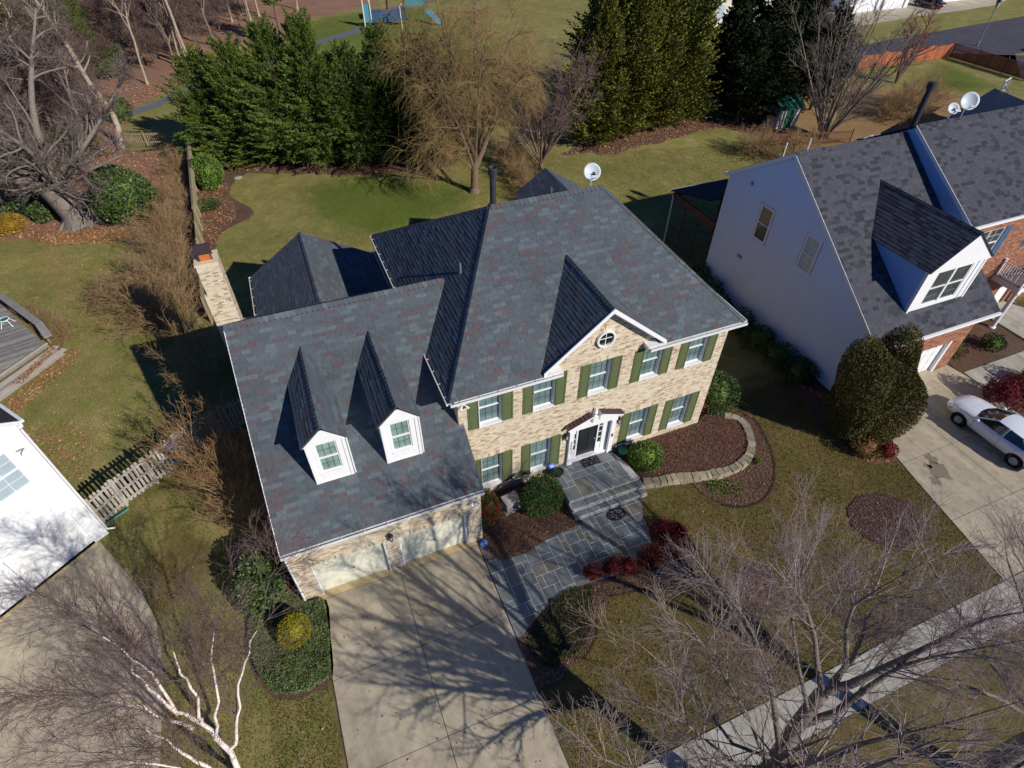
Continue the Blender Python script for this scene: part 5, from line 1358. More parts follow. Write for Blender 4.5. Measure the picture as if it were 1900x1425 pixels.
# ------------------------------------------------------------------ far buildings, upper right
fg = thing('white_garage', 'far white garage with a shaded jamb beside a parked black car', 'garage', (0, 0, 0))
MB().box(88, 101, 66.2, 74, 0, 3.2).build('wall', M['white_paint'], fg)
for x0 in (89.0, 95.2):
    gd = MB().box(x0, x0 + 4.6, 66.12, 66.18, 0, 2.5).build('garage_door', M['white_siding_sun'], fg)
    MB().box(x0 - 0.2, x0 - 0.02, 65.9, 66.19, 0, 2.7).box(x0 + 4.62, x0 + 4.8, 65.9, 66.19, 0, 2.7).box(x0 - 0.019, x0 + 4.619, 65.9, 66.19, 2.51, 2.7).build('door_frame', M['beige_paint'], gd)
MB().prism([(87.5, 65.7, 3.1), (101.5, 65.7, 3.1), (101.5, 70.2, 5.2), (87.5, 70.2, 5.2)], (0, 0, 0.15)).prism([(87.5, 74.6, 3.1), (101.5, 74.6, 3.1), (101.5, 70.2, 5.2), (87.5, 70.2, 5.2)], (0, 0, 0.15)).build('roof', M['charcoal_underlay'], fg)
bg_ = thing('beige_garage', 'far beige garage standing right of the black car by the street', 'garage', (0, 0, 0))
MB().box(108.5, 122, 67.0, 76, 0, 4.2).build('wall', M['beige_paint'], bg_)
gd = MB().box(110.0, 118.0, 66.9, 66.98, 0, 3.0).build('garage_door', M['white_siding_sun'], bg_)
MB().box(118.02, 118.6, 66.6, 66.99, 0, 3.3).box(109.4, 109.98, 66.6, 66.99, 0, 3.3).build('door_frame', M['beige_paint'], gd)
MB().prism([(108, 66.4, 4.1), (122.5, 66.4, 4.1), (122.5, 71.5, 6.4), (108, 71.5, 6.4)], (0, 0, 0.15)).prism([(108, 76.6, 4.1), (122.5, 76.6, 4.1), (122.5, 71.5, 6.4), (108, 71.5, 6.4)], (0, 0, 0.15)).build('roof', M['charcoal_underlay'], bg_)
oh = thing('orange_roofed_house', 'pale house with a sunlit orange roof half hidden behind dark pines', 'house', (0, 0, 0))
MB().box(60, 76, 66, 76, 0, 5.2).build('wall', M['beige_paint'], oh)
MB().prism([(59.4, 65.2, 5.0), (76.6, 65.2, 5.0), (76.6, 71, 8.2), (59.4, 71, 8.2)], (0, 0, 0.2)).prism([(59.4, 76.8, 5.0), (76.6, 76.8, 5.0), (76.6, 71, 8.2), (59.4, 71, 8.2)], (0, 0, 0.2)).build('roof', M['roof_orange'], oh)
for k in range(4): MB().box(61.5 + k * 3.8, 63.0 + k * 3.8, 65.93, 65.99, 1.2, 2.9).build('window', M['glass_sky'], oh)
MB().box(59.9, 59.99, 66, 76, 0, 5).build('siding', M['white_paint'], oh)
# dark flat roof behind the white house
dr_ = thing('dark_roofed_shed', 'low shed with a black roof behind the ridge of the white house', 'shed', (0, 0, 0))
MB().prism([(50.0, 19.8, 2.9), (52.5, 12.0, 2.9), (67.0, 17.0, 2.9), (64.3, 21.4, 2.9), (65.0, 25.1, 2.9)], (0, 0, 0.12)).build('roof', M['metal_black'], dr_)
MB().prism([(51, 19.6, 0), (53, 13.0, 0), (66, 17.5, 0), (63.8, 21.4, 0), (64, 24.2, 0)], (0, 0, 2.88)).build('wall', M['beige_paint'], dr_)
gs = thing('green_shed', 'small green and white shed behind the bare tree', 'shed', (44.5, 31.5, 0))
MB().box(-1.3, 1.3, -1.0, 1.0, 0, 1.9).build('wall', M['beige_paint'], gs)
MB().prism([(-1.5, -1.25, 1.85), (1.5, -1.25, 1.85), (1.5, 0, 2.7), (-1.5, 0, 2.7)], (0, 0, 0.06)).prism([(-1.5, 1.25, 1.85), (1.5, 1.25, 1.85), (1.5, 0, 2.7), (-1.5, 0, 2.7)], (0, 0, 0.06)).build('roof', M['shed_green'], gs)
MB().box(-0.45, 0.45, -1.05, -1.005, 0.05, 1.7).build('door', M['shed_green'], gs)

# ------------------------------------------------------------------ fences
def fence_run(root, pts, h, pick_w, gap, mt, post_every=2.4, rails=(0.3, 0.85), thick=0.022, both=False, post_h=0.15, post_w=0.1, picket='picket', rail_side=1, dip=0.0, hfun=None, top='flat', rng=random.Random(9), jig=0.0):
    cache = {}
    for a, b in zip(pts, pts[1:]):
        a, b = Vector((*a, 0)), Vector((*b, 0)); d = b - a; L = d.length; u = d / L; n = Vector((-u.y, u.x, 0)) * rail_side
        np2 = max(1, round(L / post_every))
        for k in range(np2 + 1):
            MB().obox(a + u * (L * k / np2 - post_w / 2) - n * (post_w + 0.001), u * post_w, n * post_w * 0.999, Z * (h + post_h)).build('post', mt, root)
        for r_ in rails:
            MB().obox(a + Z * (h * r_) - n * 0.045, d, n * 0.044, Z * 0.09).build('rail', mt, root)
        t = gap / 2; k = 0
        while t + pick_w < L:
            ph = h
            if dip:
                f = (t / L * np2) % 1; ph = h - dip * math.sin(math.pi * f)
            key = (round(ph, 2), k % 3 if jig else 0)
            if key not in cache:
                if top == 'dog':
                    cache[key] = MB().prism([(0, 0, 0.05), (pick_w, 0, 0.05), (pick_w, 0, ph - 0.04), (pick_w * 0.7, 0, ph), (pick_w * 0.3, 0, ph), (0, 0, ph - 0.04)], (0, thick, 0)).mesh(picket, mt)
                elif top == 'point':
                    cache[key] = MB().prism([(0, 0, 0.05), (pick_w, 0, 0.05), (pick_w, 0, ph - 0.06), (pick_w * 0.5, 0, ph), (0, 0, ph - 0.06)], (0, thick, 0)).mesh(picket, mt)
                else:
                    cache[key] = MB().box(0, pick_w, 0, thick, 0.05, ph).mesh(picket, mt)
            o = link(picket, cache[key], root, loc=a + u * t + n * 0.002)
            o.rotation_euler = (rng.uniform(-jig, jig), rng.uniform(-jig, jig), math.atan2(u.y, u.x) + (math.pi if rail_side < 0 else 0))
            if rail_side < 0: o.location = a + u * (t + pick_w) + n * 0.002
            t += pick_w + gap; k += 1
pf_ = thing('picket_fence', 'weathered grey picket fence between the white house and the brick house', 'fence', (0, 0, 0))
fence_run(pf_, [(-14.85, 4.75), (-14.0, 5.5), (-12.77, 6.3), (-11.5, 7.35), (-9.6, 8.4), (-7.6, 8.9)], 1.75, 0.115, 0.07, M['wood_weathered'], rails=(0.12, 0.5, 0.86), post_every=2.3, jig=0.02, top='dog')
MB().tube([(-14.80, 4.68) + (0.05,), (-13.88, 5.20) + (0.05,)], 0.06, 6).build('hose', M['hose_teal'], pf_)
tag(MB().obox(Vector((-11.9, 6.85, 1.25)), (0.5, 0.4, 0.02), (-0.03, 0.04, 0), (0.05, 0.1, 0.22)).build('planter_bag', M['purple_bag'], None), 'small purple bag hung on the weathered picket fence', 'bag')
bf = thing('back_picket_fence', 'short run of olive grey pickets in front of the park path', 'fence', (0, 0, 0))
fence_run(bf, [(-16.70, 49.13), (-12.36, 47.57)], 1.25, 0.1, 0.09, M['wood_olive'], post_every=2.3, top='flat')
bo = thing('board_fence', 'old mossy board fence running back along the yard, seen nearly edge on', 'fence', (0, 0, 0))
fence_run(bo, [(-10.05, 18.0), (-10.3, 30.0), (-10.9, 46.0)], 1.7, 0.14, 0.02, M['wood_olive'], post_every=2.4, rails=(0.2, 0.8), rail_side=1, post_h=0.2, post_w=0.14)
tag(MB().tube([(-10.6, 46.2, 1.9), (-10.35, 38, 1.85), (-10.2, 30, 1.8)], [0.12, 0.22, 0.2], 8).build('rail_cap', M['wood_olive'], bo), None)
mf = thing('metal_fence', 'black metal fence with thin bars behind the tan willow strands', 'fence', (0, 0, 0))
MFP = [(16.8, 36.2), (16.0, 24.6)]
for a, b in zip(MFP, MFP[1:]):
    a, b = Vector((*a, 0)), Vector((*b, 0)); d = b - a; u = d.normalized(); L = d.length
    for zz in (0.15, 1.05, 1.35): MB().obox(a + Z * zz + Vector((-0.02, 0, 0)), d, (0.04, 0, 0), (0, 0, 0.05)).build('rail', M['metal_black'], mf)
    n = int(L / 2.0)
    for k in range(n + 1): MB().obox(a + u * (L * k / n) + Vector((-0.04, -0.03, 0)), (0.07, 0, 0), (0, 0.07, 0), (0, 0, 1.55)).build('post', M['metal_black'], mf)
    bm = MB().box(-0.011, 0.011, -0.011, 0.011, 0.05, 1.5).mesh('bar', M['metal_black'])
    for k in range(int(L / 0.13)): link('bar', bm, mf, loc=a + u * (0.065 + k * 0.13))
ga = thing('garden_gate', 'pale slatted wooden gate under the bare shrubs beyond the metal fence', 'gate', (0, 0, 0))
fence_run(ga, [(17.81, 37.36), (19.35, 35.11)], 1.4, 0.13, 0.12, M['wood_weathered'], post_every=3)
of = thing('orange_fence', 'bright orange board fence with a scalloped top beside the far street', 'fence', (0, 0, 0))
fence_run(of, [(66.0, 42.4), (81.7, 42.4)], 1.75, 0.15, 0.01, M['fence_orange'], post_every=4.0, dip=0.22, picket='board', rail_side=-1)
bw = thing('brown_fence', 'shaded brown picket fence meeting the orange fence at a corner', 'fence', (0, 0, 0))
fence_run(bw, [(81.75, 42.2), (82.0, 31.5)], 1.75, 0.13, 0.07, M['fence_brown'], post_every=3.4, dip=0.22, rail_side=1, rails=(0.15, 0.6, 0.92))
wf = thing('wire_fence', 'low brown lattice fence at the edge of the dark yard', 'fence', (0, 0, 0))
fence_run(wf, [(38.5, 27.5), (47.5, 25.2)], 1.2, 0.06, 0.12, M['wood_brown'], post_every=3)

# ------------------------------------------------------------------ porch, walkway, beds
rg = random.Random(21)
def ashlar(outline_convs, x0, x1, y0, y1, cell, seed, gap=0.034):
    """random rectangular flagstones on a grid; returns clipped polygons"""
    r = random.Random(seed); nx_, ny_ = int((x1 - x0) / cell) + 1, int((y1 - y0) / cell) + 1
    used = [[False] * nx_ for _ in range(ny_)]; out = []
    sizes = [(3, 2), (2, 3), (2, 2), (2, 2), (2, 1), (1, 2), (3, 1), (1, 1), (3, 3), (3, 2), (2, 3)]
    for j in range(ny_):
        for i in range(nx_):
            if used[j][i]: continue
            c = sizes[:]; r.shuffle(c); c.append((1, 1))
            for w, h in c:
                if i + w <= nx_ and j + h <= ny_ and not any(used[j + q][i + p] for p in range(w) for q in range(h)): break
            for p in range(w):
                for q in range(h): used[j + q][i + p] = True
            a = [(x0 + i * cell + gap / 2, y0 + j * cell + gap / 2), (x0 + (i + w) * cell - gap / 2, y0 + j * cell + gap / 2), (x0 + (i + w) * cell - gap / 2, y0 + (j + h) * cell - gap / 2), (x0 + i * cell + gap / 2, y0 + (j + h) * cell - gap / 2)]
            for conv in outline_convs:
                q = clip_poly(a, conv)
                if len(q) >= 3 and abs(area2(q)) > 0.015: out.append(q)
    return out
def ccw(p): return p if area2(p) > 0 else p[::-1]
def tri_polys(poly):
    """split a simple polygon into triangles (used to clip the flagstones)"""
    from mathutils.geometry import tessellate_polygon
    v = [Vector((x, y, 0)) for x, y in poly]
    return [ccw([poly[i] for i in t]) for t in tessellate_polygon([v])]

porch = thing('porch', 'bluestone front porch with two broad steps below the black front door', 'porch', (0, 0, 0))
PO = [(4.18, -0.02), (4.18, -2.0), (7.70, -2.02), (7.62, -1.2), (7.30, -0.3), (7.30, -0.02)]
MB().prism([(x, y, -0.05) for x, y in PO], (0, 0, 0.548)).build('body', M['stone_mortar'], porch)
MB().box(4.14, 7.76, -2.40, -2.021, -0.05, 0.340).build('body', M['stone_mortar'], porch)
MB().box(4.16, 7.74, -2.74, -2.401, -0.05, 0.180).build('body', M['stone_mortar'], porch)
for y_, z0, z1, xa, xb in ((-2.045, 0.44, 0.512, 4.16, 7.72), (-2.425, 0.27, 0.336, 4.12, 7.78), (-2.765, 0.11, 0.176, 4.12, 7.76)):
    x_ = xa; k_ = 0
    while x_ < xb - 0.05:
        l_ = min(rg.uniform(0.35, 0.7), xb - x_); MB().box(x_ + 0.006, x_ + l_ - 0.006, y_, y_ + 0.07, z0, z1 + rg.uniform(0, 0.003)).build('nosing', M['stone_edge'], porch); x_ += l_
stones = [(p, 0.48) for p in ashlar([ccw([(4.18, -0.02), (4.18, -1.96), (7.66, -1.97), (7.60, -1.2), (7.30, -0.3), (7.30, -0.02)])], 4.18, 7.7, -1.99, -0.02, 0.33, 4)]
stones += [(p, 0.322) for p in ashlar([rect(4.16, 7.74, -2.35, -2.023)], 4.16, 7.76, -2.36, -2.0, 0.34, 7)]
stones += [(p, 0.162) for p in ashlar([rect(4.17, 7.73, -2.69, -2.403)], 4.17, 7.76, -2.70, -2.4, 0.30, 9)]
for p, z0 in stones:
    MB().prism([(x, y, z0 + 0.012) for x, y in p], (0, 0, 0.013 + rg.uniform(0, 0.003))).build('flagstone', M['bluestone'], porch)
WK = [(-0.155, -2.45)] + [(0.54, -3.31), (1.50, -3.35), (2.52, -3.11), (3.54, -3.01), (4.34, -2.96)] + [(4.16, -2.745), (7.5, -2.745)] + [(7.03, -3.54), (6.88, -4.36), (6.62, -4.96), (5.82, -5.44), (4.69, -5.63), (3.51, -5.53), (2.58, -5.46), (1.79, -5.62), (1.10, -5.87), (0.50, -6.20), (0.00, -6.48)] + [(-0.155, -6.45)]
wk = flat('walkway', WK, M['stone_mortar'], 0.040)
conv = tri_polys(WK)
def merge_clip(a):
    return [q for q in (clip_poly(a, c) for c in conv) if len(q) >= 3 and abs(area2(q)) > 1e-4]
# stones are laid whole where they lie inside the outline; edge stones are cut to it
r = random.Random(31); cell = 0.27
sx0, sy0 = -0.155, -7.2
nx_, ny_ = int(8.2 / cell) + 1, int(5 / cell) + 1
used = [[False] * nx_ for _ in range(ny_)]
wkp = np.array(WK)
for j in range(ny_):
    for i in range(nx_):
        if used[j][i]: continue
        c = [(3, 2), (2, 3), (2, 2), (2, 2), (2, 1), (1, 2), (3, 2), (4, 2), (2, 3), (2, 2)]; r.shuffle(c); c.append((1, 1))
        for w, h in c:
            if i + w <= nx_ and j + h <= ny_ and not any(used[j + q][i + p] for p in range(w) for q in range(h)): break
        for p in range(w):
            for q in range(h): used[j + q][i + p] = True
        g_ = 0.017
        a = [(sx0 + i * cell + g_, sy0 + j * cell + g_), (sx0 + (i + w) * cell - g_, sy0 + j * cell + g_), (sx0 + (i + w) * cell - g_, sy0 + (j + h) * cell - g_), (sx0 + i * cell + g_, sy0 + (j + h) * cell - g_)]
        sd = poly_sd(np.array(a), wkp)
        if (sd < 0).all():
            b = MB().prism([(x, y, 0.0) for x, y in a], (0, 0, 0.045))
        else:
            qs = merge_clip(a)
            if not qs: continue
            b = MB()
            for q in qs: b.prism([(x, y, 0.0) for x, y in q], (0, 0, 0.045))
        b.build('flagstone', M['bluestone'], wk)
# door mats
dm_ = thing('door_mat', 'black rectangular door mat in front of the black door', 'mat', (6.07, -0.34, 0.51))
MB().box(-0.43, 0.43, -0.25, 0.25, 0, 0.015).build('mat_body', M['rubber'], dm_)
lb = MB(); q = random.Random(4)
for k in range(130):
    x, y, s = q.uniform(-0.40, 0.40), q.uniform(-0.22, 0.22), q.uniform(0.006, 0.013); lb.box(x - s, x + s, y - s, y + s, 0.015, 0.019)
lb.build('speckle', M['tarp_grey'], dm_)['kind'] = 'stuff'
sm_ = thing('scalloped_mat', 'black scalloped rubber mat lying on the flagstones below the steps', 'mat', (5.95, -3.1, 0.046))
n = 22; MB().prism([((0.44 + 0.035 * math.cos(k * math.pi)) * math.cos(2 * math.pi * k / 44) * (1 if True else 0), (0.30 + 0.025 * math.cos(k * math.pi)) * math.sin(2 * math.pi * k / 44), 0) for k in range(44)], (0, 0, 0.02)).build('mat_body', M['rubber'], sm_)
lb = MB()
for k in range(90):
    t, rr = q.uniform(0, 6.28), q.uniform(0, 1) ** 0.5; x, y = 0.36 * rr * math.cos(t), 0.24 * rr * math.sin(t); s = q.uniform(0.006, 0.014); lb.box(x - s, x + s, y - s, y + s, 0.02, 0.026)
lb.build('speckle', M['tarp_grey'], sm_)['kind'] = 'stuff'

# planting beds
bed_rng = random.Random(8)
def bed(name, outline, z=0.03, mt='mulch', edge=True, smooth=3, rough=0.0):
    pts_ = smooth_closed(outline, smooth) if smooth else outline
    if rough:
        pts_ = smooth_closed(pts_, 3) if len(pts_) < 60 else pts_
        pts_ = [(x + bed_rng.uniform(-1, 1) * rough, y + bed_rng.uniform(-1, 1) * rough) for x, y in pts_]
    o = flat(name, pts_, M[mt], z)
    return o
BED_GARAGE = [(0.10, -2.2), (0.10, -0.02), (4.16, -0.02), (4.14, -2.76)] + [(4.84, -2.87), (4.40, -2.95), (3.55, -2.99), (2.53, -3.08), (1.51, -3.33), (0.55, -3.29), (-0.27, -3.06)]
bed('planting_bed', BED_GARAGE, 0.035, smooth=0)
RAISED_W = [(7.75, -2.16), (8.61, -2.38), (9.57, -2.57), (10.50, -2.85), (11.42, -3.02), (12.32, -3.04), (13.17, -2.83), (13.80, -2.36), (14.22, -1.72), (14.46, -1.04), (14.36, -0.53), (13.92, -0.11)]
raised = [(7.3, -0.02)] + [(x - 0.05, y + 0.08) for x, y in RAISED_W] + [(12.9, 0.3), (12.34, -0.02)]
rbd = MB().prism([(x, y, 0.0) for x, y in ccw(raised)], (0, 0, 0.27)).build('raised_bed', M['mulch']); rbd['kind'] = 'structure'
BED_OUT = [(x, y) for x, y in RAISED_W] + [(15.01, -0.02), (15.29, -0.79), (15.12, -1.59), (14.72, -2.67), (14.11, -3.66), (13.38, -4.38), (12.47, -4.85), (11.48, -4.85), (10.64, -4.42), (10.16, -3.66), (10.05, -2.90), (8.87, -2.33)]
bed('planting_bed', BED_OUT, 0.03, smooth=0)
BED_NAND = [(6.64, -4.91), (7.56, -4.58), (8.07, -4.93), (8.19, -5.70), (7.84, -6.39), (6.97, -6.71), (6.25, -6.79), (5.15, -6.54), (4.05, -6.32), (3.44, -6.38), (2.94, -6.87), (2.55, -7.51), (1.78, -8.05), (1.31, -8.10), (0.69, -8.41), (-0.14, -8.38), (-0.19, -7.77), (-0.24, -6.49), (0.00, -6.48), (0.50, -6.20), (1.10, -5.87), (1.79, -5.62), (2.58, -5.46), (3.51, -5.53), (4.69, -5.63), (5.82, -5.44)]
bed('planting_bed', BED_NAND, 0.03, smooth=0)
BED_JUN = [(-7.31, -2.07), (-6.51, -2.28), (-6.60, -3.76), (-6.79, -5.29), (-7.50, -5.54), (-8.17, -5.48), (-8.75, -5.22), (-9.23, -4.51), (-9.54, -3.31), (-9.47, -1.87), (-9.25, -1.03), (-9.87, 0.38), (-9.93, 1.73), (-8.93, 1.74), (-7.97, 0.40)]
bed('planting_bed', BED_JUN, 0.03, smooth=3)
BED_BACK = [(-5.97, 39.91), (-7.33, 38.15), (-7.94, 36.44), (-7.88, 34.66), (-6.65, 32.32), (-6.85, 30.73), (-8.03, 29.95), (-9.11, 28.67), (-9.61, 26.17), (-9.73, 22.78), (-10.29, 23.00), (-10.97, 26.86), (-11.32, 43.44), (-8.83, 43.72)]
bed('planting_bed', BED_BACK, 0.02, smooth=4, rough=0.08)
BED_ROW = [(-11.09, 43.36), (-7.23, 39.70), (-3.83, 37.91), (0.44, 36.01), (4.80, 34.54), (8.04, 34.08), (11.21, 34.66), (10.85, 36.70), (5.29, 40.85), (-4.20, 43.20), (-10.59, 47.02)]
bed('planting_bed', BED_ROW, 0.018, smooth=5, rough=0.25)
BED_OLIVE = [(20.39, 32.59), (22.74, 32.32), (24.54, 30.97), (27.88, 31.79), (30.83, 31.75), (34.75, 32.52), (38.53, 32.87), (41.18, 28.01), (45.27, 29.65), (43.66, 34.24), (34.87, 36.01), (24.69, 34.41)]
bed('planting_bed', BED_OLIVE, 0.018, smooth=5, rough=0.25)
BED_MAPLE = [(8.73, -7.77), (9.35, -7.39), (10.10, -7.30), (10.56, -7.68), (10.40, -8.32), (9.79, -8.86), (9.05, -8.98), (8.58, -8.60)]
bed('mulch_ring', BED_MAPLE, 0.03, smooth=6, rough=0.07)
BED_MAPLE2 = [(15.67, -6.72), (16.70, -6.42), (17.87, -6.71), (18.55, -7.58), (18.55, -8.49), (17.54, -9.09), (16.31, -9.01), (15.46, -8.39), (15.22, -7.58)]
bed('mulch_ring', BED_MAPLE2, 0.03, mt='mulch_dark', smooth=6, rough=0.08)
BED_GLOBE = [(18.03, -3.33), (18.14, -4.41), (18.74, -5.25), (19.91, -5.48), (21.04, -4.08), (23.13, -3.53), (21.90, 0.03), (21.64, 3.12), (21.44, 7.79), (20.89, 9.28), (18.46, -1.24)]
bed('planting_bed', BED_GLOBE, 0.018, smooth=0)
BED_PATH = [(28.45, -2.15), (34.4, -2.15), (34.4, 1.5), (28.2, 1.5), (28.2, -1.4), (28.45, -1.4)]
bed('planting_bed', BED_PATH, 0.03, smooth=0)
bed('planting_bed', [(28.5, -11.4), (28.5, -3.6), (34, -3.6), (33, -7), (31, -11.4)], 0.03, smooth=0)
BEDS_ALL = [BED_GARAGE, raised, BED_OUT, BED_NAND, BED_JUN, BED_BACK, BED_ROW, BED_OLIVE, BED_MAPLE, BED_MAPLE2, BED_GLOBE]
# dark cut edge (trench) round the outer bed
def trench(pts, w, z, name='bed_edge'):
    P = smooth_open(pts, 4); b = MB()
    L_, R_ = [], []
    for i, p in enumerate(P):
        a, c = P[max(i - 1, 0)], P[min(i + 1, len(P) - 1)]; d = Vector((c[0] - a[0], c[1] - a[1])).normalized(); n = Vector((-d.y, d.x)) * (w * (0.6 + 0.8 * rg.random()))
        L_.append((p[0] + n.x, p[1] + n.y, z)); R_.append((p[0] - n.x, p[1] - n.y, z))
    for i in range(len(P) - 1): b.add([L_[i], R_[i], R_[i + 1], L_[i + 1]], [(0, 1, 2, 3)])
    o = b.build(name, M['soil_dark']); o['kind'] = 'structure'
trench([(15.01, -0.02), (15.32, -0.84), (15.14, -1.64), (14.75, -2.71), (14.16, -3.68), (13.39, -4.41), (12.48, -4.88), (11.46, -4.88), (10.62, -4.44)], 0.07, 0.04)
trench([(8.08, -4.90), (8.23, -5.72), (7.88, -6.41), (7.00, -6.74), (6.24, -6.81), (5.14, -6.56), (4.04, -6.34), (3.45, -6.41), (2.95, -6.90), (2.56, -7.54), (1.79, -8.07)], 0.05, 0.04)

# stone edging wall of the raised bed, built of separate stones in two courses
sw2 = thing('stone_wall', 'low curved wall of rough tan stones holding up the raised front bed', 'wall', (0, 0, 0))
WP = smooth_open(RAISED_W, 8)
seg = [0]
for a, b in zip(WP, WP[1:]): seg.append(seg[-1] + math.hypot(b[0] - a[0], b[1] - a[1]))
def at_len(s):
    for i in range(len(seg) - 1):
        if s <= seg[i + 1]:
            t = (s - seg[i]) / max(seg[i + 1] - seg[i], 1e-6); return Vector((WP[i][0] + (WP[i + 1][0] - WP[i][0]) * t, WP[i][1] + (WP[i + 1][1] - WP[i][1]) * t, 0))
    return Vector((*WP[-1], 0))
for course in range(2):
    s = rg.uniform(0, 0.2) if course else 0
    while s < seg[-1] - 0.1:
        l = rg.uniform(0.22, 0.42); a, b = at_len(s + 0.012), at_len(min(s + l, seg[-1]) - 0.012); d = b - a
        if d.length > 0.05:
            n = Vector((-d.y, d.x, 0)).normalized(); wd = rg.uniform(0.17, 0.22)
            j = lambda k=0.02: Vector((rg.uniform(-k, k), rg.uniform(-k, k), rg.uniform(-k, k)))
            z0, z1 = (0.0, 0.19) if course == 0 else (0.195, 0.36 + rg.uniform(-0.02, 0.02))
            base = [a - n * wd, b - n * wd, b + n * wd, a + n * wd]
            v = [p + Z * z0 for p in base] + [p + Z * z1 + j() - (p - (a + b) / 2) * 0.06 for p in base]
            ctr_ = sum(v, Vector()) / 8
            MB().add([p - ctr_ for p in v], [(0, 3, 2, 1), (4, 5, 6, 7), (0, 1, 5, 4), (1, 2, 6, 5), (2, 3, 7, 6), (3, 0, 4, 7)]).build('stone', M['wall_stone'], sw2, loc=ctr_)
        s += l

# oil and rust stains on the neighbour's slabs
for k, (q, r_) in enumerate((((1742, 872), 0.55), ((1728, 850), 0.3), ((1736, 890), 0.28), ((1722, 862), 0.2))):
    p_ = {0: (21.36, -6.68), 1: (21.66, -6.03), 2: (20.69, -7.09), 3: (21.08, -6.29)}[k]
    n_ = 14; o_s = [(p_[0] + r_ * 0.8 * (1 + 0.35 * math.sin(k * 3 + j * 1.9)) * math.cos(2 * math.pi * j / n_), p_[1] + r_ * (1 + 0.3 * math.cos(j * 2.3 + k)) * math.sin(2 * math.pi * j / n_), 0.034) for j in range(n_)]
    MB().add(o_s, [tuple(range(n_))]).build('oil_stain', M['oil_stain'], rd)
# pots, signs, utility box, lamp post
def pot(x, y, z, mt, label):
    p = thing('flower_pot', label, 'flower pot', (x, y, z), group='pots beside the front door')
    MB().lathe([(0.13, 0), (0.20, 0.26), (0.235, 0.30), (0.235, 0.34), (0.20, 0.34), (0.19, 0.30), (0.0, 0.30)], n=18).build('pot_body', M[mt], p, smooth=False)
    return p
p1 = pot(7.75, -0.45, 0.30, 'pot_green', 'glossy green flower pot beside the door on the raised bed side')
p2 = pot(4.32, -0.55, 0.505, 'pot_dark', 'dark green flower pot on the porch under the blue sign')
def yard_sign(x, y, z, label, tilt_=0.0, lying=False):
    s = thing('security_sign', label, 'sign', (x, y, z))
    n_ = 8; oc = [(0.17 * math.cos(math.pi / 8 + k * math.pi / 4), 0, 0.17 * math.sin(math.pi / 8 + k * math.pi / 4)) for k in range(n_)]
    zc = 0.0 if lying else 0.62
    f = MB().prism([(a, b, c + zc) for a, b, c in oc], (0, 0.012, 0)).build('sign_face', M['blue_sign'], s)
    MB().box(-0.10, 0.10, -0.004, -0.0005, zc - 0.02, zc + 0.015).box(-0.08, 0.08, -0.004, -0.0005, zc + 0.04, zc + 0.06).box(-0.07, 0.07, -0.004, -0.0005, zc - 0.07, zc - 0.05).build('lettering', M['print_white'], f)
    if not lying: MB().tube([(0, 0.02, -0.1), (0, 0.02, 0.6)], 0.012, 6).build('stake', M['metal_grey'], s)
    s.rotation_euler = (R(tilt_), 0, R(-8))
    return s
yard_sign(4.12, -0.45, 0.30, 'blue octagonal security sign on a stake beside the porch', -25)
yard_sign(0.05, -2.32, 0.12, 'blue octagonal security sign leaning by the garage corner', -62, True)
ub = thing('utility_box', 'pale grey metal utility box beside the red berried shrub', 'utility box', (1.80, -1.0, 0.03), R(8))
MB().box(-0.34, 0.34, -0.26, 0.26, 0.05, 0.60).build('cabinet', M['utility_box'], ub)
MB().prism([(-0.36, -0.28, 0.601), (0.36, -0.28, 0.601), (0.36, 0.28, 0.625), (-0.36, 0.28, 0.625)], (0, 0, 0.035)).build('lid', M['utility_box'], ub)
MB().box(-0.42, 0.42, -0.33, 0.33, 0.0, 0.05).build('pad', M['concrete'], ub)
MB().tube([(-0.05, -0.28, 0.3), (0.02, -0.36, 0.42), (0.12, -0.36, 0.36), (0.16, -0.30, 0.12)], 0.018, 6).build('cable', M['metal_black'], ub)
lp = thing('lamp_post', 'short black garden lamp post standing in the shaded ground cover', 'lamp', (1.19, -6.31, 0))
MB().lathe([(0.07, 0), (0.07, 0.08), (0.035, 0.12), (0.03, 1.35), (0.05, 1.38), (0.05, 1.42)], n=10).build('pole', M['metal_black'], lp)
MB().tube([(-0.16, 0, 1.25), (0.16, 0, 1.25)], 0.012, 5).build('ladder_bar', M['metal_black'], lp)
MB().lathe([(0.07, 1.42), (0.11, 1.68)], n=6).build('glass', M['glass_dark'], lp)
MB().lathe([(0.14, 1.681), (0.11, 1.72), (0.05, 1.80), (0.015, 1.88)], n=6).build('lamp_cap', M['metal_black'], lp)

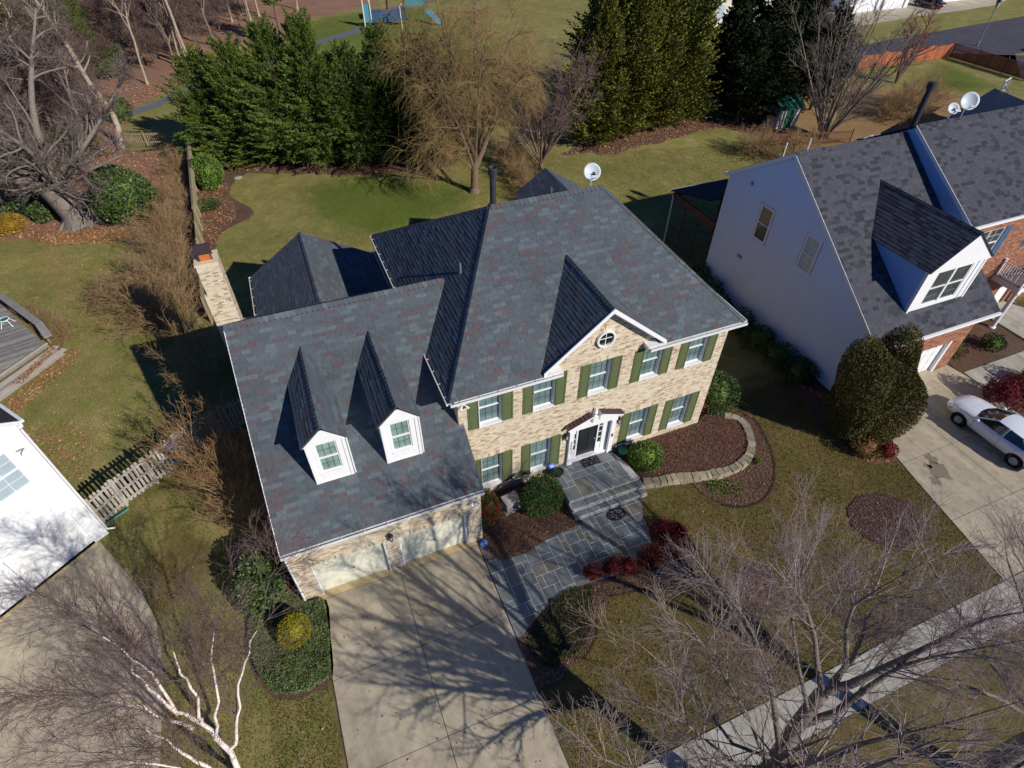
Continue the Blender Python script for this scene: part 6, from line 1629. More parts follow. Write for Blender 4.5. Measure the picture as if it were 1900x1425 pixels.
# ------------------------------------------------------------------ satellite dishes
def dish(loc, label, size, az_, el, mast=0.6, logo=False):
    d = thing('satellite_dish', label, 'satellite dish', loc)
    face = Vector((math.cos(R(el)) * math.sin(R(az_)), math.cos(R(el)) * math.cos(R(az_)), math.sin(R(el))))
    up = (Z - face * face.z).normalized(); sd2 = up.cross(face).normalized()
    C0 = Vector((0, 0, mast + size * 0.35))
    b = MB(); n = 28; rings = 5; pts = []
    for k in range(rings + 1):
        rr = k / rings
        for j in range(n):
            t = 2 * math.pi * j / n
            pts.append(C0 + (sd2 * math.cos(t) * size * 0.5 * 1.0 + up * math.sin(t) * size * 0.5) * rr + face * (0.16 * size * rr * rr))
    back = [p - face * 0.012 for p in pts]
    fs = []
    for k in range(rings):
        for j in range(n):
            j2 = (j + 1) % n; q = (k * n + j, k * n + j2, (k + 1) * n + j2, (k + 1) * n + j)
            fs.append(q); fs.append(tuple(v + len(pts) for v in q[::-1]))
    for j in range(n):
        j2 = (j + 1) % n; a = rings * n
        fs.append((a + j, a + j2, a + j2 + len(pts), a + j + len(pts)))
    b.add(pts + back, fs); b.build('reflector', M['dish_white'], d, smooth=True)
    MB().tube([(0, 0, 0), (0, 0, mast * 0.7), C0 - face * 0.03], 0.025, 8).build('mast', M['dish_white'], d)
    feed = C0 + face * size * 0.62 - up * size * 0.42
    MB().tube([C0 - up * size * 0.42 - face * 0.0, feed], 0.02, 6).build('feed_arm', M['dish_white'], d)
    MB().obox(feed - sd2 * 0.14 - up * 0.05, sd2 * 0.28, up * 0.1, face * 0.1).build('receiver', M['dish_white'], d)
    if logo:
        c = C0 - up * size * 0.18 + sd2 * size * 0.1 + face * (0.16 * size * 0.2)
        MB().obox(c - sd2 * 0.10, sd2 * 0.2, up * 0.07, face * 0.012).obox(c - sd2 * 0.02 + up * 0.08, sd2 * 0.08, up * 0.06, face * 0.012).build('lettering', M['print_black'], d)
    return d
dish((8.45, 6.35, 10.55), 'white satellite dish on a bent mast at the ridge of the brick house', 0.74, 198, 38, 0.42, True)
dish((31.35, 7.2, 10.2), 'smaller white oval satellite dish at the ridge of the white house', 0.62, 205, 38, 0.35, True)
dish((32.55, 7.3, 10.15), 'larger pale satellite dish beside the smaller one on the white house', 0.95, 215, 30, 0.5)

# rear roof seen over the ridge of the brick house
z0r = 6.1
rp_ = []
ps = [(10.7, 15.6, 7.3), (10.7, 10.5, 7.3), (8.9, 10.5, 5.9), (8.9, 15.9, 5.9)]
q1 = roof_plane('rear_roof', house, ps, ps[3], ps[2], 70, M['shingle_slate'], M['roof_underlay'], pool=[])
rps = [(q1, t) for t in shingle_field((8.9, 16, 5.9), (8.9, 10, 5.9), ps, 71)]
ps = [(10.7, 10.5, 7.3), (10.7, 15.6, 7.3), (12.9, 15.9, 5.9), (12.9, 10.5, 5.9)]
q2 = roof_plane('rear_roof', house, ps, ps[3], ps[2], 72, M['shingle_slate'], M['roof_underlay'], pool=[])
rps += [(q2, t) for t in shingle_field((12.9, 10, 5.9), (12.9, 16, 5.9), ps, 73)]
lay_shingles(rps, 0, M['shingle_slate'])
MB().prism([(9.1, 15.4, 0), (12.7, 15.4, 0), (12.7, 15.4, 5.9), (10.7, 15.4, 7.15), (9.1, 15.4, 5.9)], (0, -0.2, 0)).build('rear_wall', M['brick_tan_plain'], house)

# ------------------------------------------------------------------ cars
def sedan(label, loc, rz, paint, group=None, lights='front'):
    """saloon car; local +x is the nose, origin on the ground under the middle"""
    c = thing('parked_car', label, 'car', loc, rz); c.scale = (1.05, 1.04, 1.05)
    # lower body: cross sections along x: (x, half width, z bottom, z shoulder, z deck centre)
    S = [(-2.36, 0.50, 0.42, 0.70, 0.80), (-2.30, 0.70, 0.34, 0.80, 0.93), (-2.05, 0.83, 0.28, 0.88, 1.00), (-1.6, 0.87, 0.25, 0.92, 1.02), (-1.0, 0.885, 0.24, 0.93, 0.98), (0.0, 0.885, 0.23, 0.91, 0.95), (0.85, 0.88, 0.24, 0.88, 0.98), (1.3, 0.875, 0.25, 0.85, 0.95), (1.75, 0.85, 0.27, 0.78, 0.89), (2.10, 0.78, 0.30, 0.68, 0.79), (2.30, 0.64, 0.34, 0.58, 0.66), (2.40, 0.42, 0.40, 0.50, 0.55)]
    def ring(x, hw, zb, zs, zd):
        return [(x, -hw * 0.80, zb), (x, -hw * 0.97, zb + 0.12), (x, -hw, (zb + zs) / 2 + 0.03), (x, -hw * 0.97, zs - 0.02), (x, -hw * 0.86, zs + (zd - zs) * 0.55), (x, -hw * 0.45, zd - 0.008), (x, 0, zd),
                (x, hw * 0.45, zd - 0.008), (x, hw * 0.86, zs + (zd - zs) * 0.55), (x, hw * 0.97, zs - 0.02), (x, hw, (zb + zs) / 2 + 0.03), (x, hw * 0.97, zb + 0.12), (x, hw * 0.80, zb)]
    # resample lengthwise for smoothness
    xs_ = np.linspace(-2.36, 2.40, 41); A = np.array(S)
    rings = [ring(x, *[np.interp(x, A[:, 0], A[:, k]) for k in range(1, 5)]) for x in xs_]
    nr = len(rings[0]); V = [p for r_ in rings for p in r_]; F = []
    wheels = (1.40, -1.36); wr = 0.36
    for i in range(len(rings) - 1):
        for j in range(nr - 1):
            F.append((i * nr + j, (i + 1) * nr + j, (i + 1) * nr + j + 1, i * nr + j + 1))
        F.append((i * nr + nr - 1, (i + 1) * nr + nr - 1, (i + 1) * nr, i * nr))
    F.append(tuple(range(nr))); F.append(tuple(range((len(rings) - 1) * nr, len(rings) * nr))[::-1])
    # wheel arches: keep body vertices low near the wheels lifted onto the arch
    V2 = []
    for x, y, z in V:
        for wx_ in wheels:
            dx = x - wx_
            if abs(dx) < wr + 0.03 and abs(y) > 0.5:
                za = 0.31 + math.sqrt(max((wr + 0.03) ** 2 - dx * dx, 0))
                if z < za: z = za
        V2.append((x, y, z))
    b = MB(); b.add(V2, F); body = b.build('body', M[paint], c, smooth=True)
    # greenhouse: glass house with painted roof
    G = [(-1.75, 0.66, 0.985), (-1.05, 0.60, 1.36), (0.10, 0.60, 1.42), (0.98, 0.68, 0.965)]
    def sec(x, hw, z, n=6):
        return x, hw, z
    roofS = [(-1.12, 0.585, 1.335), (-0.9, 0.60, 1.385), (-0.4, 0.61, 1.425), (0.0, 0.605, 1.425), (0.18, 0.59, 1.40)]
    rv = []; rf = []
    for x, hw, z in roofS:
        for k in range(7):
            t = -1 + 2 * k / 6; rv.append((x - 0.05 * abs(t) ** 2, hw * t, z - 0.05 * t * t))
    for i in range(len(roofS) - 1):
        for k in range(6): rf.append((i * 7 + k, (i + 1) * 7 + k, (i + 1) * 7 + k + 1, i * 7 + k + 1))
    b = MB(); b.add(rv, rf); b.build('roof', M[paint], c, smooth=True)
    zb = 0.93
    ws = MB()
    for k in range(6):
        t0, t1 = -1 + 2 * k / 6, -1 + 2 * (k + 1) / 6
        top = lambda t: (0.18 - 0.05 * t * t, 0.59 * t, 1.395 - 0.05 * t * t); bot = lambda t: (1.08 - 0.22 * t * t, 0.74 * t, zb + 0.035)
        ws.add([bot(t0), bot(t1), top(t1), top(t0)], [(0, 1, 2, 3)])
    ws.build('windscreen', M['car_glass'], c, smooth=True)
    rw = MB()
    for k in range(6):
        t0, t1 = -1 + 2 * k / 6, -1 + 2 * (k + 1) / 6
        top = lambda t: (-1.12 - 0.05 * t * t, 0.585 * t, 1.33 - 0.05 * t * t); bot = lambda t: (-1.80 + 0.12 * t * t, 0.70 * t, zb + 0.075)
        rw.add([bot(t1), bot(t0), top(t0), top(t1)], [(0, 1, 2, 3)])
    rw.build('rear_window', M['car_glass'], c, smooth=True)
    for s in (-1, 1):
        # front and rear side windows with painted pillars
        def sw(pts, mt, nm):
            m_ = MB(); m_.add([(x, s * y, z) for x, y, z in pts], [tuple(range(len(pts)))]); m_.build(nm, M[mt], c)
        yb, yt = 0.80, 0.60
        sw([(0.80, yb - 0.02, zb - 0.02), (0.16, yt - 0.004, 1.335), (-0.38, yt + 0.004, 1.36), (-0.38, yb, zb - 0.02)], 'car_glass', 'side_window')
        sw([(-0.44, yb, zb - 0.02), (-0.44, yt + 0.004, 1.36), (-0.98, yt - 0.004, 1.31), (-1.42, yb - 0.05, zb + 0.03)], 'car_glass', 'side_window')
        def pil(p, q, w): MB().tube([(p[0], s * p[1], p[2]), (q[0], s * q[1], q[2])], w, 6).build('pillar', M[paint], c)
        pil((0.90, yb - 0.06, zb), (0.16, yt, 1.365), 0.03); pil((-0.41, yb, zb - 0.02), (-0.41, yt + 0.01, 1.385), 0.025); pil((-1.55, yb - 0.1, zb + 0.03), (-1.05, yt - 0.01, 1.32), 0.06); pil((0.16, yt, 1.365), (-1.05, yt - 0.01, 1.335), 0.022)
        MB().lathe([(0.0, -0.07), (0.06, -0.05), (0.08, 0.0), (0.06, 0.05), (0.0, 0.06)], c=(0.72, s * 0.95, 0.98), n=10).build('mirror', M[paint], c, smooth=True)
        MB().box(0.0, 0.16, s * 0.875 - 0.02, s * 0.875 + 0.02, 0.80, 0.83).build('door_handle', M[paint], c)
        MB().box(-0.92, -0.78, s * 0.875 - 0.02, s * 0.875 + 0.02, 0.81, 0.84).build('door_handle', M[paint], c)
        dl = MB()
        for xx in (0.86, -0.41, -1.12): dl.box(xx - 0.006, xx + 0.006, s * 0.876 - 0.012, s * 0.876 + 0.012, 0.32, 0.86)
        dl.build('door_seam', M['metal_grey'], body)
        MB().prism([(2.12, s * 0.50, 0.60), (2.20, s * 0.70, 0.60), (1.92, s * 0.80, 0.70), (1.98, s * 0.50, 0.77)], (0.06, 0, 0.03)).build('headlight', M['lamp_clear'], c)
        MB().prism([(1.96, s * 0.815, 0.52), (2.10, s * 0.765, 0.52), (2.07, s * 0.775, 0.60), (1.93, s * 0.825, 0.62)], (0.02, s * 0.02, 0.0)).build('indicator', M['lamp_amber'], c)
        MB().box(-2.34, -2.22, s * 0.62 - 0.14, s * 0.62 + 0.14, 0.68, 0.82).build('tail_light', M['lamp_red'], c)
        for wx_ in wheels:
            w_ = MB().tube([(wx_, s * 0.68, 0.31), (wx_, s * 0.87, 0.31)], 0.31, 22).build('wheel', M['tyre'], c)
            rm = MB().tube([(wx_, s * 0.86, 0.31), (wx_, s * 0.885, 0.31)], [0.20, 0.185], 18)
            for k in range(7):
                t = 2 * math.pi * k / 7; rm.tube([(wx_, s * 0.89, 0.31), (wx_ + 0.18 * math.cos(t), s * 0.887, 0.31 + 0.18 * math.sin(t))], 0.02, 4)
            rm.build('rim', M['wheel_rim'], w_)
            MB().tube([(wx_, s * 0.5, 0.31), (wx_, s * 0.84, 0.31)], 0.375, 18).build('wheel_well', M['tyre'], w_)
    MB().box(-2.39, -2.35, -0.26, 0.26, 0.56, 0.68).build('number_plate', M['print_white'], c)
    return c
sedan('white rounded four door saloon car parked on the concrete drive', (25.62, -6.28, 0.03), R(91), 'car_white')
sedan('black car parked in front of the far white garage', (104.5, 65.0, 0.02), R(100), 'car_dark')
sedan('black car in the far street beside the lamp post', (97.0, 39.2, 0.02), R(165), 'car_dark')

# ------------------------------------------------------------------ far small things
sl = thing('street_lamp', 'tall grey street lamp with a lantern head beside the far street', 'street lamp', (90.5, 45.0, 0))
MB().lathe([(0.14, 0), (0.14, 0.5), (0.085, 0.6), (0.06, 4.6)], n=10).build('pole', M['metal_grey'], sl)
MB().lathe([(0.14, 4.6), (0.3, 5.25)], n=6).build('lantern_glass', M['glass_sky'], sl)
MB().lathe([(0.38, 5.251), (0.25, 5.4), (0.06, 5.7)], n=6).build('lantern_cap', M['metal_black'], sl)
bh = thing('basketball_hoop', 'grey post carrying a clear basketball backboard with an orange ring', 'basketball hoop', (66.0, 24.2, 0), R(20))
MB().tube([(0, 0, 0), (0, 0, 2.9), (0, 0.5, 3.2)], 0.07, 8).build('pole', M['metal_grey'], bh)
b_o = MB().box(-0.9, 0.9, 0.55, 0.6, 2.75, 3.85).build('backboard', M['backboard'], bh)
MB().box(-0.93, -0.87, 0.53, 0.62, 2.72, 3.88).box(0.87, 0.93, 0.53, 0.62, 2.72, 3.88).box(-0.869, 0.869, 0.53, 0.62, 3.82, 3.88).box(-0.869, 0.869, 0.53, 0.62, 2.72, 2.78).box(-0.3, -0.26, 0.53, 0.54, 3.0, 3.45).box(0.26, 0.3, 0.53, 0.54, 3.0, 3.45).box(-0.259, 0.259, 0.53, 0.54, 3.41, 3.45).build('backboard_frame', M['white_paint'], b_o)
MB().tube([(0.23 * math.cos(t), 0.3 + 0.23 * math.sin(t), 3.02) for t in [2 * math.pi * k / 16 for k in range(17)]], 0.018, 5).build('ring', M['lamp_red'], bh)
for nm, lab, mt, x, y, sx, sy in (('tarp', 'crumpled grey tarpaulin lying behind the white house', 'tarp_grey', 50.5, 24.6, 1.8, 0.8), ('tarp', 'cream sheet lying with a teal hose behind the white house', 'tarp_cream', 54.0, 23.7, 1.3, 0.7)):
    r_ = random.Random(hash(lab) % 97); b = MB(); n = 9
    V = [((i / (n - 1) - 0.5) * sx * 1.6, (j / (n - 1) - 0.5) * sy * 2, 0.06 + r_.random() * 0.28) for j in range(n) for i in range(n)]
    b.add(V, [(j * n + i, j * n + i + 1, (j + 1) * n + i + 1, (j + 1) * n + i) for j in range(n - 1) for i in range(n - 1)])
    tag(b.build(nm, M[mt], None, loc=(x, y, 0)), lab, 'tarpaulin')
tag(MB().tube([(53.0, 24.4, 0.1), (54.2, 24.9, 0.5), (55.6, 24.3, 0.1)], 0.14, 6).build('garden_hose', M['tarp_teal'], None), 'thick teal hose curling beside the cream sheet', 'hose')

# ------------------------------------------------------------------ playground
pg = thing('playground', 'blue playground tower with a teal pitched roof on the far lawn', 'playground', (18.6, 86.0, 0), R(-8))
for x, y in ((-1.2, -1.2), (1.2, -1.2), (-1.2, 1.2), (1.2, 1.2)): MB().box(x - 0.08, x + 0.08, y - 0.08, y + 0.08, 0, 3.6).build('post', M['wood_brown'], pg)
pr_ = MB().prism([(-1.7, -1.7, 3.5), (1.7, -1.7, 3.5), (0.3, 0, 4.8), (-0.3, 0, 4.8)], (0, 0, 0.06)).prism([(1.7, -1.7, 3.5), (1.7, 1.7, 3.5), (0.3, 0, 4.8)], (0, 0, 0.06)).prism([(1.7, 1.7, 3.5), (-1.7, 1.7, 3.5), (-0.3, 0, 4.8), (0.3, 0, 4.8)], (0, 0, 0.06)).prism([(-1.7, 1.7, 3.5), (-1.7, -1.7, 3.5), (-0.3, 0, 4.8)], (0, 0, 0.06)).build('roof', M['bluegreen_roof'], pg)
MB().prism([(0.9, -2.3, 2.4), (4.2, -2.3, 2.4), (3.4, -1.0, 3.2), (1.7, -1.0, 3.2)], (0, 0, 0.06)).prism([(4.2, -2.3, 2.4), (4.2, 1.0, 2.4), (3.4, -1.0, 3.2)], (0, 0, 0.06)).build('roof', M['bluegreen_roof'], pg)
MB().box(-3.8, 1.0, -2.1, -2.0, 0.5, 2.1).build('panel', M['play_blue'], pg)
MB().box(-4.9, -3.8, -2.3, -2.2, 0.6, 2.9).build('panel', M['play_lightblue'], pg)
MB().box(-1.1, 1.1, -1.1, 1.1, 1.3, 1.4).build('platform', M['wood_brown'], pg)
MB().prism([(4.0, -1.5, 1.6), (5.2, -1.5, 1.6), (6.5, -3.5, 0.2), (5.5, -3.6, 0.2)], (0, 0, 0.06)).build('slide', M['play_lightblue'], pg)
MB().tube([(-4.9, -2.4, 0), (-4.9, -2.4, 3.5), (-4.3, -2.4, 3.7), (-3.9, -2.4, 3.3), (-3.9, -2.4, 1.0)], 0.09, 6).build('handrail', M['pale_yellow'], pg)
MB().tube([(0.3, -4.4, 0), (0.2, -4.4, 3.0), (0.6, -4.2, 3.1)], 0.07, 6).build('handrail', M['pale_yellow'], pg)
sb = thing('park_bench', 'grey park bench with a bare trunk beside it at the wood edge', 'bench', (-9.0, 69, 0), R(15))
MB().box(-0.9, 0.9, -0.25, 0.25, 0.42, 0.48).build('seat', M['deck_grey'], sb); MB().box(-0.9, 0.9, 0.25, 0.3, 0.5, 0.95).build('backrest', M['deck_grey'], sb)
for x in (-0.8, 0.8): MB().box(x - 0.04, x + 0.04, -0.22, 0.22, 0, 0.42).build('leg', M['metal_dark'], sb)
tag(MB().lathe([(0.35, 0), (0.35, 0.02), (0.18, 0.05), (0.0, 0.06)], n=8).build('stepping_stone', M['concrete_pale'], None, loc=(*(-7.23, 38.34), 0.02)), 'pale flat stepping stone at the edge of the mulch bed', 'stone')
bb = thing('garden_ornament', 'small white garden ornament by the golden shrub under the old tree', 'garden ornament', (*(-22.78, 36.91), 0))
MB().lathe([(0.2, 0), (0.1, 0.15), (0.08, 0.7), (0.25, 0.8), (0.28, 0.86), (0.0, 0.82)], n=12).build('ornament_body', M['dish_white'], bb)

# ------------------------------------------------------------------ plant builders
def perp_frames(d):
    d = d / np.maximum(np.linalg.norm(d, axis=1, keepdims=True), 1e-9)
    h = np.where(np.abs(d[:, 2:3]) < 0.9, np.array([[0, 0, 1.0]]), np.array([[1.0, 0, 0]]))
    a = np.cross(d, h); a /= np.linalg.norm(a, axis=1, keepdims=True)
    return d, a, np.cross(a, d)

def tubes_mesh(name, segs, k, mt, smooth=False):
    S = np.asarray(segs, float); n = len(S)
    d, a, b = perp_frames(S[:, 3:6] - S[:, 0:3])
    th = 2 * np.pi * np.arange(k) / k
    ring = a[:, None, :] * np.cos(th)[None, :, None] + b[:, None, :] * np.sin(th)[None, :, None]
    V = np.concatenate([S[:, None, 0:3] + ring * S[:, None, 6:7], S[:, None, 3:6] + ring * S[:, None, 7:8]], 1).reshape(-1, 3)
    base = (np.arange(n) * 2 * k)[:, None]; i = np.arange(k)[None, :]; i2 = (i + 1) % k
    F = np.stack([base + i, base + i2, base + k + i2, base + k + i], -1).reshape(-1, 4)
    return np_mesh(name, V, F, mt, smooth)

class Grow:
    """grows bare branches: limbs (thick) and twigs (thin) as tapered segments"""
    def __init__(s, seed): s.r = np.random.default_rng(seed); s.limbs = []; s.twigs = []
    def branch(s, p, d, L, r0, r1, nseg, wander, trop, out):
        pts = [np.array(p, float)]; d = np.array(d, float); d /= np.linalg.norm(d)
        for i in range(nseg):
            d = d + s.r.normal(0, wander, 3) + np.array([0, 0, trop]); d /= np.linalg.norm(d)
            pts.append(pts[-1] + d * L / nseg)
        return s.path(pts, r0, r1, out)
    def path(s, pts, r0, r1, out):
        n = len(pts) - 1; rr = np.linspace(r0, r1, n + 1)
        for i in range(n): out.append((*pts[i], *pts[i + 1], rr[i], rr[i + 1]))
        return np.array(pts), rr
    def spread(s, pr, levels, lv=0, keep=None):
        """children on polyline pr=(pts, radii) by level specs"""
        if lv >= len(levels): return
        q = levels[lv]; pts, rr = pr; n = int(q['n'] * s.r.uniform(0.75, 1.25) + 0.5)
        seg = np.linalg.norm(np.diff(pts, axis=0), axis=1); tot = seg.sum(); cum = np.concatenate([[0], np.cumsum(seg)])
        for _ in range(n):
            t = s.r.uniform(q.get('lo', 0.25), 1.0) * tot; i = min(np.searchsorted(cum, t, 'right') - 1, len(seg) - 1)
            f = (t - cum[i]) / max(seg[i], 1e-6); p = pts[i] * (1 - f) + pts[i + 1] * f; r = rr[i] * (1 - f) + rr[i + 1] * f
            d0 = (pts[i + 1] - pts[i]) / max(seg[i], 1e-6)
            v = s.r.normal(0, 1, 3); v -= d0 * (v @ d0); v /= np.linalg.norm(v) + 1e-9
            if 'side' in q: v = v + np.array(q['side']); v -= d0 * (v @ d0); v /= np.linalg.norm(v) + 1e-9
            an = math.radians(s.r.uniform(*q['ang'])); d = d0 * math.cos(an) + v * math.sin(an)
            L = q['len'] * s.r.uniform(0.6, 1.25) * (1.15 - 0.55 * t / tot)
            r0 = min(r * 0.75, q['r']); out = s.limbs if q.get('limb') else s.twigs
            ch = s.branch(p, d, L, r0, max(r0 * q.get('tip', 0.4), q.get('rmin', 0.004)), q['seg'], q['w'], q['trop'], out)
            s.spread(ch, levels, lv + 1)

def plant_parts(g, root, bark, twig, k_l=6, k_t=3, tname='crown'):
    if g.limbs: link('trunk', tubes_mesh('trunk', g.limbs, k_l, bark, True), root)
    if g.twigs: link(tname, tubes_mesh(tname, g.twigs, k_t, twig), root)

def cards(P, D, size, rs, aspect=1.6, flat_=0.5):
    """leaf cards at points P; D preferred axis; returns V, F (quads, folded diamonds)"""
    n = len(P); L = size * rs.uniform(0.6, 1.3, (n, 1))
    d = D + rs.normal(0, flat_, (n, 3)); d, a, b = perp_frames(d)
    ph = rs.uniform(0, 2 * np.pi, (n, 1)); s = a * np.cos(ph) + b * np.sin(ph)
    w = L / aspect / 2
    V = np.stack([P - d * L * 0.5, P + s * w - d * L * 0.05, P + d * L * 0.5, P - s * w - d * L * 0.05], 1).reshape(-1, 3)
    F = np.arange(n * 4).reshape(n, 4)
    return V, F

def ellipsoid_leaves(rs, n, radii, size, lump=0.18, zcut=-0.8, aspect=1.7, shell=0.82, up=0.3, nl=14, dflat=0.6):
    """leaf cards in a lumpy ellipsoid around origin"""
    U_ = rs.normal(0, 1, (int(n * 1.5), 3)); U_ /= np.linalg.norm(U_, axis=1, keepdims=True)
    U_ = U_[U_[:, 2] > zcut][:n]
    lumps = rs.normal(0, 1, (nl, 3)); lumps /= np.linalg.norm(lumps, axis=1, keepdims=True)
    amp = rs.uniform(-1, 1, nl)
    bumpy = 1 + lump * (np.exp(-(1 - U_ @ lumps.T) * 6) @ amp)
    rad = np.where(rs.uniform(0, 1, len(U_)) < 0.72, rs.uniform(shell, 1.03, len(U_)), rs.uniform(0.35, shell, len(U_)))
    P = U_ * (bumpy * rad)[:, None] * np.array(radii)
    D = U_ + np.array([0, 0, up])
    return cards(P, D, size, rs, aspect, dflat)

def inner_mass(root, radii, ctr, mt, seed):
    rs = np.random.default_rng(seed + 7); b = MB(); n, m = 10, 6
    for i in range(m + 1):
        ph = math.pi * i / m - math.pi / 2
        for k in range(n):
            th = 2 * math.pi * k / n; q = 1 + rs.uniform(-0.12, 0.12)
            b.v.append((ctr[0] + radii[0] * math.cos(ph) * math.cos(th) * q, ctr[1] + radii[1] * math.cos(ph) * math.sin(th) * q, max(0.01, ctr[2] + radii[2] * math.sin(ph) * q)))
    for i in range(m):
        for k in range(n):
            b.f.append((i * n + k, i * n + (k + 1) % n, (i + 1) * n + (k + 1) % n, (i + 1) * n + k)); b.m.append(0)
    return b.build('inner_foliage', mt, root)

def leafy_shrub(name, label, cat, loc, radii, n, size, mt, seed, group=None, stem='bark_brown', zc=None, lump=0.2, core=True, cname='foliage', stems=7, rz=0.0, **kw):
    rs = np.random.default_rng(seed); t = thing(name, label, cat, (loc[0], loc[1], loc[2] if len(loc) > 2 else 0), rz, group)
    zc = radii[2] * 0.86 if zc is None else zc
    V, F = ellipsoid_leaves(rs, n, radii, size, lump, **kw)
    V = V + np.array([0, 0, zc]); V[:, 2] = np.maximum(V[:, 2], 0.02)
    link(cname, np_mesh(cname, V, F, M[mt]), t)
    if core: inner_mass(t, (radii[0] * 0.6, radii[1] * 0.6, radii[2] * 0.6), (0, 0, zc), M[mt], seed)
    g = Grow(seed + 1)
    for k in range(stems):
        a = rs.uniform(0, 6.28); e = np.array([math.cos(a) * radii[0] * 0.6, math.sin(a) * radii[1] * 0.6, zc + radii[2] * rs.uniform(0.1, 0.6)])
        g.limbs.append((math.cos(a) * 0.05, math.sin(a) * 0.05, 0, *e, 0.035, 0.012))
    link('stem', tubes_mesh('stem', g.limbs, 5, M[stem]), t)
    return t

def bare_shrub_mesh(seed, h, spread, nst, lv, rbase=0.02, wander=0.10, trop=0.05):
    g = Grow(seed); r = g.r
    for k in range(nst):
        a = r.uniform(0, 6.28); e = math.radians(r.uniform(*spread)); d = (math.cos(a) * math.sin(e), math.sin(a) * math.sin(e), math.cos(e))
        p = (math.cos(a) * 0.12 * r.uniform(0, 1), math.sin(a) * 0.12 * r.uniform(0, 1), 0)
        ch = g.branch(p, d, h * r.uniform(0.7, 1.15), rbase * r.uniform(0.7, 1.2), 0.006, 6, wander, trop, g.limbs)
        g.spread(ch, lv)
    return g

def conifer(seed, H, Rb, n_sp, prof, sp_len, card, up, rs_aspect=2.0, z0=0.3, per=40, fullness=0.4, flat_=0.3, fat=0.2, rag=0.25):
    """evergreen crown of feathery plumes; prof(t) radius factor for t in 0..1"""
    rs = np.random.default_rng(seed)
    t = rs.uniform(0, 1, n_sp * 4); keep = rs.uniform(0, 1, len(t)) < np.array([prof(x) for x in t]) + 0.05
    t = t[keep][:n_sp]; n = len(t)
    th = rs.uniform(0, 2 * np.pi, n)
    wob = 1 + rag * (np.sin(th * 2 + t * 7 + seed) * 0.5 + np.sin(th * 5 - t * 13 + seed * 2) * 0.5)
    R_ = Rb * np.array([prof(x) for x in t]) * wob * rs.uniform(0.72, 1.12, n)
    base = np.stack([np.cos(th) * R_ * fullness, np.sin(th) * R_ * fullness, z0 + t * (H - z0) * 0.97], 1)
    dr = np.stack([np.cos(th), np.sin(th), up + 1.3 * t ** 2 + rs.normal(0, 0.16, n)], 1); dr /= np.linalg.norm(dr, axis=1, keepdims=True)
    L = np.maximum(R_ * (1 - fullness) * 1.15, sp_len * rs.uniform(0.55, 1.1, n))
    u = rs.uniform(0.05, 1, (n, per)) ** 0.8
    jit = rs.normal(0, 1, (n, per, 3)) * (fat * (1.05 - u))[:, :, None] * np.minimum(L, 1.6)[:, None, None]
    jit[:, :, 2] *= 0.55
    P = base[:, None, :] + dr[:, None, :] * (u * L[:, None])[:, :, None] + jit
    D = np.repeat(dr[:, None, :], per, 1) + jit * 1.6 / np.maximum(L, 0.3)[:, None, None] + rs.normal(0, 0.25, (n, per, 3))
    return cards(P.reshape(-1, 3), D.reshape(-1, 3), card, rs, rs_aspect, flat_)

# ------------------------------------------------------------------ evergreens behind the yard
prof_cone = lambda t: min(1.0, 0.75 + t * 1.6) * (1 - t) ** 0.52 if t < 0.999 else 0
ley = []
for sd in (3, 17, 29):
    ley.append(np_mesh('crown', *conifer(sd, 10.0, 3.9, 700, prof_cone, 1.3, 0.19, 0.34, per=110, rag=0.5, rs_aspect=3.0, fat=0.19), M['leaf_leyland']))
trunk_ley = tubes_mesh('trunk', [(0, 0, 0, 0, 0, 8.5, 0.2, 0.04)], 8, M['bark_brown'], True)
def evergreen(loc, sc, rz, label, mesh, group, name='evergreen_tree', trunk=None, cat='tree'):
    t = thing(name, label, cat, (*loc, 0), rz, group); t.scale = sc
    link('crown', mesh, t); link('trunk', trunk or trunk_ley, t)
    return t
G1 = 'row of evergreens behind the back lawn'
row = [((-8.0, 43.0), (0.95, 0.95, 0.86), 'leftmost evergreen of the back row, its skirt touching the board fence'), ((-5.4, 41.4), (1.05, 1.05, 0.94), 'second evergreen from the left in the back row, with a pointed tip'),
       ((-2.4, 40.2), (1.05, 1.05, 1.06), 'third evergreen from the left in the back row'), ((0.3, 39.0), (1.0, 1.0, 1.12), 'tallest pointed evergreen in the middle of the back row'),
       ((3.2, 38.2), (1.0, 1.0, 0.9), 'fifth evergreen from the left in the back row, in front of the playground'), ((6.0, 37.8), (1.0, 0.95, 1.02), 'shaded evergreen next to the willow in the back row'),
       ((9.0, 37.4), (1.1, 1.1, 0.95), 'last dark evergreen at the right end of the back row, behind the willow')]
for i, (p, s, lab) in enumerate(row): evergreen(p, s, i * 1.7, lab, ley[i % 3], G1)
prof_col = lambda t: min(1.0, 0.8 + t * 1.5) * (1 - t) ** 0.42 if t < 0.999 else 0
olv = [np_mesh('crown', *conifer(sd, 15.0, 3.9, 1100, prof_col, 1.3, 0.23, 0.5, per=64, fat=0.22, rag=0.4), M['leaf_olive']) for sd in (5, 23)]
G2 = 'olive evergreens on the right of the back lawn'
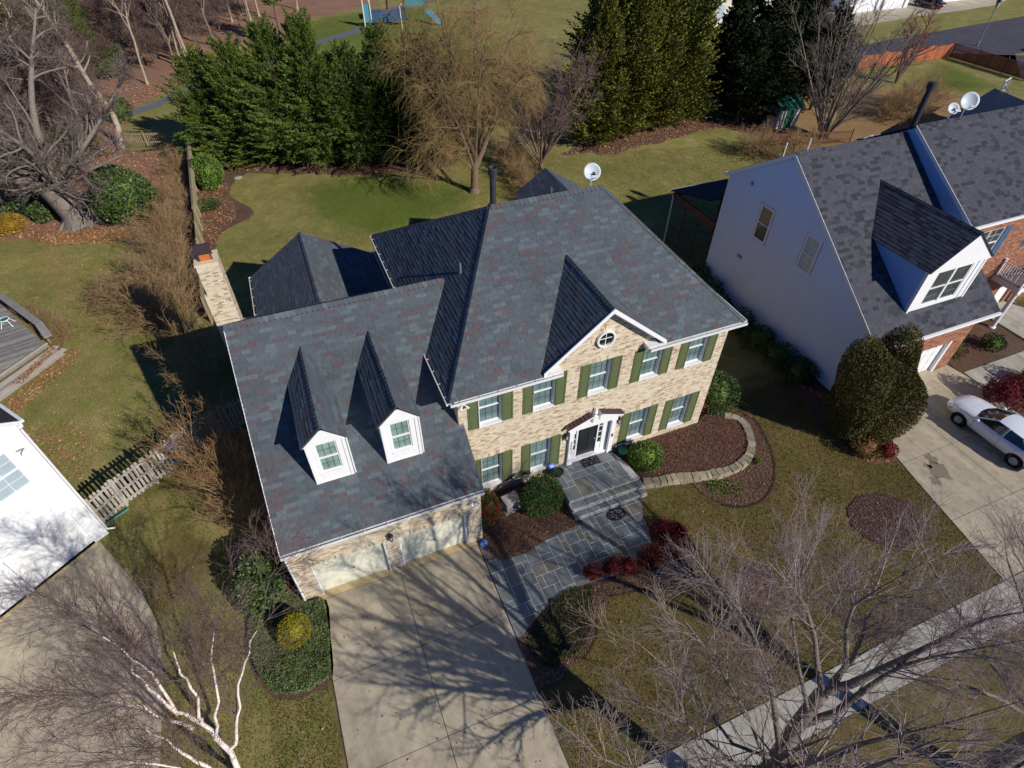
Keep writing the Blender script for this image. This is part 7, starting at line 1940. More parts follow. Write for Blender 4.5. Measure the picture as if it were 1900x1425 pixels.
for i, (p, s, lab) in enumerate([((24.6, 34.6), (0.85, 0.85, 0.82), 'shorter olive green evergreen beside the bare vase shaped tree'), ((27.6, 35.2), (1.05, 1.05, 1.0), 'second olive evergreen from the bare tree, tall and dense'), ((31.2, 36.0), (1.0, 1.0, 1.05), 'olive evergreen in the middle of the tall right screen'), ((34.6, 36.6), (1.05, 1.05, 1.0), 'olive evergreen just left of the gap with the orange roof'), ((29.5, 40.5), (1.1, 1.1, 1.08), 'olive evergreen standing behind the front screen'), ((36.6, 41.5), (0.9, 0.9, 1.05), 'olive evergreen rising left of the orange roof')]):
    evergreen(p, s, i * 2.1, lab, olv[i % 2], G2, trunk=trunk_ley)
prof_pine = lambda t: (1 - abs(t - 0.35) * 1.1) * (1 - t) ** 0.3 if t < 0.999 else 0
pin = [np_mesh('crown', *conifer(sd, 12.5, 3.3, 330, prof_pine, 1.2, 0.26, 0.2, z0=1.2, per=70, fullness=0.3, flat_=0.6, fat=0.25), M['leaf_pine']) for sd in (7, 11)]
trunk_pine = tubes_mesh('trunk', [(0, 0, 0, 0.1, 0, 5, 0.22, 0.16), (0.1, 0, 5, 0, 0, 11.5, 0.16, 0.03)], 8, M['bark_brown'], True)
G3 = 'dark pines right of the back lawn'
for i, (p, s, lab) in enumerate([((41.5, 37.5), (1.0, 1.0, 0.9), 'leftmost dark pine, in front of the orange roofed house'), ((44.5, 35.6), (1.05, 1.05, 1.0), 'second dark pine from the left above the shaded yard'), ((47.6, 36.6), (1.1, 1.1, 1.08), 'tallest dark pine behind the green shed'), ((50.6, 37.6), (1.05, 1.05, 1.0), 'dark pine left of the far white garage'), ((46.5, 42.0), (1.1, 1.1, 1.1), 'dark pine standing behind the others'), ((54.0, 41.5), (1.1, 1.1, 1.0), 'rightmost dark pine, near the bare tree and street'), ((40.8, 33.6), (0.9, 0.9, 0.72), 'low dark pine at the edge of the olive screen'), ((43.4, 32.2), (0.8, 0.8, 0.6), 'small dark pine in front of the shaded yard'), ((50.5, 33.6), (1.0, 1.0, 0.8), 'dark pine right behind the green shed')]):
    evergreen(p, s, i * 1.3, lab, pin[i % 2], G3, 'pine_tree', trunk_pine)
gp_ = np_mesh('crown', *conifer(31, 11.0, 2.6, 130, prof_pine, 1.0, 0.24, 0.3, z0=4.5, per=60, fullness=0.3, flat_=0.6), M['leaf_leyland'])
evergreen((1.10, 79.95), (1, 1, 1), 0.4, 'bright green pine with a bare trunk above the evergreen row', gp_, None, 'pine_tree', trunk_pine)
for i, (p, lab) in enumerate((((-25.44, 67.92), 'dark green conifer behind the old grey tree'), ((-31.64, 81.90), 'green conifer at the left edge of the wood'), ((-21.37, 71.32), 'green conifer half hidden by bare twigs in the wood'))):
    evergreen(p, (1.0, 1.0, 1.0), i * 2.0, lab, olv[i % 2] if i < 2 else ley[0], 'conifers inside the bare wood')

# ------------------------------------------------------------------ bare trees
def T(*a): return [np.array(p, float) for p in a]
def bare_tree_parts(seed, H, r0, levels, lean=(0, 0), fork=0.3, nl=6, spread=(15, 45), top=True):
    g = Grow(seed); p0 = np.zeros(3); pts = [p0]
    n = 6
    for i in range(1, n + 1): pts.append(np.array([lean[0] * i / n + g.r.normal(0, 0.05), lean[1] * i / n + g.r.normal(0, 0.05), H * fork * i / n]))
    g.path(pts, r0, r0 * 0.75, g.limbs)
    g.limbs.append((0, 0, -0.1, *(pts[1] * 0.5), r0 * 1.6, r0))
    for k in range(nl):
        a = 2 * math.pi * (k + g.r.uniform(-0.3, 0.3)) / nl; e = math.radians(g.r.uniform(*spread))
        d = (math.cos(a) * math.sin(e), math.sin(a) * math.sin(e), math.cos(e))
        pr = g.branch(pts[-1] if k % 2 else pts[-2], d, H * (1 - fork) * g.r.uniform(0.8, 1.1), r0 * 0.55, 0.02, 7, 0.07, 0.03, g.limbs)
        g.spread(pr, levels)
    return g
LV_W = [dict(n=9, len=2.6, ang=(25, 55), seg=4, w=0.12, trop=0.06, r=0.06, limb=True, lo=0.2), dict(n=7, len=1.3, ang=(25, 60), seg=3, w=0.15, trop=0.05, r=0.03, rmin=0.012), dict(n=5, len=0.7, ang=(25, 60), seg=2, w=0.2, trop=0.05, r=0.016, rmin=0.01)]
woodv = []
for sd, H, fk, lean in ((101, 13, 0.35, (0.5, 0.2)), (102, 15, 0.5, (-0.6, 0.3)), (103, 11, 0.25, (0.2, -0.4)), (104, 14, 0.55, (0.8, 0.0))):
    g = bare_tree_parts(sd, H, 0.17, LV_W, lean, fk, 4, (10, 40))
    woodv.append((tubes_mesh('trunk', g.limbs, 5, M['bark_grey'] if sd % 2 else M['bark_pale'], True), tubes_mesh('crown', g.twigs, 3, M['twig_purple'])))
print('wood tree polys', [(len(a.polygons), len(b.polygons)) for a, b in woodv])
rw = random.Random(77)
spots = []
wood_poly = np.array(WOODS); tries = 0
while len(spots) < 62 and tries < 6000:
    tries += 1
    y = 46 + 100 * rw.random() ** 0.9; x = rw.uniform(-13 - (y - 30) * 0.42, 12 + 0.02 * y)
    if poly_sd(np.array([[x, y]]), wood_poly)[0] > -1.5: continue
    if x > -8 and y < 78: continue
    if any((x - a) ** 2 + (y - b) ** 2 < 7 for a, b in spots): continue
    spots.append((x, y))
fixed = [(-10.92, 75.00), (-7.39, 81.45), (-12.54, 74.65), (-10.63, 73.45), (-16.38, 79.79), (-14.41, 88.11), (-4.60, 94.76), (-2.08, 97.43)]
spots = fixed + spots
spots.sort(key=lambda s: s[1])
for i, (x, y) in enumerate(spots):
    tr, cr = woodv[i % 4]
    t = thing('bare_tree', 'slim leafless tree with purplish twigs in the wood behind the fence', 'tree', (x, y, 0), i * 2.4, 'leafless trees of the wood'); s = rw.uniform(0.75, 1.15); t.scale = (s, s, s)
    link('trunk', tr, t); link('crown', cr, t)
# twiggy saplings under and in front of the tall trees
sapv = []
for sd, H in ((111, 6.0), (112, 5.0), (113, 7.0)):
    g = bare_tree_parts(sd, H, 0.05, [dict(n=10, len=1.9, ang=(20, 55), seg=4, w=0.14, trop=0.05, r=0.024, rmin=0.011, lo=0.1), dict(n=9, len=1.0, ang=(25, 60), seg=3, w=0.16, trop=0.05, r=0.012, rmin=0.008), dict(n=5, len=0.55, ang=(25, 60), seg=2, w=0.2, trop=0.05, r=0.009, rmin=0.007)], (0.2, 0.1), 0.2, 6, (8, 40))
    sapv.append((tubes_mesh('trunk', g.limbs, 4, M['twig_grey'], True), tubes_mesh('crown', g.twigs, 3, M['twig_purple'])))
sap = [s_ for s_ in ([(-33.91, 99.07), (-32.13, 105.00), (-28.89, 107.36), (-24.80, 95.66), (-22.80, 105.11), (-19.34, 96.85), (-17.62, 106.97), (-14.30, 96.65), (-12.10, 103.01), (-9.95, 90.11), (-25.20, 87.06), (-22.01, 83.21), (-19.72, 86.37), (-17.94, 90.03), (-14.99, 81.86), (-12.40, 85.03), (-23.46, 76.47), (-20.68, 71.06), (-19.64, 76.17), (-31.03, 81.67), (-28.97, 83.30), (-25.56, 75.05), (-27.97, 66.14), (-25.09, 61.60), (-23.42, 66.21), (-21.34, 60.99), (-19.75, 62.98), (-26.80, 56.10), (-24.34, 53.04), (-22.95, 56.07), (-21.01, 53.14), (-19.30, 54.66), (-24.76, 48.69), (-22.40, 46.56), (-18.26, 47.40), (-25.23, 44.28), (-21.27, 94.35), (-28.05, 92.35), (-30.97, 90.60), (-8.15, 103.48), (-4.79, 106.26), (-15.65, 73.51), (-14.53, 109.02), (-19.51, 113.76), (-25.12, 114.56), (-29.47, 118.69), (-34.19, 119.15), (-17.06, 78.30), (-15.86, 83.00), (-14.10, 73.37), (-13.33, 89.51), (-11.67, 79.29), (-10.55, 86.66), (-9.36, 77.39), (-7.87, 91.91), (-11.64, 98.09), (-15.01, 95.90), (-6.52, 85.75), (-4.36, 99.02), (-17.18, 92.81), (-18.68, 78.91), (-19.19, 70.49), (-3.74, 89.06), (-14.04, 82.85)])]
for i, (x, y) in enumerate(sap):
    t = thing('bare_sapling', 'twiggy leafless sapling in the thicket round the old tree', 'tree', (x, y, 0), i * 2.1, 'leafless saplings of the thicket'); s = rw.uniform(0.75, 1.25); t.scale = (s, s, s)
    link('trunk', sapv[i % 3][0], t); link('crown', sapv[i % 3][1], t)
# tall pale trunk by the back picket fence
g = Grow(150); base = np.array([*(-16.74, 48.21), 0.0])
pts = [base, *T((-16.6, 50.0, 2.5), (-17.0, 49.0, 5.5), (-17.3, 48.6, 8.5), (-17.9, 48.2, 11.5), (-18.2, 48.4, 14.5))]
pts = [np.array(p) for p in smooth_open([tuple(q) for q in pts], 3)]; pts = [p + (g.r.normal(0, 0.07, 3) if 0 < k < len(pts) - 1 else 0) for k, p in enumerate(pts)]
pr = g.path(pts, 0.30, 0.09, g.limbs); g.spread(pr, [dict(n=14, len=3.2, ang=(30, 70), seg=4, w=0.12, trop=0.08, r=0.09, limb=True, lo=0.3)] + LV_W[1:])
t = thing('bare_tree', 'tall leafless tree with a pale mottled trunk beside the back pickets', 'tree'); plant_parts(g, t, M['bark_pale'], M['twig_purple'])
# the old grey tree
g = Grow(160); B0 = np.array([-18.7, 34.6, 0.0])
trunk = [B0, B0 + T((-0.25, 0.2, 0.9))[0], B0 + T((-0.6, 0.3, 1.9))[0], B0 + T((-0.9, 0.3, 2.8))[0]]
g.path(trunk, 0.95, 0.72, g.limbs); g.limbs.append((*B0 - np.array([0, 0, .1]), *(B0 + np.array([-0.1, 0.1, 0.6])), 1.5, 0.98))
for k in range(7):
    a = k * 0.9; g.limbs.append((B0[0] + 1.5 * math.cos(a), B0[1] + 1.5 * math.sin(a), -0.05, B0[0] - 0.1, B0[1], 0.7, 0.14, 0.42))
F0 = trunk[-1]
LVO = [dict(n=17, len=3.2, ang=(30, 65), seg=5, w=0.16, trop=0.05, r=0.09, limb=True, lo=0.04), dict(n=9, len=1.6, ang=(25, 60), seg=3, w=0.18, trop=0.05, r=0.028, rmin=0.009), dict(n=6, len=0.8, ang=(25, 60), seg=3, w=0.2, trop=0.04, r=0.018, rmin=0.006)]
for end, r_ in (((-24, 37, 12), 0.42), ((-22.0, 42, 14.5), 0.46), ((-16.5, 41, 12.5), 0.36), ((-12.5, 38, 8.5), 0.3), ((-29, 33, 9), 0.36), ((-26, 29, 8), 0.3), ((-20.0, 30.0, 10), 0.3), ((-13.5, 32.5, 5.2), 0.2), ((-27, 38, 13), 0.34), ((-31, 36, 6), 0.25)):
    e = np.array(end, float); mid = F0 * 0.55 + e * 0.45 + np.array([0, 0, 1.0 if end[2] > 9 else 0.2]) + g.r.normal(0, 0.5, 3)
    q = [np.array(p) for p in smooth_open([tuple(F0 + g.r.normal(0, 0.2, 3)), tuple(mid), tuple(e)], 4)]
    pr = g.path(q, r_, 0.07, g.limbs); g.spread(pr, LVO)
t = thing('old_tree', 'huge old leafless tree with a thick flared grey trunk left of the hedge', 'tree'); plant_parts(g, t, M['bark_grey'], M['twig_grey'])
print('old', len(g.limbs), len(g.twigs))
# willow behind the house
g = Grow(170); B0 = np.array([10.6, 28.6, 0.0])
g.path(T(B0, B0 + (0.05, 0, 1.2), B0 + (0.15, 0.05, 2.4)), 0.34, 0.26, g.limbs); g.limbs.append((*B0, *(B0 + np.array([0, 0, 0.4])), 0.55, 0.33))
LVL = [dict(n=11, len=2.7, ang=(25, 60), seg=5, w=0.14, trop=0.02, r=0.06, limb=True, lo=0.2), dict(n=8, len=2.2, ang=(30, 75), seg=4, w=0.12, trop=-0.10, r=0.018, rmin=0.007), dict(n=7, len=1.9, ang=(20, 70), seg=4, w=0.10, trop=-0.24, r=0.008, rmin=0.0045, tip=0.6)]
for end, r_ in (((6.6, 31.5, 9.2), 0.17), ((7.6, 33.0, 11.6), 0.18), ((9.8, 33.6, 13.0), 0.18), ((12.8, 33.0, 13.0), 0.18), ((15.4, 31.4, 11.2), 0.16), ((8.0, 27.5, 8.0), 0.14), ((14.2, 27.2, 9.0), 0.14), ((10.8, 26.6, 10.5), 0.13), ((6.2, 28.0, 4.3), 0.10), ((9.4, 30.4, 12.4), 0.14), ((17.8, 33.5, 8.8), 0.13), ((16.6, 35.0, 11.0), 0.13), ((9.0, 35.5, 11.0), 0.13), ((13.5, 35.5, 11.5), 0.13)):
    e = np.array(end); f = B0 + np.array([0.15, 0.05, g.r.uniform(1.6, 2.5)]); mid = f * 0.5 + e * 0.5 + np.array([0, 0, 0.8])
    pr = g.path([np.array(p) for p in smooth_open([tuple(f), tuple(mid), tuple(e)], 4)], r_, 0.035, g.limbs); g.spread(pr, LVL)
t = thing('willow_tree', 'leafless willow with drooping straw coloured twigs on the back lawn', 'tree'); plant_parts(g, t, M['bark_brown'], M['twig_straw'])
print('willow', len(g.limbs), len(g.twigs))
# vase-shaped bare tree beside the metal fence
g = Grow(180); B0 = np.array([17.4, 30.4, 0.0])
g.path(T(B0, B0 + (0, 0, 0.7)), 0.2, 0.18, g.limbs)
for k in range(13):
    a = k * 0.7; pr = g.branch(B0 + (0, 0, 0.6), (math.cos(a) * (0.5 + 0.07 * (k % 6)), math.sin(a) * (0.5 + 0.07 * (k % 6)), 1), 9.6 * g.r.uniform(0.8, 1.1), 0.1, 0.02, 6, 0.06, 0.03, g.limbs)
    g.spread(pr, [dict(n=9, len=2.1, ang=(25, 60), seg=4, w=0.12, trop=0.04, r=0.035, rmin=0.014, lo=0.15), dict(n=7, len=1.2, ang=(25, 60), seg=3, w=0.16, trop=0.04, r=0.018, rmin=0.01), dict(n=4, len=0.6, ang=(25, 60), seg=2, w=0.18, trop=0.04, r=0.012, rmin=0.008)])
t = thing('bare_tree', 'vase shaped leafless tree between the willow and the olive evergreens', 'tree'); plant_parts(g, t, M['bark_brown'], M['twig_purple'])
# upright bare tree behind the white house, and a red-twigged small tree
g = Grow(190); B0 = np.array([46.0, 27.0, 0.0])
for k in range(16):
    a = k * 0.77; pr = g.branch(B0 + (0.15 * math.cos(a), 0.15 * math.sin(a), 0), (math.cos(a) * 0.55 + 0.05, math.sin(a) * 0.5, 1), 11.5 * g.r.uniform(0.8, 1.1), 0.13, 0.025, 6, 0.05, 0.03, g.limbs)
    g.spread(pr, [dict(n=13, len=2.6, ang=(20, 50), seg=4, w=0.12, trop=0.05, r=0.034, rmin=0.014, lo=0.12), dict(n=9, len=1.3, ang=(25, 55), seg=3, w=0.16, trop=0.05, r=0.018, rmin=0.011)])
t = thing('bare_tree', 'upright leafless grey tree fanning out behind the white house gable', 'tree'); plant_parts(g, t, M['bark_grey'], M['twig_grey'])
g = Grow(195); B0 = np.array([66.5, 37.0, 0.0])
for k in range(4):
    a = k * 1.5; pr = g.branch(B0, (math.cos(a) * 0.25 + 0.2, math.sin(a) * 0.25, 1), 7 * g.r.uniform(0.8, 1.1), 0.16, 0.03, 5, 0.06, 0.03, g.limbs)
    g.spread(pr, [dict(n=12, len=2.0, ang=(20, 50), seg=4, w=0.12, trop=0.05, r=0.05, rmin=0.022, lo=0.2), dict(n=6, len=1.0, ang=(25, 55), seg=3, w=0.16, trop=0.05, r=0.026, rmin=0.018)])
t = thing('small_tree', 'small reddish leafless tree in front of the orange fence', 'tree'); plant_parts(g, t, M['bark_brown'], M['twig_red'])
# street maple in the foreground
g = Grow(200)
tk = T((3.95, -13.7, 0), (3.95, -13.68, 2.0)) + T(*[(4.05, -13.64, 4.00), (4.86, -13.20, 5.10), (5.50, -12.92, 6.00)])
g.path(tk, 0.30, 0.17, g.limbs); g.limbs.append((3.98, -13.72, -0.1, 3.95, -13.7, 0.5, 0.4, 0.25))
LVM = [dict(n=15, len=1.9, ang=(20, 50), seg=5, w=0.06, trop=0.05, r=0.020, rmin=0.006, lo=0.1), dict(n=9, len=1.0, ang=(22, 52), seg=4, w=0.08, trop=0.06, r=0.006, rmin=0.0035), dict(n=5, len=0.5, ang=(22, 55), seg=2, w=0.1, trop=0.06, r=0.004, rmin=0.0026)]
for L_, r_ in (([(5.50, -12.92, 6.00), (6.05, -13.10, 6.50), (6.87, -13.23, 7.40), (7.51, -13.36, 8.40), (8.20, -13.48, 9.20), (8.40, -13.74, 9.90)], 0.13), ([(4.86, -13.20, 5.10), (5.59, -13.40, 5.80), (6.16, -13.34, 6.40), (6.84, -13.31, 7.30), (7.15, -13.54, 8.20), (7.92, -14.15, 9.80)], 0.12), ([(5.77, -12.86, 6.10), (6.36, -12.68, 6.70), (6.56, -12.45, 7.40), (6.57, -12.24, 8.00), (6.67, -12.19, 8.60), (6.79, -12.41, 9.40)], 0.075), ([(5.79, -12.94, 6.10), (6.03, -12.73, 6.90), (5.94, -12.23, 8.00), (5.92, -12.04, 8.80), (6.15, -12.12, 9.60), (6.99, -12.25, 10.60)], 0.08), ([(5.51, -12.93, 6.00), (5.35, -12.45, 6.90), (5.27, -12.06, 7.70), (5.00, -11.61, 8.60), (4.44, -11.19, 9.50), (3.75, -10.86, 10.40)], 0.085),
               ([(4.36, -13.46, 4.40), (4.23, -12.44, 6.20), (3.85, -11.68, 7.50), (3.03, -10.84, 9.20), (2.58, -10.45, 10.00)], 0.085), ([(4.79, -13.23, 5.00), (4.33, -12.80, 5.60), (4.15, -12.17, 6.80), (3.60, -11.33, 8.40), (2.90, -10.77, 9.60)], 0.055), ([(4.22, -13.55, 4.20), (3.07, -12.90, 5.00), (2.34, -11.99, 6.40), (1.49, -11.37, 7.80), (0.69, -10.90, 9.00)], 0.055), ([(4.49, -13.45, 4.40), (5.25, -14.11, 4.60), (5.89, -14.15, 5.40), (6.71, -14.48, 6.40), (7.09, -14.67, 7.20), (7.85, -14.96, 8.60)], 0.085), ([(4.22, -13.60, 4.10), (5.49, -14.46, 5.00), (6.72, -14.97, 6.40), (7.59, -15.66, 7.80)], 0.055), ([(4.05, -13.64, 4.00), (2.98, -13.33, 4.80), (2.17, -12.82, 6.00), (1.41, -12.37, 7.20), (0.40, -11.99, 8.40)], 0.05), ([(5.08, -13.10, 5.60), (4.97, -12.24, 6.80), (4.86, -11.59, 8.00), (5.12, -10.98, 9.40), (5.41, -10.67, 10.40)], 0.055), ([(4.02, -13.77, 3.80), (4.04, -14.54, 5.00), (4.83, -15.23, 6.80), (5.83, -15.53, 8.20)], 0.06), ([(3.88, -13.72, 3.80), (2.17, -13.66, 5.00), (0.10, -12.92, 7.00), (-1.09, -12.36, 8.40)], 0.05), ([(3.95, -13.66, 4.00), (3.40, -12.68, 6.00), (2.71, -11.65, 7.60), (1.96, -10.89, 9.00)], 0.05)):
    pr = g.path(T(*L_), r_, 0.010, g.limbs); g.spread(pr, LVM)
F1 = np.array([3.95, -13.68, 3.1])
for end, r_ in (((3.3, -13.95, 9.0), 0.12), ((0.7, -14.8, 8.4), 0.12), ((1.7, -14.6, 6.4), 0.10), ((2.3, -15.1, 9.6), 0.12), ((1.1, -16.2, 9.2), 0.11), ((2.9, -14.3, 10.4), 0.11), ((0.1, -14.2, 6.6), 0.09), ((4.6, -14.8, 10.0), 0.11), ((-0.6, -15.2, 7.6), 0.09), ((2.6, -17.2, 8.6), 0.10), ((-0.2, -14.0, 4.7), 0.085), ((0.5, -15.4, 4.1), 0.08), ((0.6, -14.7, 5.8), 0.09), ((-1.2, -14.6, 6.2), 0.08)):
    e = np.array(end); mid = F1 * 0.5 + e * 0.5 + np.array([0, 0, 0.15]) + g.r.normal(0, 0.2, 3)
    pr = g.path([np.array(p) for p in smooth_open([tuple(F1 + np.array([0, 0, g.r.uniform(-0.5, 0.7)])), tuple(mid), tuple(e)], 4)], r_ * 1.2, 0.012, g.limbs); g.spread(pr, [dict(LVM[0], n=13, r=0.032, rmin=0.010), dict(LVM[1], n=7, r=0.011)])
t = thing('street_tree', 'large leafless street tree with reddish grey twigs rising over the pale sidewalk', 'tree'); plant_parts(g, t, M['bark_grey'], M['twig_maple'], 8, 3)
print('maple', len(g.limbs), len(g.twigs))
# second street tree at the right edge
g = Grow(210); B0 = np.array([11.6, -16.0, 0.0])
g.path(T(B0, B0 + (0.0, 0.1, 2.0), B0 + (0.1, 0.2, 4.4)), 0.32, 0.24, g.limbs)
for d_, r_ in (((-0.35, 0.6, 1), 0.1), ((0.1, 0.75, 1), 0.1), ((0.5, 0.4, 1), 0.09), ((-0.55, 0.15, 1), 0.09), ((0.3, -0.4, 1), 0.08), ((-0.1, 0.3, 1), 0.1), ((0.75, 0.05, 0.8), 0.08), ((-0.2, 0.9, 0.6), 0.07), ((-0.8, 0.5, 0.7), 0.06)):
    pr = g.branch(B0 + (0.1, 0.2, g.r.uniform(3.4, 4.4)), d_, 6.2, r_ * 1.4, 0.015, 6, 0.07, 0.02, g.limbs); g.spread(pr, LVM)
t = thing('street_tree', 'leafless street tree at the right edge whose twigs cross the far driveway', 'tree'); plant_parts(g, t, M['bark_grey'], M['twig_maple'], 8, 3)
# birch clump at the lower left
g = Grow(220); gw = Grow(221); B0 = (-9.95, -7.25, 0)
LVB = [dict(n=20, len=1.9, ang=(20, 50), seg=5, w=0.10, trop=0.04, r=0.016, rmin=0.006, lo=0.25), dict(n=11, len=1.0, ang=(20, 50), seg=4, w=0.10, trop=0.0, r=0.0065, rmin=0.0035), dict(n=4, len=0.45, ang=(20, 55), seg=2, w=0.15, trop=0.0, r=0.0045, rmin=0.003)]
for L_, r_ in (([B0] + [(-9.99, -6.83, 1.20), (-10.39, -6.13, 2.40), (-10.84, -5.79, 3.10), (-11.08, -5.49, 3.80), (-11.25, -5.20, 4.40), (-11.29, -4.70, 5.40), (-11.16, -4.42, 6.60)], 0.13), ([(-10.39, -6.13, 2.40), (-10.19, -5.94, 3.00), (-10.22, -5.44, 4.00), (-10.19, -5.21, 4.80), (-9.92, -4.92, 5.90), (-9.46, -4.67, 7.00)], 0.07), ([B0] + [(-9.94, -6.90, 1.00), (-9.66, -6.63, 1.60), (-9.34, -6.36, 2.40), (-8.87, -6.00, 3.60), (-8.27, -5.75, 4.80), (-7.79, -5.56, 5.60), (-7.14, -5.40, 6.90), (-6.48, -5.18, 8.10)], 0.085), ([B0] + [(-10.52, -7.08, 1.50), (-10.87, -6.74, 2.40), (-11.08, -6.52, 3.00), (-11.53, -6.19, 4.00), (-12.07, -5.96, 5.50)], 0.09), ([(-10.64, -6.12, 2.20), (-11.24, -5.81, 3.00), (-11.70, -5.61, 4.00), (-12.35, -5.39, 5.00), (-12.96, -5.47, 6.30)], 0.075), ([(-10.80, -5.88, 3.00), (-10.96, -5.17, 4.50), (-11.61, -4.44, 6.00), (-12.27, -4.06, 7.40)], 0.06), ([B0] + [(-10.09, -7.42, 1.20), (-10.94, -7.26, 2.60), (-11.98, -6.88, 4.40), (-12.71, -6.64, 6.00)], 0.07), ([(-10.17, -6.51, 1.80), (-9.56, -6.13, 3.40), (-9.17, -5.62, 5.00), (-8.63, -5.35, 6.40), (-8.04, -5.09, 7.60)], 0.06)):
    P_ = [np.array(p) for p in smooth_open([tuple(p) for p in L_], 3)]; P_ = [P_[0]] + [p + g.r.normal(0, 0.035, 3) for p in P_[1:]]; n_w = max(3, int(len(P_) * 0.72))
    rr = r_ * 0.70 * (1 - np.linspace(0, 1, len(P_))) ** 1.25 + 0.007
    for i in range(len(P_) - 1): (gw.limbs if rr[i + 1] > 0.017 else g.limbs).append((*P_[i], *P_[i + 1], rr[i], rr[i + 1]))
    g.spread((np.array(P_), rr), LVB)
t = thing('birch_tree', 'white barked birch clump with fine leafless twigs over the left driveway', 'tree')
link('trunk', tubes_mesh('trunk', gw.limbs, 8, M['bark_birch'], True), t); link('branch', tubes_mesh('branch', g.limbs, 5, M['twig_purple']), t); link('crown', tubes_mesh('crown', g.twigs, 3, M['twig_purple']), t)

# ------------------------------------------------------------------ bare shrubs along the left hedge line
LVS = [dict(n=9, len=0.95, ang=(20, 50), seg=4, w=0.14, trop=0.02, r=0.011, rmin=0.006, lo=0.25), dict(n=4, len=0.5, ang=(20, 55), seg=2, w=0.16, trop=0.02, r=0.007, rmin=0.005)]
shv = []
for sd, h, sp in ((300, 2.4, (10, 60)), (301, 2.0, (15, 75)), (302, 2.8, (5, 50))):
    g = bare_shrub_mesh(sd, h, sp, 34, LVS, 0.02, 0.12, -0.02)
    shv.append((tubes_mesh('stem', g.limbs, 4, M['twig_tan']), tubes_mesh('twig', g.twigs, 3, M['twig_tan'])))
def bare_shrub(p, i, s, label, group=None, rz=None, mats=None):
    t = thing('bare_shrub', label, 'shrub', (*p, 0), i * 1.9 if rz is None else rz, group); t.scale = (s[0], s[0], s[1])
    a, b = shv[i % 3]; link('stem', a, t); link('twig', b, t); return t
hl = [((-12.83, 19.05), 1.2, 1.15), ((-14.39, 20.83), 1.1, 1.0), ((-11.93, 21.06), 1.15, 1.1), ((-13.39, 23.23), 1.1, 1.0), ((-11.94, 24.34), 1.1, 1.1), ((-12.98, 26.90), 1.05, 1.0), ((-11.77, 28.35), 1.0, 1.1), ((-12.32, 31.04), 1.1, 1.1), ((-11.38, 32.88), 0.75, 0.8), ((-12.16, 35.07), 0.8, 0.8), ((-11.80, 37.95), 0.7, 0.75), ((-11.76, 40.67), 0.7, 0.7), ((-11.85, 43.65), 0.6, 0.6), ((-15.54, 22.50), 0.9, 0.9), ((-11.48, 17.68), 1.0, 1.0)]
for i, (p, a, b) in enumerate(hl): bare_shrub(p, i, (a, b), 'tan leafless shrub in the tangled hedge left of the board fence', 'tan leafless shrubs of the hedge')
for i, (p, a, b) in enumerate([((14.9, 33.0), 0.8, 0.9), ((15.0, 31.2), 0.75, 0.85), ((14.9, 29.4), 0.75, 0.85), ((14.8, 27.6), 0.75, 0.8), ((14.6, 25.8), 0.7, 0.8), ((14.4, 24.2), 0.7, 0.7)]): bare_shrub(p, i, (a, b), 'straw coloured leafless shrub growing along the black metal fence', 'straw shrubs along the metal fence')
for i, (p, a, b) in enumerate([((-18.98, 21.50), 0.45, 0.4), ((-18.11, 19.62), 0.55, 0.55), ((-20.12, 22.53), 0.4, 0.35)]): bare_shrub(p, i, (a, b), ['small leafless shrub near the middle of the deck bench', 'leafless brown shrub at the foot of the deck bench', 'low leafless shrub behind the deck bench by the chair'][i])
for i, p in enumerate([(39.5, 23.5), (37, 26), (58, 27.5), (60, 29.5), (56.2, 28.4), (62.5, 30)]): bare_shrub(p, i, (1.2, 1.3), 'rusty leafless shrub in the straw coloured yard behind the white house', 'leafless shrubs in the straw yard')
tx = link('fallen_stem', tubes_mesh('fallen_stem', [(-10.9, 3.9, 0.3, -9.5, 6.5, 0.9, 0.03, 0.012)], 5, M['twig_tan'])) if False else None
# crape-myrtle like shrubs with brown seed heads between the houses
LVH = [dict(n=9, len=0.9, ang=(15, 45), seg=3, w=0.14, trop=0.06, r=0.010, rmin=0.005, lo=0.35), dict(n=5, len=0.45, ang=(20, 50), seg=2, w=0.16, trop=0.05, r=0.006, rmin=0.004)]
def seedhead_shrub(seed, loc, h, nst, spread, label, heads):
    g = bare_shrub_mesh(seed, h, spread, nst, LVH, 0.022, 0.10, 0.03)
    t = thing('seedhead_shrub', label, 'shrub', (*loc, 0))
    link('stem', tubes_mesh('stem', g.limbs, 5, M['twig_tan']), t); link('twig', tubes_mesh('twig', g.twigs, 3, M['twig_tan']), t)
    tips = np.array([s_[3:6] for s_ in g.twigs if s_[5] > h * 0.62]); rs = np.random.default_rng(seed)
    if len(tips):
        c = tips[rs.integers(0, len(tips), heads)]; P = np.repeat(c, 14, 0) + rs.normal(0, 0.07, (heads * 14, 3))
        tag(link('seed_head', np_mesh('seed_head', *cards(P, rs.normal(0, 1, P.shape), 0.06, rs, 1.4, 1), M['leaf_brown']), t), kind='stuff')
seedhead_shrub(310, (-9.35, 3.7), 3.6, 44, (3, 42), 'dense tan leafless shrub with brown seed heads at the end of the picket fence', 110)
seedhead_shrub(311, (-9.0, 2.5), 2.6, 26, (5, 45), 'lower leafless shrub with tan stems near the garage wall', 20)
seedhead_shrub(312, (-10.6, 6.2), 4.2, 22, (4, 34), 'leafless reddish shrub half in the house shadow behind the picket fence', 40)
seedhead_shrub(313, (-10.2, 10.0), 3.8, 20, (4, 36), 'dark leafless shrub in the deep shade beside the house', 10)
seedhead_shrub(314, (-10.4, 13.0), 3.6, 20, (4, 36), 'leafless shrub in the shade below the chimney', 6)

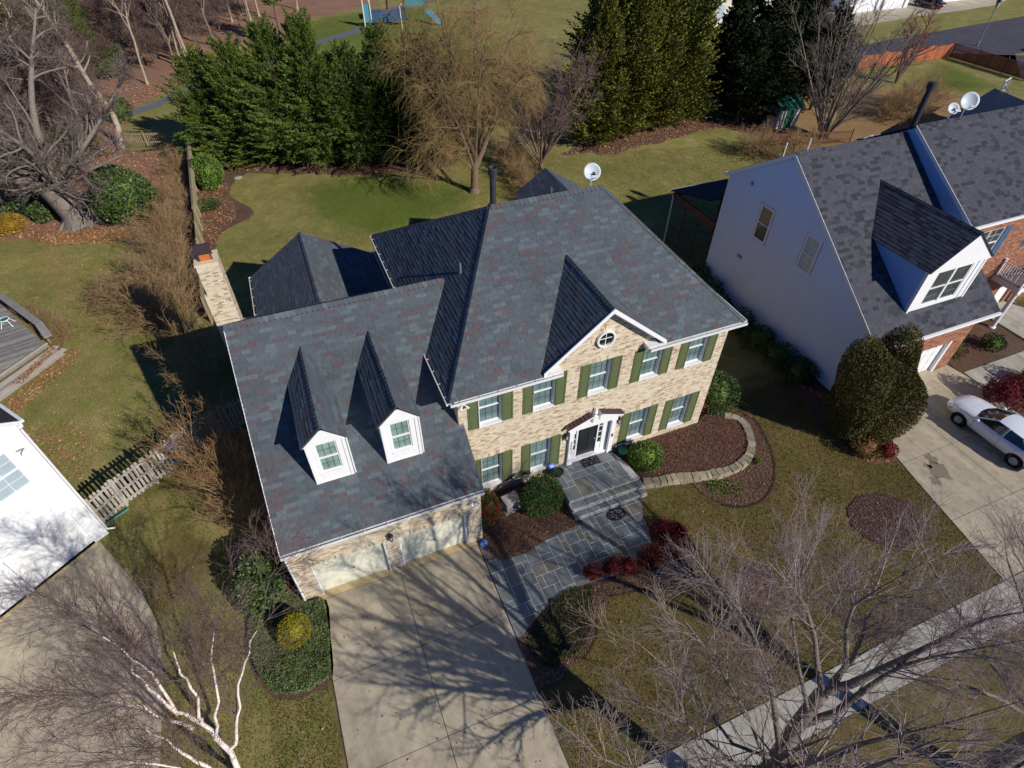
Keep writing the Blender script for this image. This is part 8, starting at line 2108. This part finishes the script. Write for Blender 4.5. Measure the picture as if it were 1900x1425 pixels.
# ------------------------------------------------------------------ leafy shrubs
leafy_shrub('laurel_bush', 'big rounded glossy laurel beside the old tree', 'shrub', (*(-15.24, 33.68), 0), (2.5, 2.3, 2.3), 6500, 0.22, 'leaf_laurel', 400, lump=0.3)
leafy_shrub('holly_bush', 'small bright green pointed bush right of the board fence', 'shrub', (*(-9.22, 36.94), 0), (1.25, 1.25, 1.5), 3400, 0.16, 'leaf_bright', 401)
leafy_shrub('gold_bush', 'golden yellow mounded shrub under the old tree at the left edge', 'shrub', (*(-23.20, 34.73), 0), (1.25, 1.1, 0.8), 2600, 0.12, 'leaf_gold', 402)
for i, (q, r_) in enumerate((((-22.17, 37.13), 1.2), ((-20.86, 36.16), 1.0), ((-23.92, 37.63), 1.1))): leafy_shrub('rhododendron', ['green shrub right of the golden bush', 'low green shrub touching the flared grey trunk', 'green shrub behind the golden bush'][i], 'shrub', (*q, 0), (r_, r_, 0.8), 1600, 0.17, 'leaf_laurel', 403 + i)
leafy_shrub('low_bush', 'low green shrub in the mulch right of the board fence', 'shrub', (*(-9.82, 33.38), 0), (1.1, 0.8, 0.45), 1200, 0.12, 'leaf_box', 407)
leafy_shrub('low_bush', 'olive green shrub at the foot of the evergreen row', 'shrub', (*(-7.21, 40.16), 0), (0.8, 0.7, 0.7), 1200, 0.13, 'leaf_olive', 408)
leafy_shrub('boxwood', 'dark round boxwood between the garage and the porch steps', 'shrub', (2.95, -1.45, 0), (1.0, 0.95, 0.95), 5200, 0.085, 'leaf_box', 410, lump=0.14)
leafy_shrub('laurel_bush', 'yellow green leafy bush right of the front steps', 'shrub', (8.45, -1.25, 0.2), (0.82, 0.78, 0.75), 3000, 0.10, 'leaf_bright', 411, lump=0.25)
hb = leafy_shrub('holly_bush', 'dark glossy holly with a red bloom at the right house corner', 'shrub', (13.75, 0.75, 0), (1.15, 1.1, 1.35), 5200, 0.11, 'leaf_laurel', 412)
def berries(parent, pts, r_, n, seed, name='berry', spread=0.07, mt='berry_red'):
    rs = np.random.default_rng(seed); b = MB()
    for c in pts:
        for k in range(n):
            p = np.array(c) + rs.normal(0, spread, 3); b.lathe([(0.0, -r_), (r_ * 0.9, -r_ * 0.3), (r_ * 0.9, r_ * 0.3), (0.0, r_)], c=tuple(p), n=5)
    o = b.build(name, M[mt], parent); o['kind'] = 'stuff'
berries(hb, [(-1.1, -0.5, 1.1)], 0.035, 14, 1, 'flower', 0.06)
nd = leafy_shrub('nandina', 'nandina shrub with bright red berry clusters at the garage corner', 'shrub', (0.72, -1.05, 0), (0.52, 0.6, 0.85), 1500, 0.10, 'leaf_nandina', 413, zc=0.8, lump=0.3)
berries(nd, [(-0.3, -0.45, 1.1), (-0.35, -0.35, 0.75), (0.05, -0.62, 0.72), (0.2, -0.5, 1.15), (0.45, -0.2, 0.85), (-0.2, -0.5, 1.4)], 0.022, 26, 3, spread=0.055)
leafy_shrub('rhododendron', 'glossy green rhododendron at the left front corner of the garage', 'shrub', (-8.75, -0.9, 0), (1.0, 1.35, 1.0), 3600, 0.15, 'leaf_laurel', 414, lump=0.3)
leafy_shrub('globe_shrub', 'clipped yellow green globe shrub beside the driveway', 'shrub', (-7.75, -3.35, 0), (0.60, 0.60, 0.62), 5200, 0.06, 'leaf_yellow', 415, lump=0.05, zc=0.62, shell=0.9, dflat=0.4)
# red nandinas along the walkway
G4 = 'low red nandinas along the bluestone walkway'
red = [((3.60, -5.27), 0.36, 0.62, 'leftmost red nandina along the walkway, above the ground cover'), ((4.47, -5.36), 0.40, 0.66, 'second red nandina from the left along the walkway'), ((5.06, -5.55), 0.38, 0.62, 'third red nandina from the left along the walkway'), ((5.92, -5.54), 0.38, 0.62, 'fourth red nandina, where the walkway starts to bend'), ((6.46, -5.49), 0.34, 0.6, 'fifth red nandina, just inside the bend of the walkway'), ((7.29, -5.28), 0.42, 0.62, 'red nandina at the right end of the walkway bed, beside the lawn'), ((7.38, -4.56), 0.38, 0.55, 'shaded maroon nandina nearest to the steps'), ((7.98, -4.89), 0.34, 0.5, 'shaded maroon nandina nearest to the front lawn')]
for i, (q, r_, h_, lab) in enumerate(red):
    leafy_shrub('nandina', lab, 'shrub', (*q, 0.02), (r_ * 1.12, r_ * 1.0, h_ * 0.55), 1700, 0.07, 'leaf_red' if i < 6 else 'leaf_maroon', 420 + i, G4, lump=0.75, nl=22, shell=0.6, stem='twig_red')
leafy_shrub('nandina', 'red tinged nandina below the big bronze shrub by the drive', 'shrub', (*(18.83, -4.50), 0), (0.8, 0.65, 0.55), 1600, 0.09, 'leaf_nandina', 430, lump=0.3)
leafy_shrub('nandina', 'small red shrub in the dark mulch beside the drive', 'shrub', (*(19.75, -4.95), 0), (0.55, 0.5, 0.42), 1000, 0.08, 'leaf_red', 431, lump=0.3)
leafy_shrub('barberry', 'crimson mounded shrub beyond the white car', 'shrub', (28.3, -4.6, 0), (1.05, 0.95, 0.85), 3000, 0.10, 'leaf_maroon', 432, lump=0.25)
leafy_shrub('barberry', 'small red shrub at the right edge past the crimson one', 'shrub', (30.5, -4.9, 0), (0.8, 0.7, 0.6), 1500, 0.10, 'leaf_red', 433, lump=0.25)
leafy_shrub('gold_bush', 'yellow shrub by the front path of the white house', 'shrub', (31.2, -4.2, 0), (0.8, 0.6, 0.6), 1500, 0.10, 'leaf_yellow', 434)
for i, q in enumerate(((29.3, -0.9), (30.6, 0.2), (32.0, -1.3))): leafy_shrub('azalea', ['low reddish shrub next to the brick garage corner', 'dark shrub below the brick front wall', 'dark shrub beside the white column'][i], 'shrub', (*q, 0), (0.7, 0.6, 0.5), 1100, 0.10, 'leaf_nandina' if i == 0 else 'leaf_box', 436 + i)
# the two merged bronze globes
rs = np.random.default_rng(440)
bg2 = thing('arborvitae', 'big bronze green arborvitae of two merged rounded crowns by the drive', 'tree', (19.45, -3.1, 0))
Vs = []
for cx_, cy_, r_, h_ in ((-0.42, 0.12, 1.62, 5.5), (0.62, -0.12, 1.5, 5.3)):
    V, F = ellipsoid_leaves(rs, 64000, (r_, r_, h_ * 0.53), 0.11, 0.2, zcut=-0.95, up=0.45, dflat=0.6, shell=0.82, nl=70, aspect=2.6); V = V + np.array([cx_, cy_, h_ * 0.5]); V[:, 2] = np.maximum(V[:, 2], 0.05); Vs.append(V)
    inner_mass(bg2, (r_ * 0.74, r_ * 0.74, h_ * 0.41), (cx_, cy_, h_ * 0.5), M['leaf_bronze'], int(40 + r_ * 10))
V = np.concatenate(Vs); link('crown', np_mesh('crown', V, np.arange(len(V)).reshape(-1, 4), M['leaf_bronze']), bg2)
link('trunk', tubes_mesh('trunk', [(-0.4, 0.1, 0, -0.4, 0.1, 3.2, 0.12, 0.03), (0.6, -0.1, 0, 0.6, -0.1, 3.2, 0.12, 0.03)], 6, M['bark_brown']), bg2)
# dark foundation shrubs along the white gable wall
G5 = 'dark shrubs along the white gable wall'
for i, (x, y, r_, h_) in enumerate([(19.6, 10.6, 0.9, 1.5), (19.4, 8.9, 0.9, 1.6), (19.3, 7.3, 0.8, 1.2), (19.2, 5.6, 0.85, 1.3), (19.3, 4.0, 0.9, 1.35), (19.3, 2.4, 0.95, 1.4), (19.6, 0.9, 0.8, 1.2)]):
    leafy_shrub('foundation_shrub', ['rearmost dark shrub below the porch corner of the white wall', 'tall dark shrub below the lower wall vent', 'dark shrub second after the wall vent', 'dark shrub at the middle of the white wall', 'dark shrub below the lit window of the white wall', 'dark shrub second from the bronze arborvitae', 'dark shrub touching the bronze arborvitae'][i], 'shrub', (x, y, 0), (r_, r_, h_ * 0.55), 1300, 0.13, 'leaf_box', 450 + i, G5, lump=0.3)
# green and brown understorey in the wood
for i, (q, r_, mt, lab) in enumerate((((-24.23, 57.77), 1.5, 'leaf_orange', 'rust leaved bush behind the old tree'), ((-27.90, 75.94), 2.0, 'leaf_orange', 'rust leaved young beech in the wood'), ((-29.21, 71.29), 1.6, 'leaf_orange', 'rust leaved sapling at the left edge of the wood'), ((-17.29, 56.64), 1.3, 'leaf_box', 'dark green bush beside the pale mottled trunk'), ((-20.05, 48.09), 1.6, 'leaf_box', 'green bush under the limbs of the old tree'), ((-23.97, 44.88), 1.8, 'leaf_box', 'dark green bush left of the flared trunk'))):
    leafy_shrub('understorey_bush', lab, 'shrub', (*q, 0), (r_, r_, r_ * 0.9), 1500, 0.2, mt, 470 + i, lump=0.4)

# ------------------------------------------------------------------ ground covers, litter, grass: stuff nobody could count
def in_poly(P, poly): return poly_sd(P, poly) < 0
def scatter_in(poly, n, rs, margin=0.0):
    poly = np.asarray(poly, float); lo, hi = poly.min(0), poly.max(0); out = np.zeros((0, 2))
    while len(out) < n:
        P = rs.uniform(lo, hi, (n * 2, 2)); out = np.concatenate([out, P[poly_sd(P, poly) < -margin]])
    return out[:n]
def cover(name, poly, n, h, size, mt, seed, aspect=2.2, margin=0.03, up=0.8):
    rs = np.random.default_rng(seed); P = scatter_in(poly, n, rs, margin)
    hh = 0.5 + 0.5 * np.sin(P[:, 0] * 3.1 + seed) * np.cos(P[:, 1] * 2.7)
    z = h * (0.35 + 0.65 * hh) * rs.uniform(0.3, 1.0, n)
    D = rs.normal(0, 0.7, (n, 3)); D[:, 2] = up * rs.uniform(0, 1, n)
    V, F = cards(np.stack([P[:, 0], P[:, 1], z + 0.05], 1), D, size, rs, aspect, 0.3)
    V[:, 2] = np.maximum(V[:, 2], 0.035)
    return tag(link(name, np_mesh(name, V, F, M[mt])), kind='stuff')
tag(cover('juniper_groundcover', [(-7.24, -2.13), (-6.52, -2.30), (-6.60, -3.76), (-6.78, -5.26), (-7.49, -5.49), (-8.16, -5.40), (-8.71, -5.16), (-9.17, -4.40), (-9.45, -3.29), (-9.40, -1.96), (-9.16, -1.14), (-8.54, -1.03), (-7.77, -1.46)], 30000, 0.30, 0.10, 'leaf_juniper', 500, 3.2), 'dense spreading juniper filling the bed beside the driveway', 'ground cover')
tag(cover('ivy_groundcover', [(2.50, -5.37), (3.44, -5.66), (2.91, -6.49), (2.64, -7.18), (1.71, -7.87), (1.17, -7.86), (0.68, -7.97), (0.18, -7.66), (-0.01, -6.86), (0.46, -6.29), (1.19, -5.91), (1.79, -5.62)], 8500, 0.08, 0.075, 'leaf_vinca', 501, 1.6), 'dark green ground cover in the shaded walkway bed', 'ground cover')
tag(cover('bulb_leaves', [(10.84, -2.07), (12.28, -2.23), (12.36, -2.54), (11.44, -2.52), (10.53, -2.29)], 900, 0.2, 0.16, 'leaf_bright', 502, 3.5, up=1.4), 'bright green young leaves along the stone wall', 'plant')
tag(cover('bulb_leaves', [(9.92, -1.91), (10.56, -2.03), (10.43, -2.32), (9.80, -2.17)], 320, 0.18, 0.14, 'leaf_bright', 503, 3.5, up=1.4), 'small clump of green leaves near the bush at the stone wall', 'plant')
tag(cover('bulb_leaves', [(13.59, -2.82), (13.97, -2.91), (13.76, -3.24), (13.39, -3.23)], 160, 0.15, 0.14, 'leaf_bright', 504, 3.5, up=1.4), 'green sprouts outside the bend of the stone wall', 'plant')
cover('weeds', [(10.50, -2.99), (11.72, -3.38), (12.22, -3.91), (11.52, -4.43), (10.56, -3.73)], 350, 0.05, 0.12, 'leaf_bright', 505, 2.5, up=0.8)
def litter(name, poly, n, size, mt, seed, z=0.045, hz=0.03, aspect=1.5):
    rs = np.random.default_rng(seed); P = scatter_in(poly, n, rs)
    D = rs.normal(0, 1, (n, 3)); D[:, 2] *= 0.25
    d, a, b = perp_frames(D); L = size * rs.uniform(0.5, 1.3, (n, 1)); w = L / aspect
    s = a * 0.95 + b * rs.normal(0, 0.5, (n, 1)); C_ = np.stack([P[:, 0], P[:, 1], z + hz * rs.uniform(0, 1, n)], 1)
    # lay mostly flat
    s[:, 2] *= 0.5
    V = np.stack([C_ - d * L / 2, C_ + s * w / 2, C_ + d * L / 2, C_ - s * w / 2], 1).reshape(-1, 3)
    V[:, 2] = np.maximum(V[:, 2], z * 0.6)
    return tag(link(name, np_mesh(name, V, np.arange(len(V)).reshape(-1, 4), M[mt])), kind='stuff')
litter('bark_mulch', BED_GARAGE, 7000, 0.07, 'mulch_chip', 520, 0.045, 0.05, 2.5)
litter('bark_mulch', raised, 9000, 0.075, 'mulch_chip', 521, 0.285, 0.05, 2.5)
litter('bark_mulch', BED_OUT, 4500, 0.07, 'mulch_chip', 522, 0.04, 0.04, 2.2)
litter('bark_mulch', BED_NAND, 6000, 0.07, 'mulch_chip', 523, 0.04, 0.04, 2.2)
litter('bark_mulch', BED_MAPLE, 1500, 0.07, 'mulch_chip', 524, 0.04, 0.03, 2.2)
litter('bark_mulch', BED_MAPLE2, 2600, 0.07, 'mulch_chip', 525, 0.04, 0.03, 2.2)
litter('fallen_leaves', WOODS[:13] + [(-30, 70), (-40, 50)], 16000, 0.2, 'dry_leaf', 530, 0.02, 0.05)
litter('fallen_leaves', [(-22.43, 33.77), (-19.28, 33.36), (-16.75, 32.78), (-15.21, 30.92), (-16.23, 30.35), (-20.10, 31.56)], 3000, 0.14, 'dry_leaf', 531, 0.02, 0.04)
litter('fallen_leaves', [(-10.70, 39.69), (-8.22, 37.62), (-7.75, 31.45), (-9.05, 28.48), (-10.05, 25.74), (-10.46, 30.73)], 2500, 0.12, 'dry_leaf', 532, 0.03, 0.04)
litter('fallen_leaves', [(-17.83, 18.88), (-17.06, 18.05), (-17.22, 17.02), (-18.93, 14.39), (-20.14, 13.04), (-20.37, 14.34), (-19.20, 16.26)], 1500, 0.11, 'dry_leaf', 533, 0.02, 0.05)
litter('fallen_leaves', [(-19.58, 12.43), (-16.95, 12.16), (-15.29, 9.58), (-16.00, 7.46), (-16.99, 8.52), (-18.18, 10.74)], 700, 0.10, 'dry_leaf', 534, 0.015, 0.03)
litter('fallen_leaves', [(-19.86, 15.62), (-18.55, 18.15), (-18.14, 18.48), (-18.16, 17.79), (-19.35, 15.55)], 500, 0.10, 'dry_leaf', 535, 0.43, 0.02)
litter('fallen_leaves', BED_OLIVE, 3500, 0.15, 'dry_leaf', 536, 0.03, 0.04)
litter('fallen_leaves', BED_ROW, 2500, 0.14, 'dry_leaf', 537, 0.03, 0.04)
litter('fallen_leaves', [(18.03, -3.33), (18.14, -4.41), (18.74, -5.25), (19.91, -5.48), (20.33, -4.74), (19.92, -3.44)], 700, 0.08, 'dry_leaf', 538, 0.03, 0.03)
LAWN_F = [(-9, -11.5), (19, -11.5), (19, 2), (12.5, 2), (8, -3), (0, -6.5), (-6.8, -3), (-7.2, 2), (-9, 8), (-15, 4), (-12, -8)]
for nm_, pl_, n_, sz_, sd_2 in (('stray_leaves', LAWN_F, 900, 0.07, 545), ('stray_leaves', [(-30, 8), (-10, 9), (-11, 32), (-32, 34)], 900, 0.10, 546), ('stray_leaves', [(-9, 17), (38, 17), (38, 30), (-4, 37)], 700, 0.10, 547)):
    litter(nm_, pl_, n_, sz_, 'dry_leaf', sd_2, 0.05, 0.03)
# loose twiggy debris over the raised bed (dry perennial stems)
g = Grow(540); P = scatter_in(raised, 1700, g.r, 0.15)
for x, y in P:
    a = g.r.uniform(0, 6.28); l = g.r.uniform(0.1, 0.32); z = 0.28; g.twigs.append((x, y, z, x + l * math.cos(a), y + l * math.sin(a), z + g.r.uniform(0.02, 0.2), 0.006, 0.003))
P = scatter_in(BED_GARAGE, 900, g.r, 0.15)
for x, y in P:
    a = g.r.uniform(0, 6.28); l = g.r.uniform(0.1, 0.3); g.twigs.append((x, y, 0.04, x + l * math.cos(a), y + l * math.sin(a), 0.04 + g.r.uniform(0.02, 0.2), 0.006, 0.003))
tag(link('dry_stems', tubes_mesh('dry_stems', g.twigs, 3, M['twig_red'])), kind='stuff')
# grass blades on the lawns near the houses
gb_ = bpy.data.materials.new('grass_blade')
grass_cols = [srgb(128, 116, 64), srgb(108, 102, 52), srgb(146, 132, 84), srgb(96, 94, 44), srgb(160, 146, 98), srgb(118, 108, 58)]
grass_f = [srgb(106, 92, 50), srgb(92, 82, 42), srgb(122, 106, 62), srgb(84, 80, 38), srgb(138, 120, 76), srgb(98, 86, 46)]
leafmat('grass_back', grass_cols, rough=0.9, spec=0.1); leafmat('grass_front', grass_f, rough=0.9, spec=0.1)
NOGO = [rect(-6.9, -0.1, -16, -2), rect(-7.3, 12.4, -2.1, 12.2), rect(-6.9, 0, 12, 16.5), WK, PO + [(4.1, -2.8)], rect(4.1, 7.8, -2.8, 0), [(-26, -6), (-18.7, 1.05), (-14.95, 3.95)] + [(-13.94, 2.13), (-13.23, 0.87), (-12.65, -0.65), (-12.37, -2.49), (-12.38, -5.00), (-12.42, -6.20)] + [(-12.6, -9), (-22, -16)], RD, rect(20.4, 44, -1.5, 16), rect(-0.4, 60, -13.2, -11.7), [(-14.6, 4.2), (-21.8, -1.2), (-27, 5), (-19.5, 11)], deckpoly, rect(-60, 120, -30, -16.4), rect(28, 42, -3.5, 2)] + BEDS_ALL + [WOODS]
def grass(name, poly, n, seed, mt, h):
    rs = np.random.default_rng(seed); P = scatter_in(poly, n, rs)
    for q in NOGO: P = P[poly_sd(P, q) > (rs.uniform(-0.14, 0.04, len(P)) if any(q is b for b in BEDS_ALL) else 0.02)]
    n = len(P); a = rs.uniform(0, 2 * np.pi, n); hh = h * rs.uniform(0.5, 1.3, n); w = 0.012 + 0.012 * rs.uniform(0, 1, n)
    ln_ = rs.uniform(0.3, 1.3, n) * hh; b = rs.uniform(0, 2 * np.pi, n)
    V = np.stack([np.stack([P[:, 0] - w * np.cos(a), P[:, 1] - w * np.sin(a), np.zeros(n)], 1), np.stack([P[:, 0] + w * np.cos(a), P[:, 1] + w * np.sin(a), np.zeros(n)], 1), np.stack([P[:, 0] + ln_ * np.cos(b), P[:, 1] + ln_ * np.sin(b), hh], 1)], 1).reshape(-1, 3)
    me_ = np_mesh(name, V, np.arange(n * 3).reshape(-1, 3), M['lawn'])
    if mt == 'grass_front': put_attr(me_, 'front', np.ones(n * 3))
    else:
        for nm_, pl_, sf_ in (('green', [GREEN1, GREEN3], 5.0), ('dry', [DRYLEFT], 4.0)):
            w_ = np.zeros(n)
            for q in pl_: w_ = np.maximum(w_, np.clip(0.5 - poly_sd(P, q) / sf_, 0, 1) * (0.45 if nm_ == 'dry' else 1.0))
            put_attr(me_, nm_, np.repeat(w_, 3))
    tag(link(name, me_), kind='stuff')
grass('lawn_grass', [(-9, -11.7), (20, -11.7), (20, 2), (12.5, 2), (8, -1), (0, -4), (-6.8, -3), (-7.2, 2), (-9, 8)], 120000, 600, 'grass_front', 0.042)
grass('lawn_grass', [(-16, -4), (-9, -12), (-7, -12), (-7, 4), (-9, 9), (-14.5, 5)], 40000, 601, 'grass_front', 0.042)
grass('lawn_grass', [(-24, 6), (-8, 6), (-10, 30), (-30, 36), (-34, 20)], 110000, 602, 'grass_back', 0.055)
grass('lawn_grass', [(-10, 12), (14, 12), (14, 33), (-3, 38), (-9, 36)], 110000, 603, 'grass_back', 0.055)
grass('lawn_grass', [(14, 12), (24, 12), (40, 16), (40, 28), (20, 33), (14, 30)], 60000, 604, 'grass_back', 0.06)
print('tris', sum(len(m.polygons) * 2 for m in bpy.data.meshes))
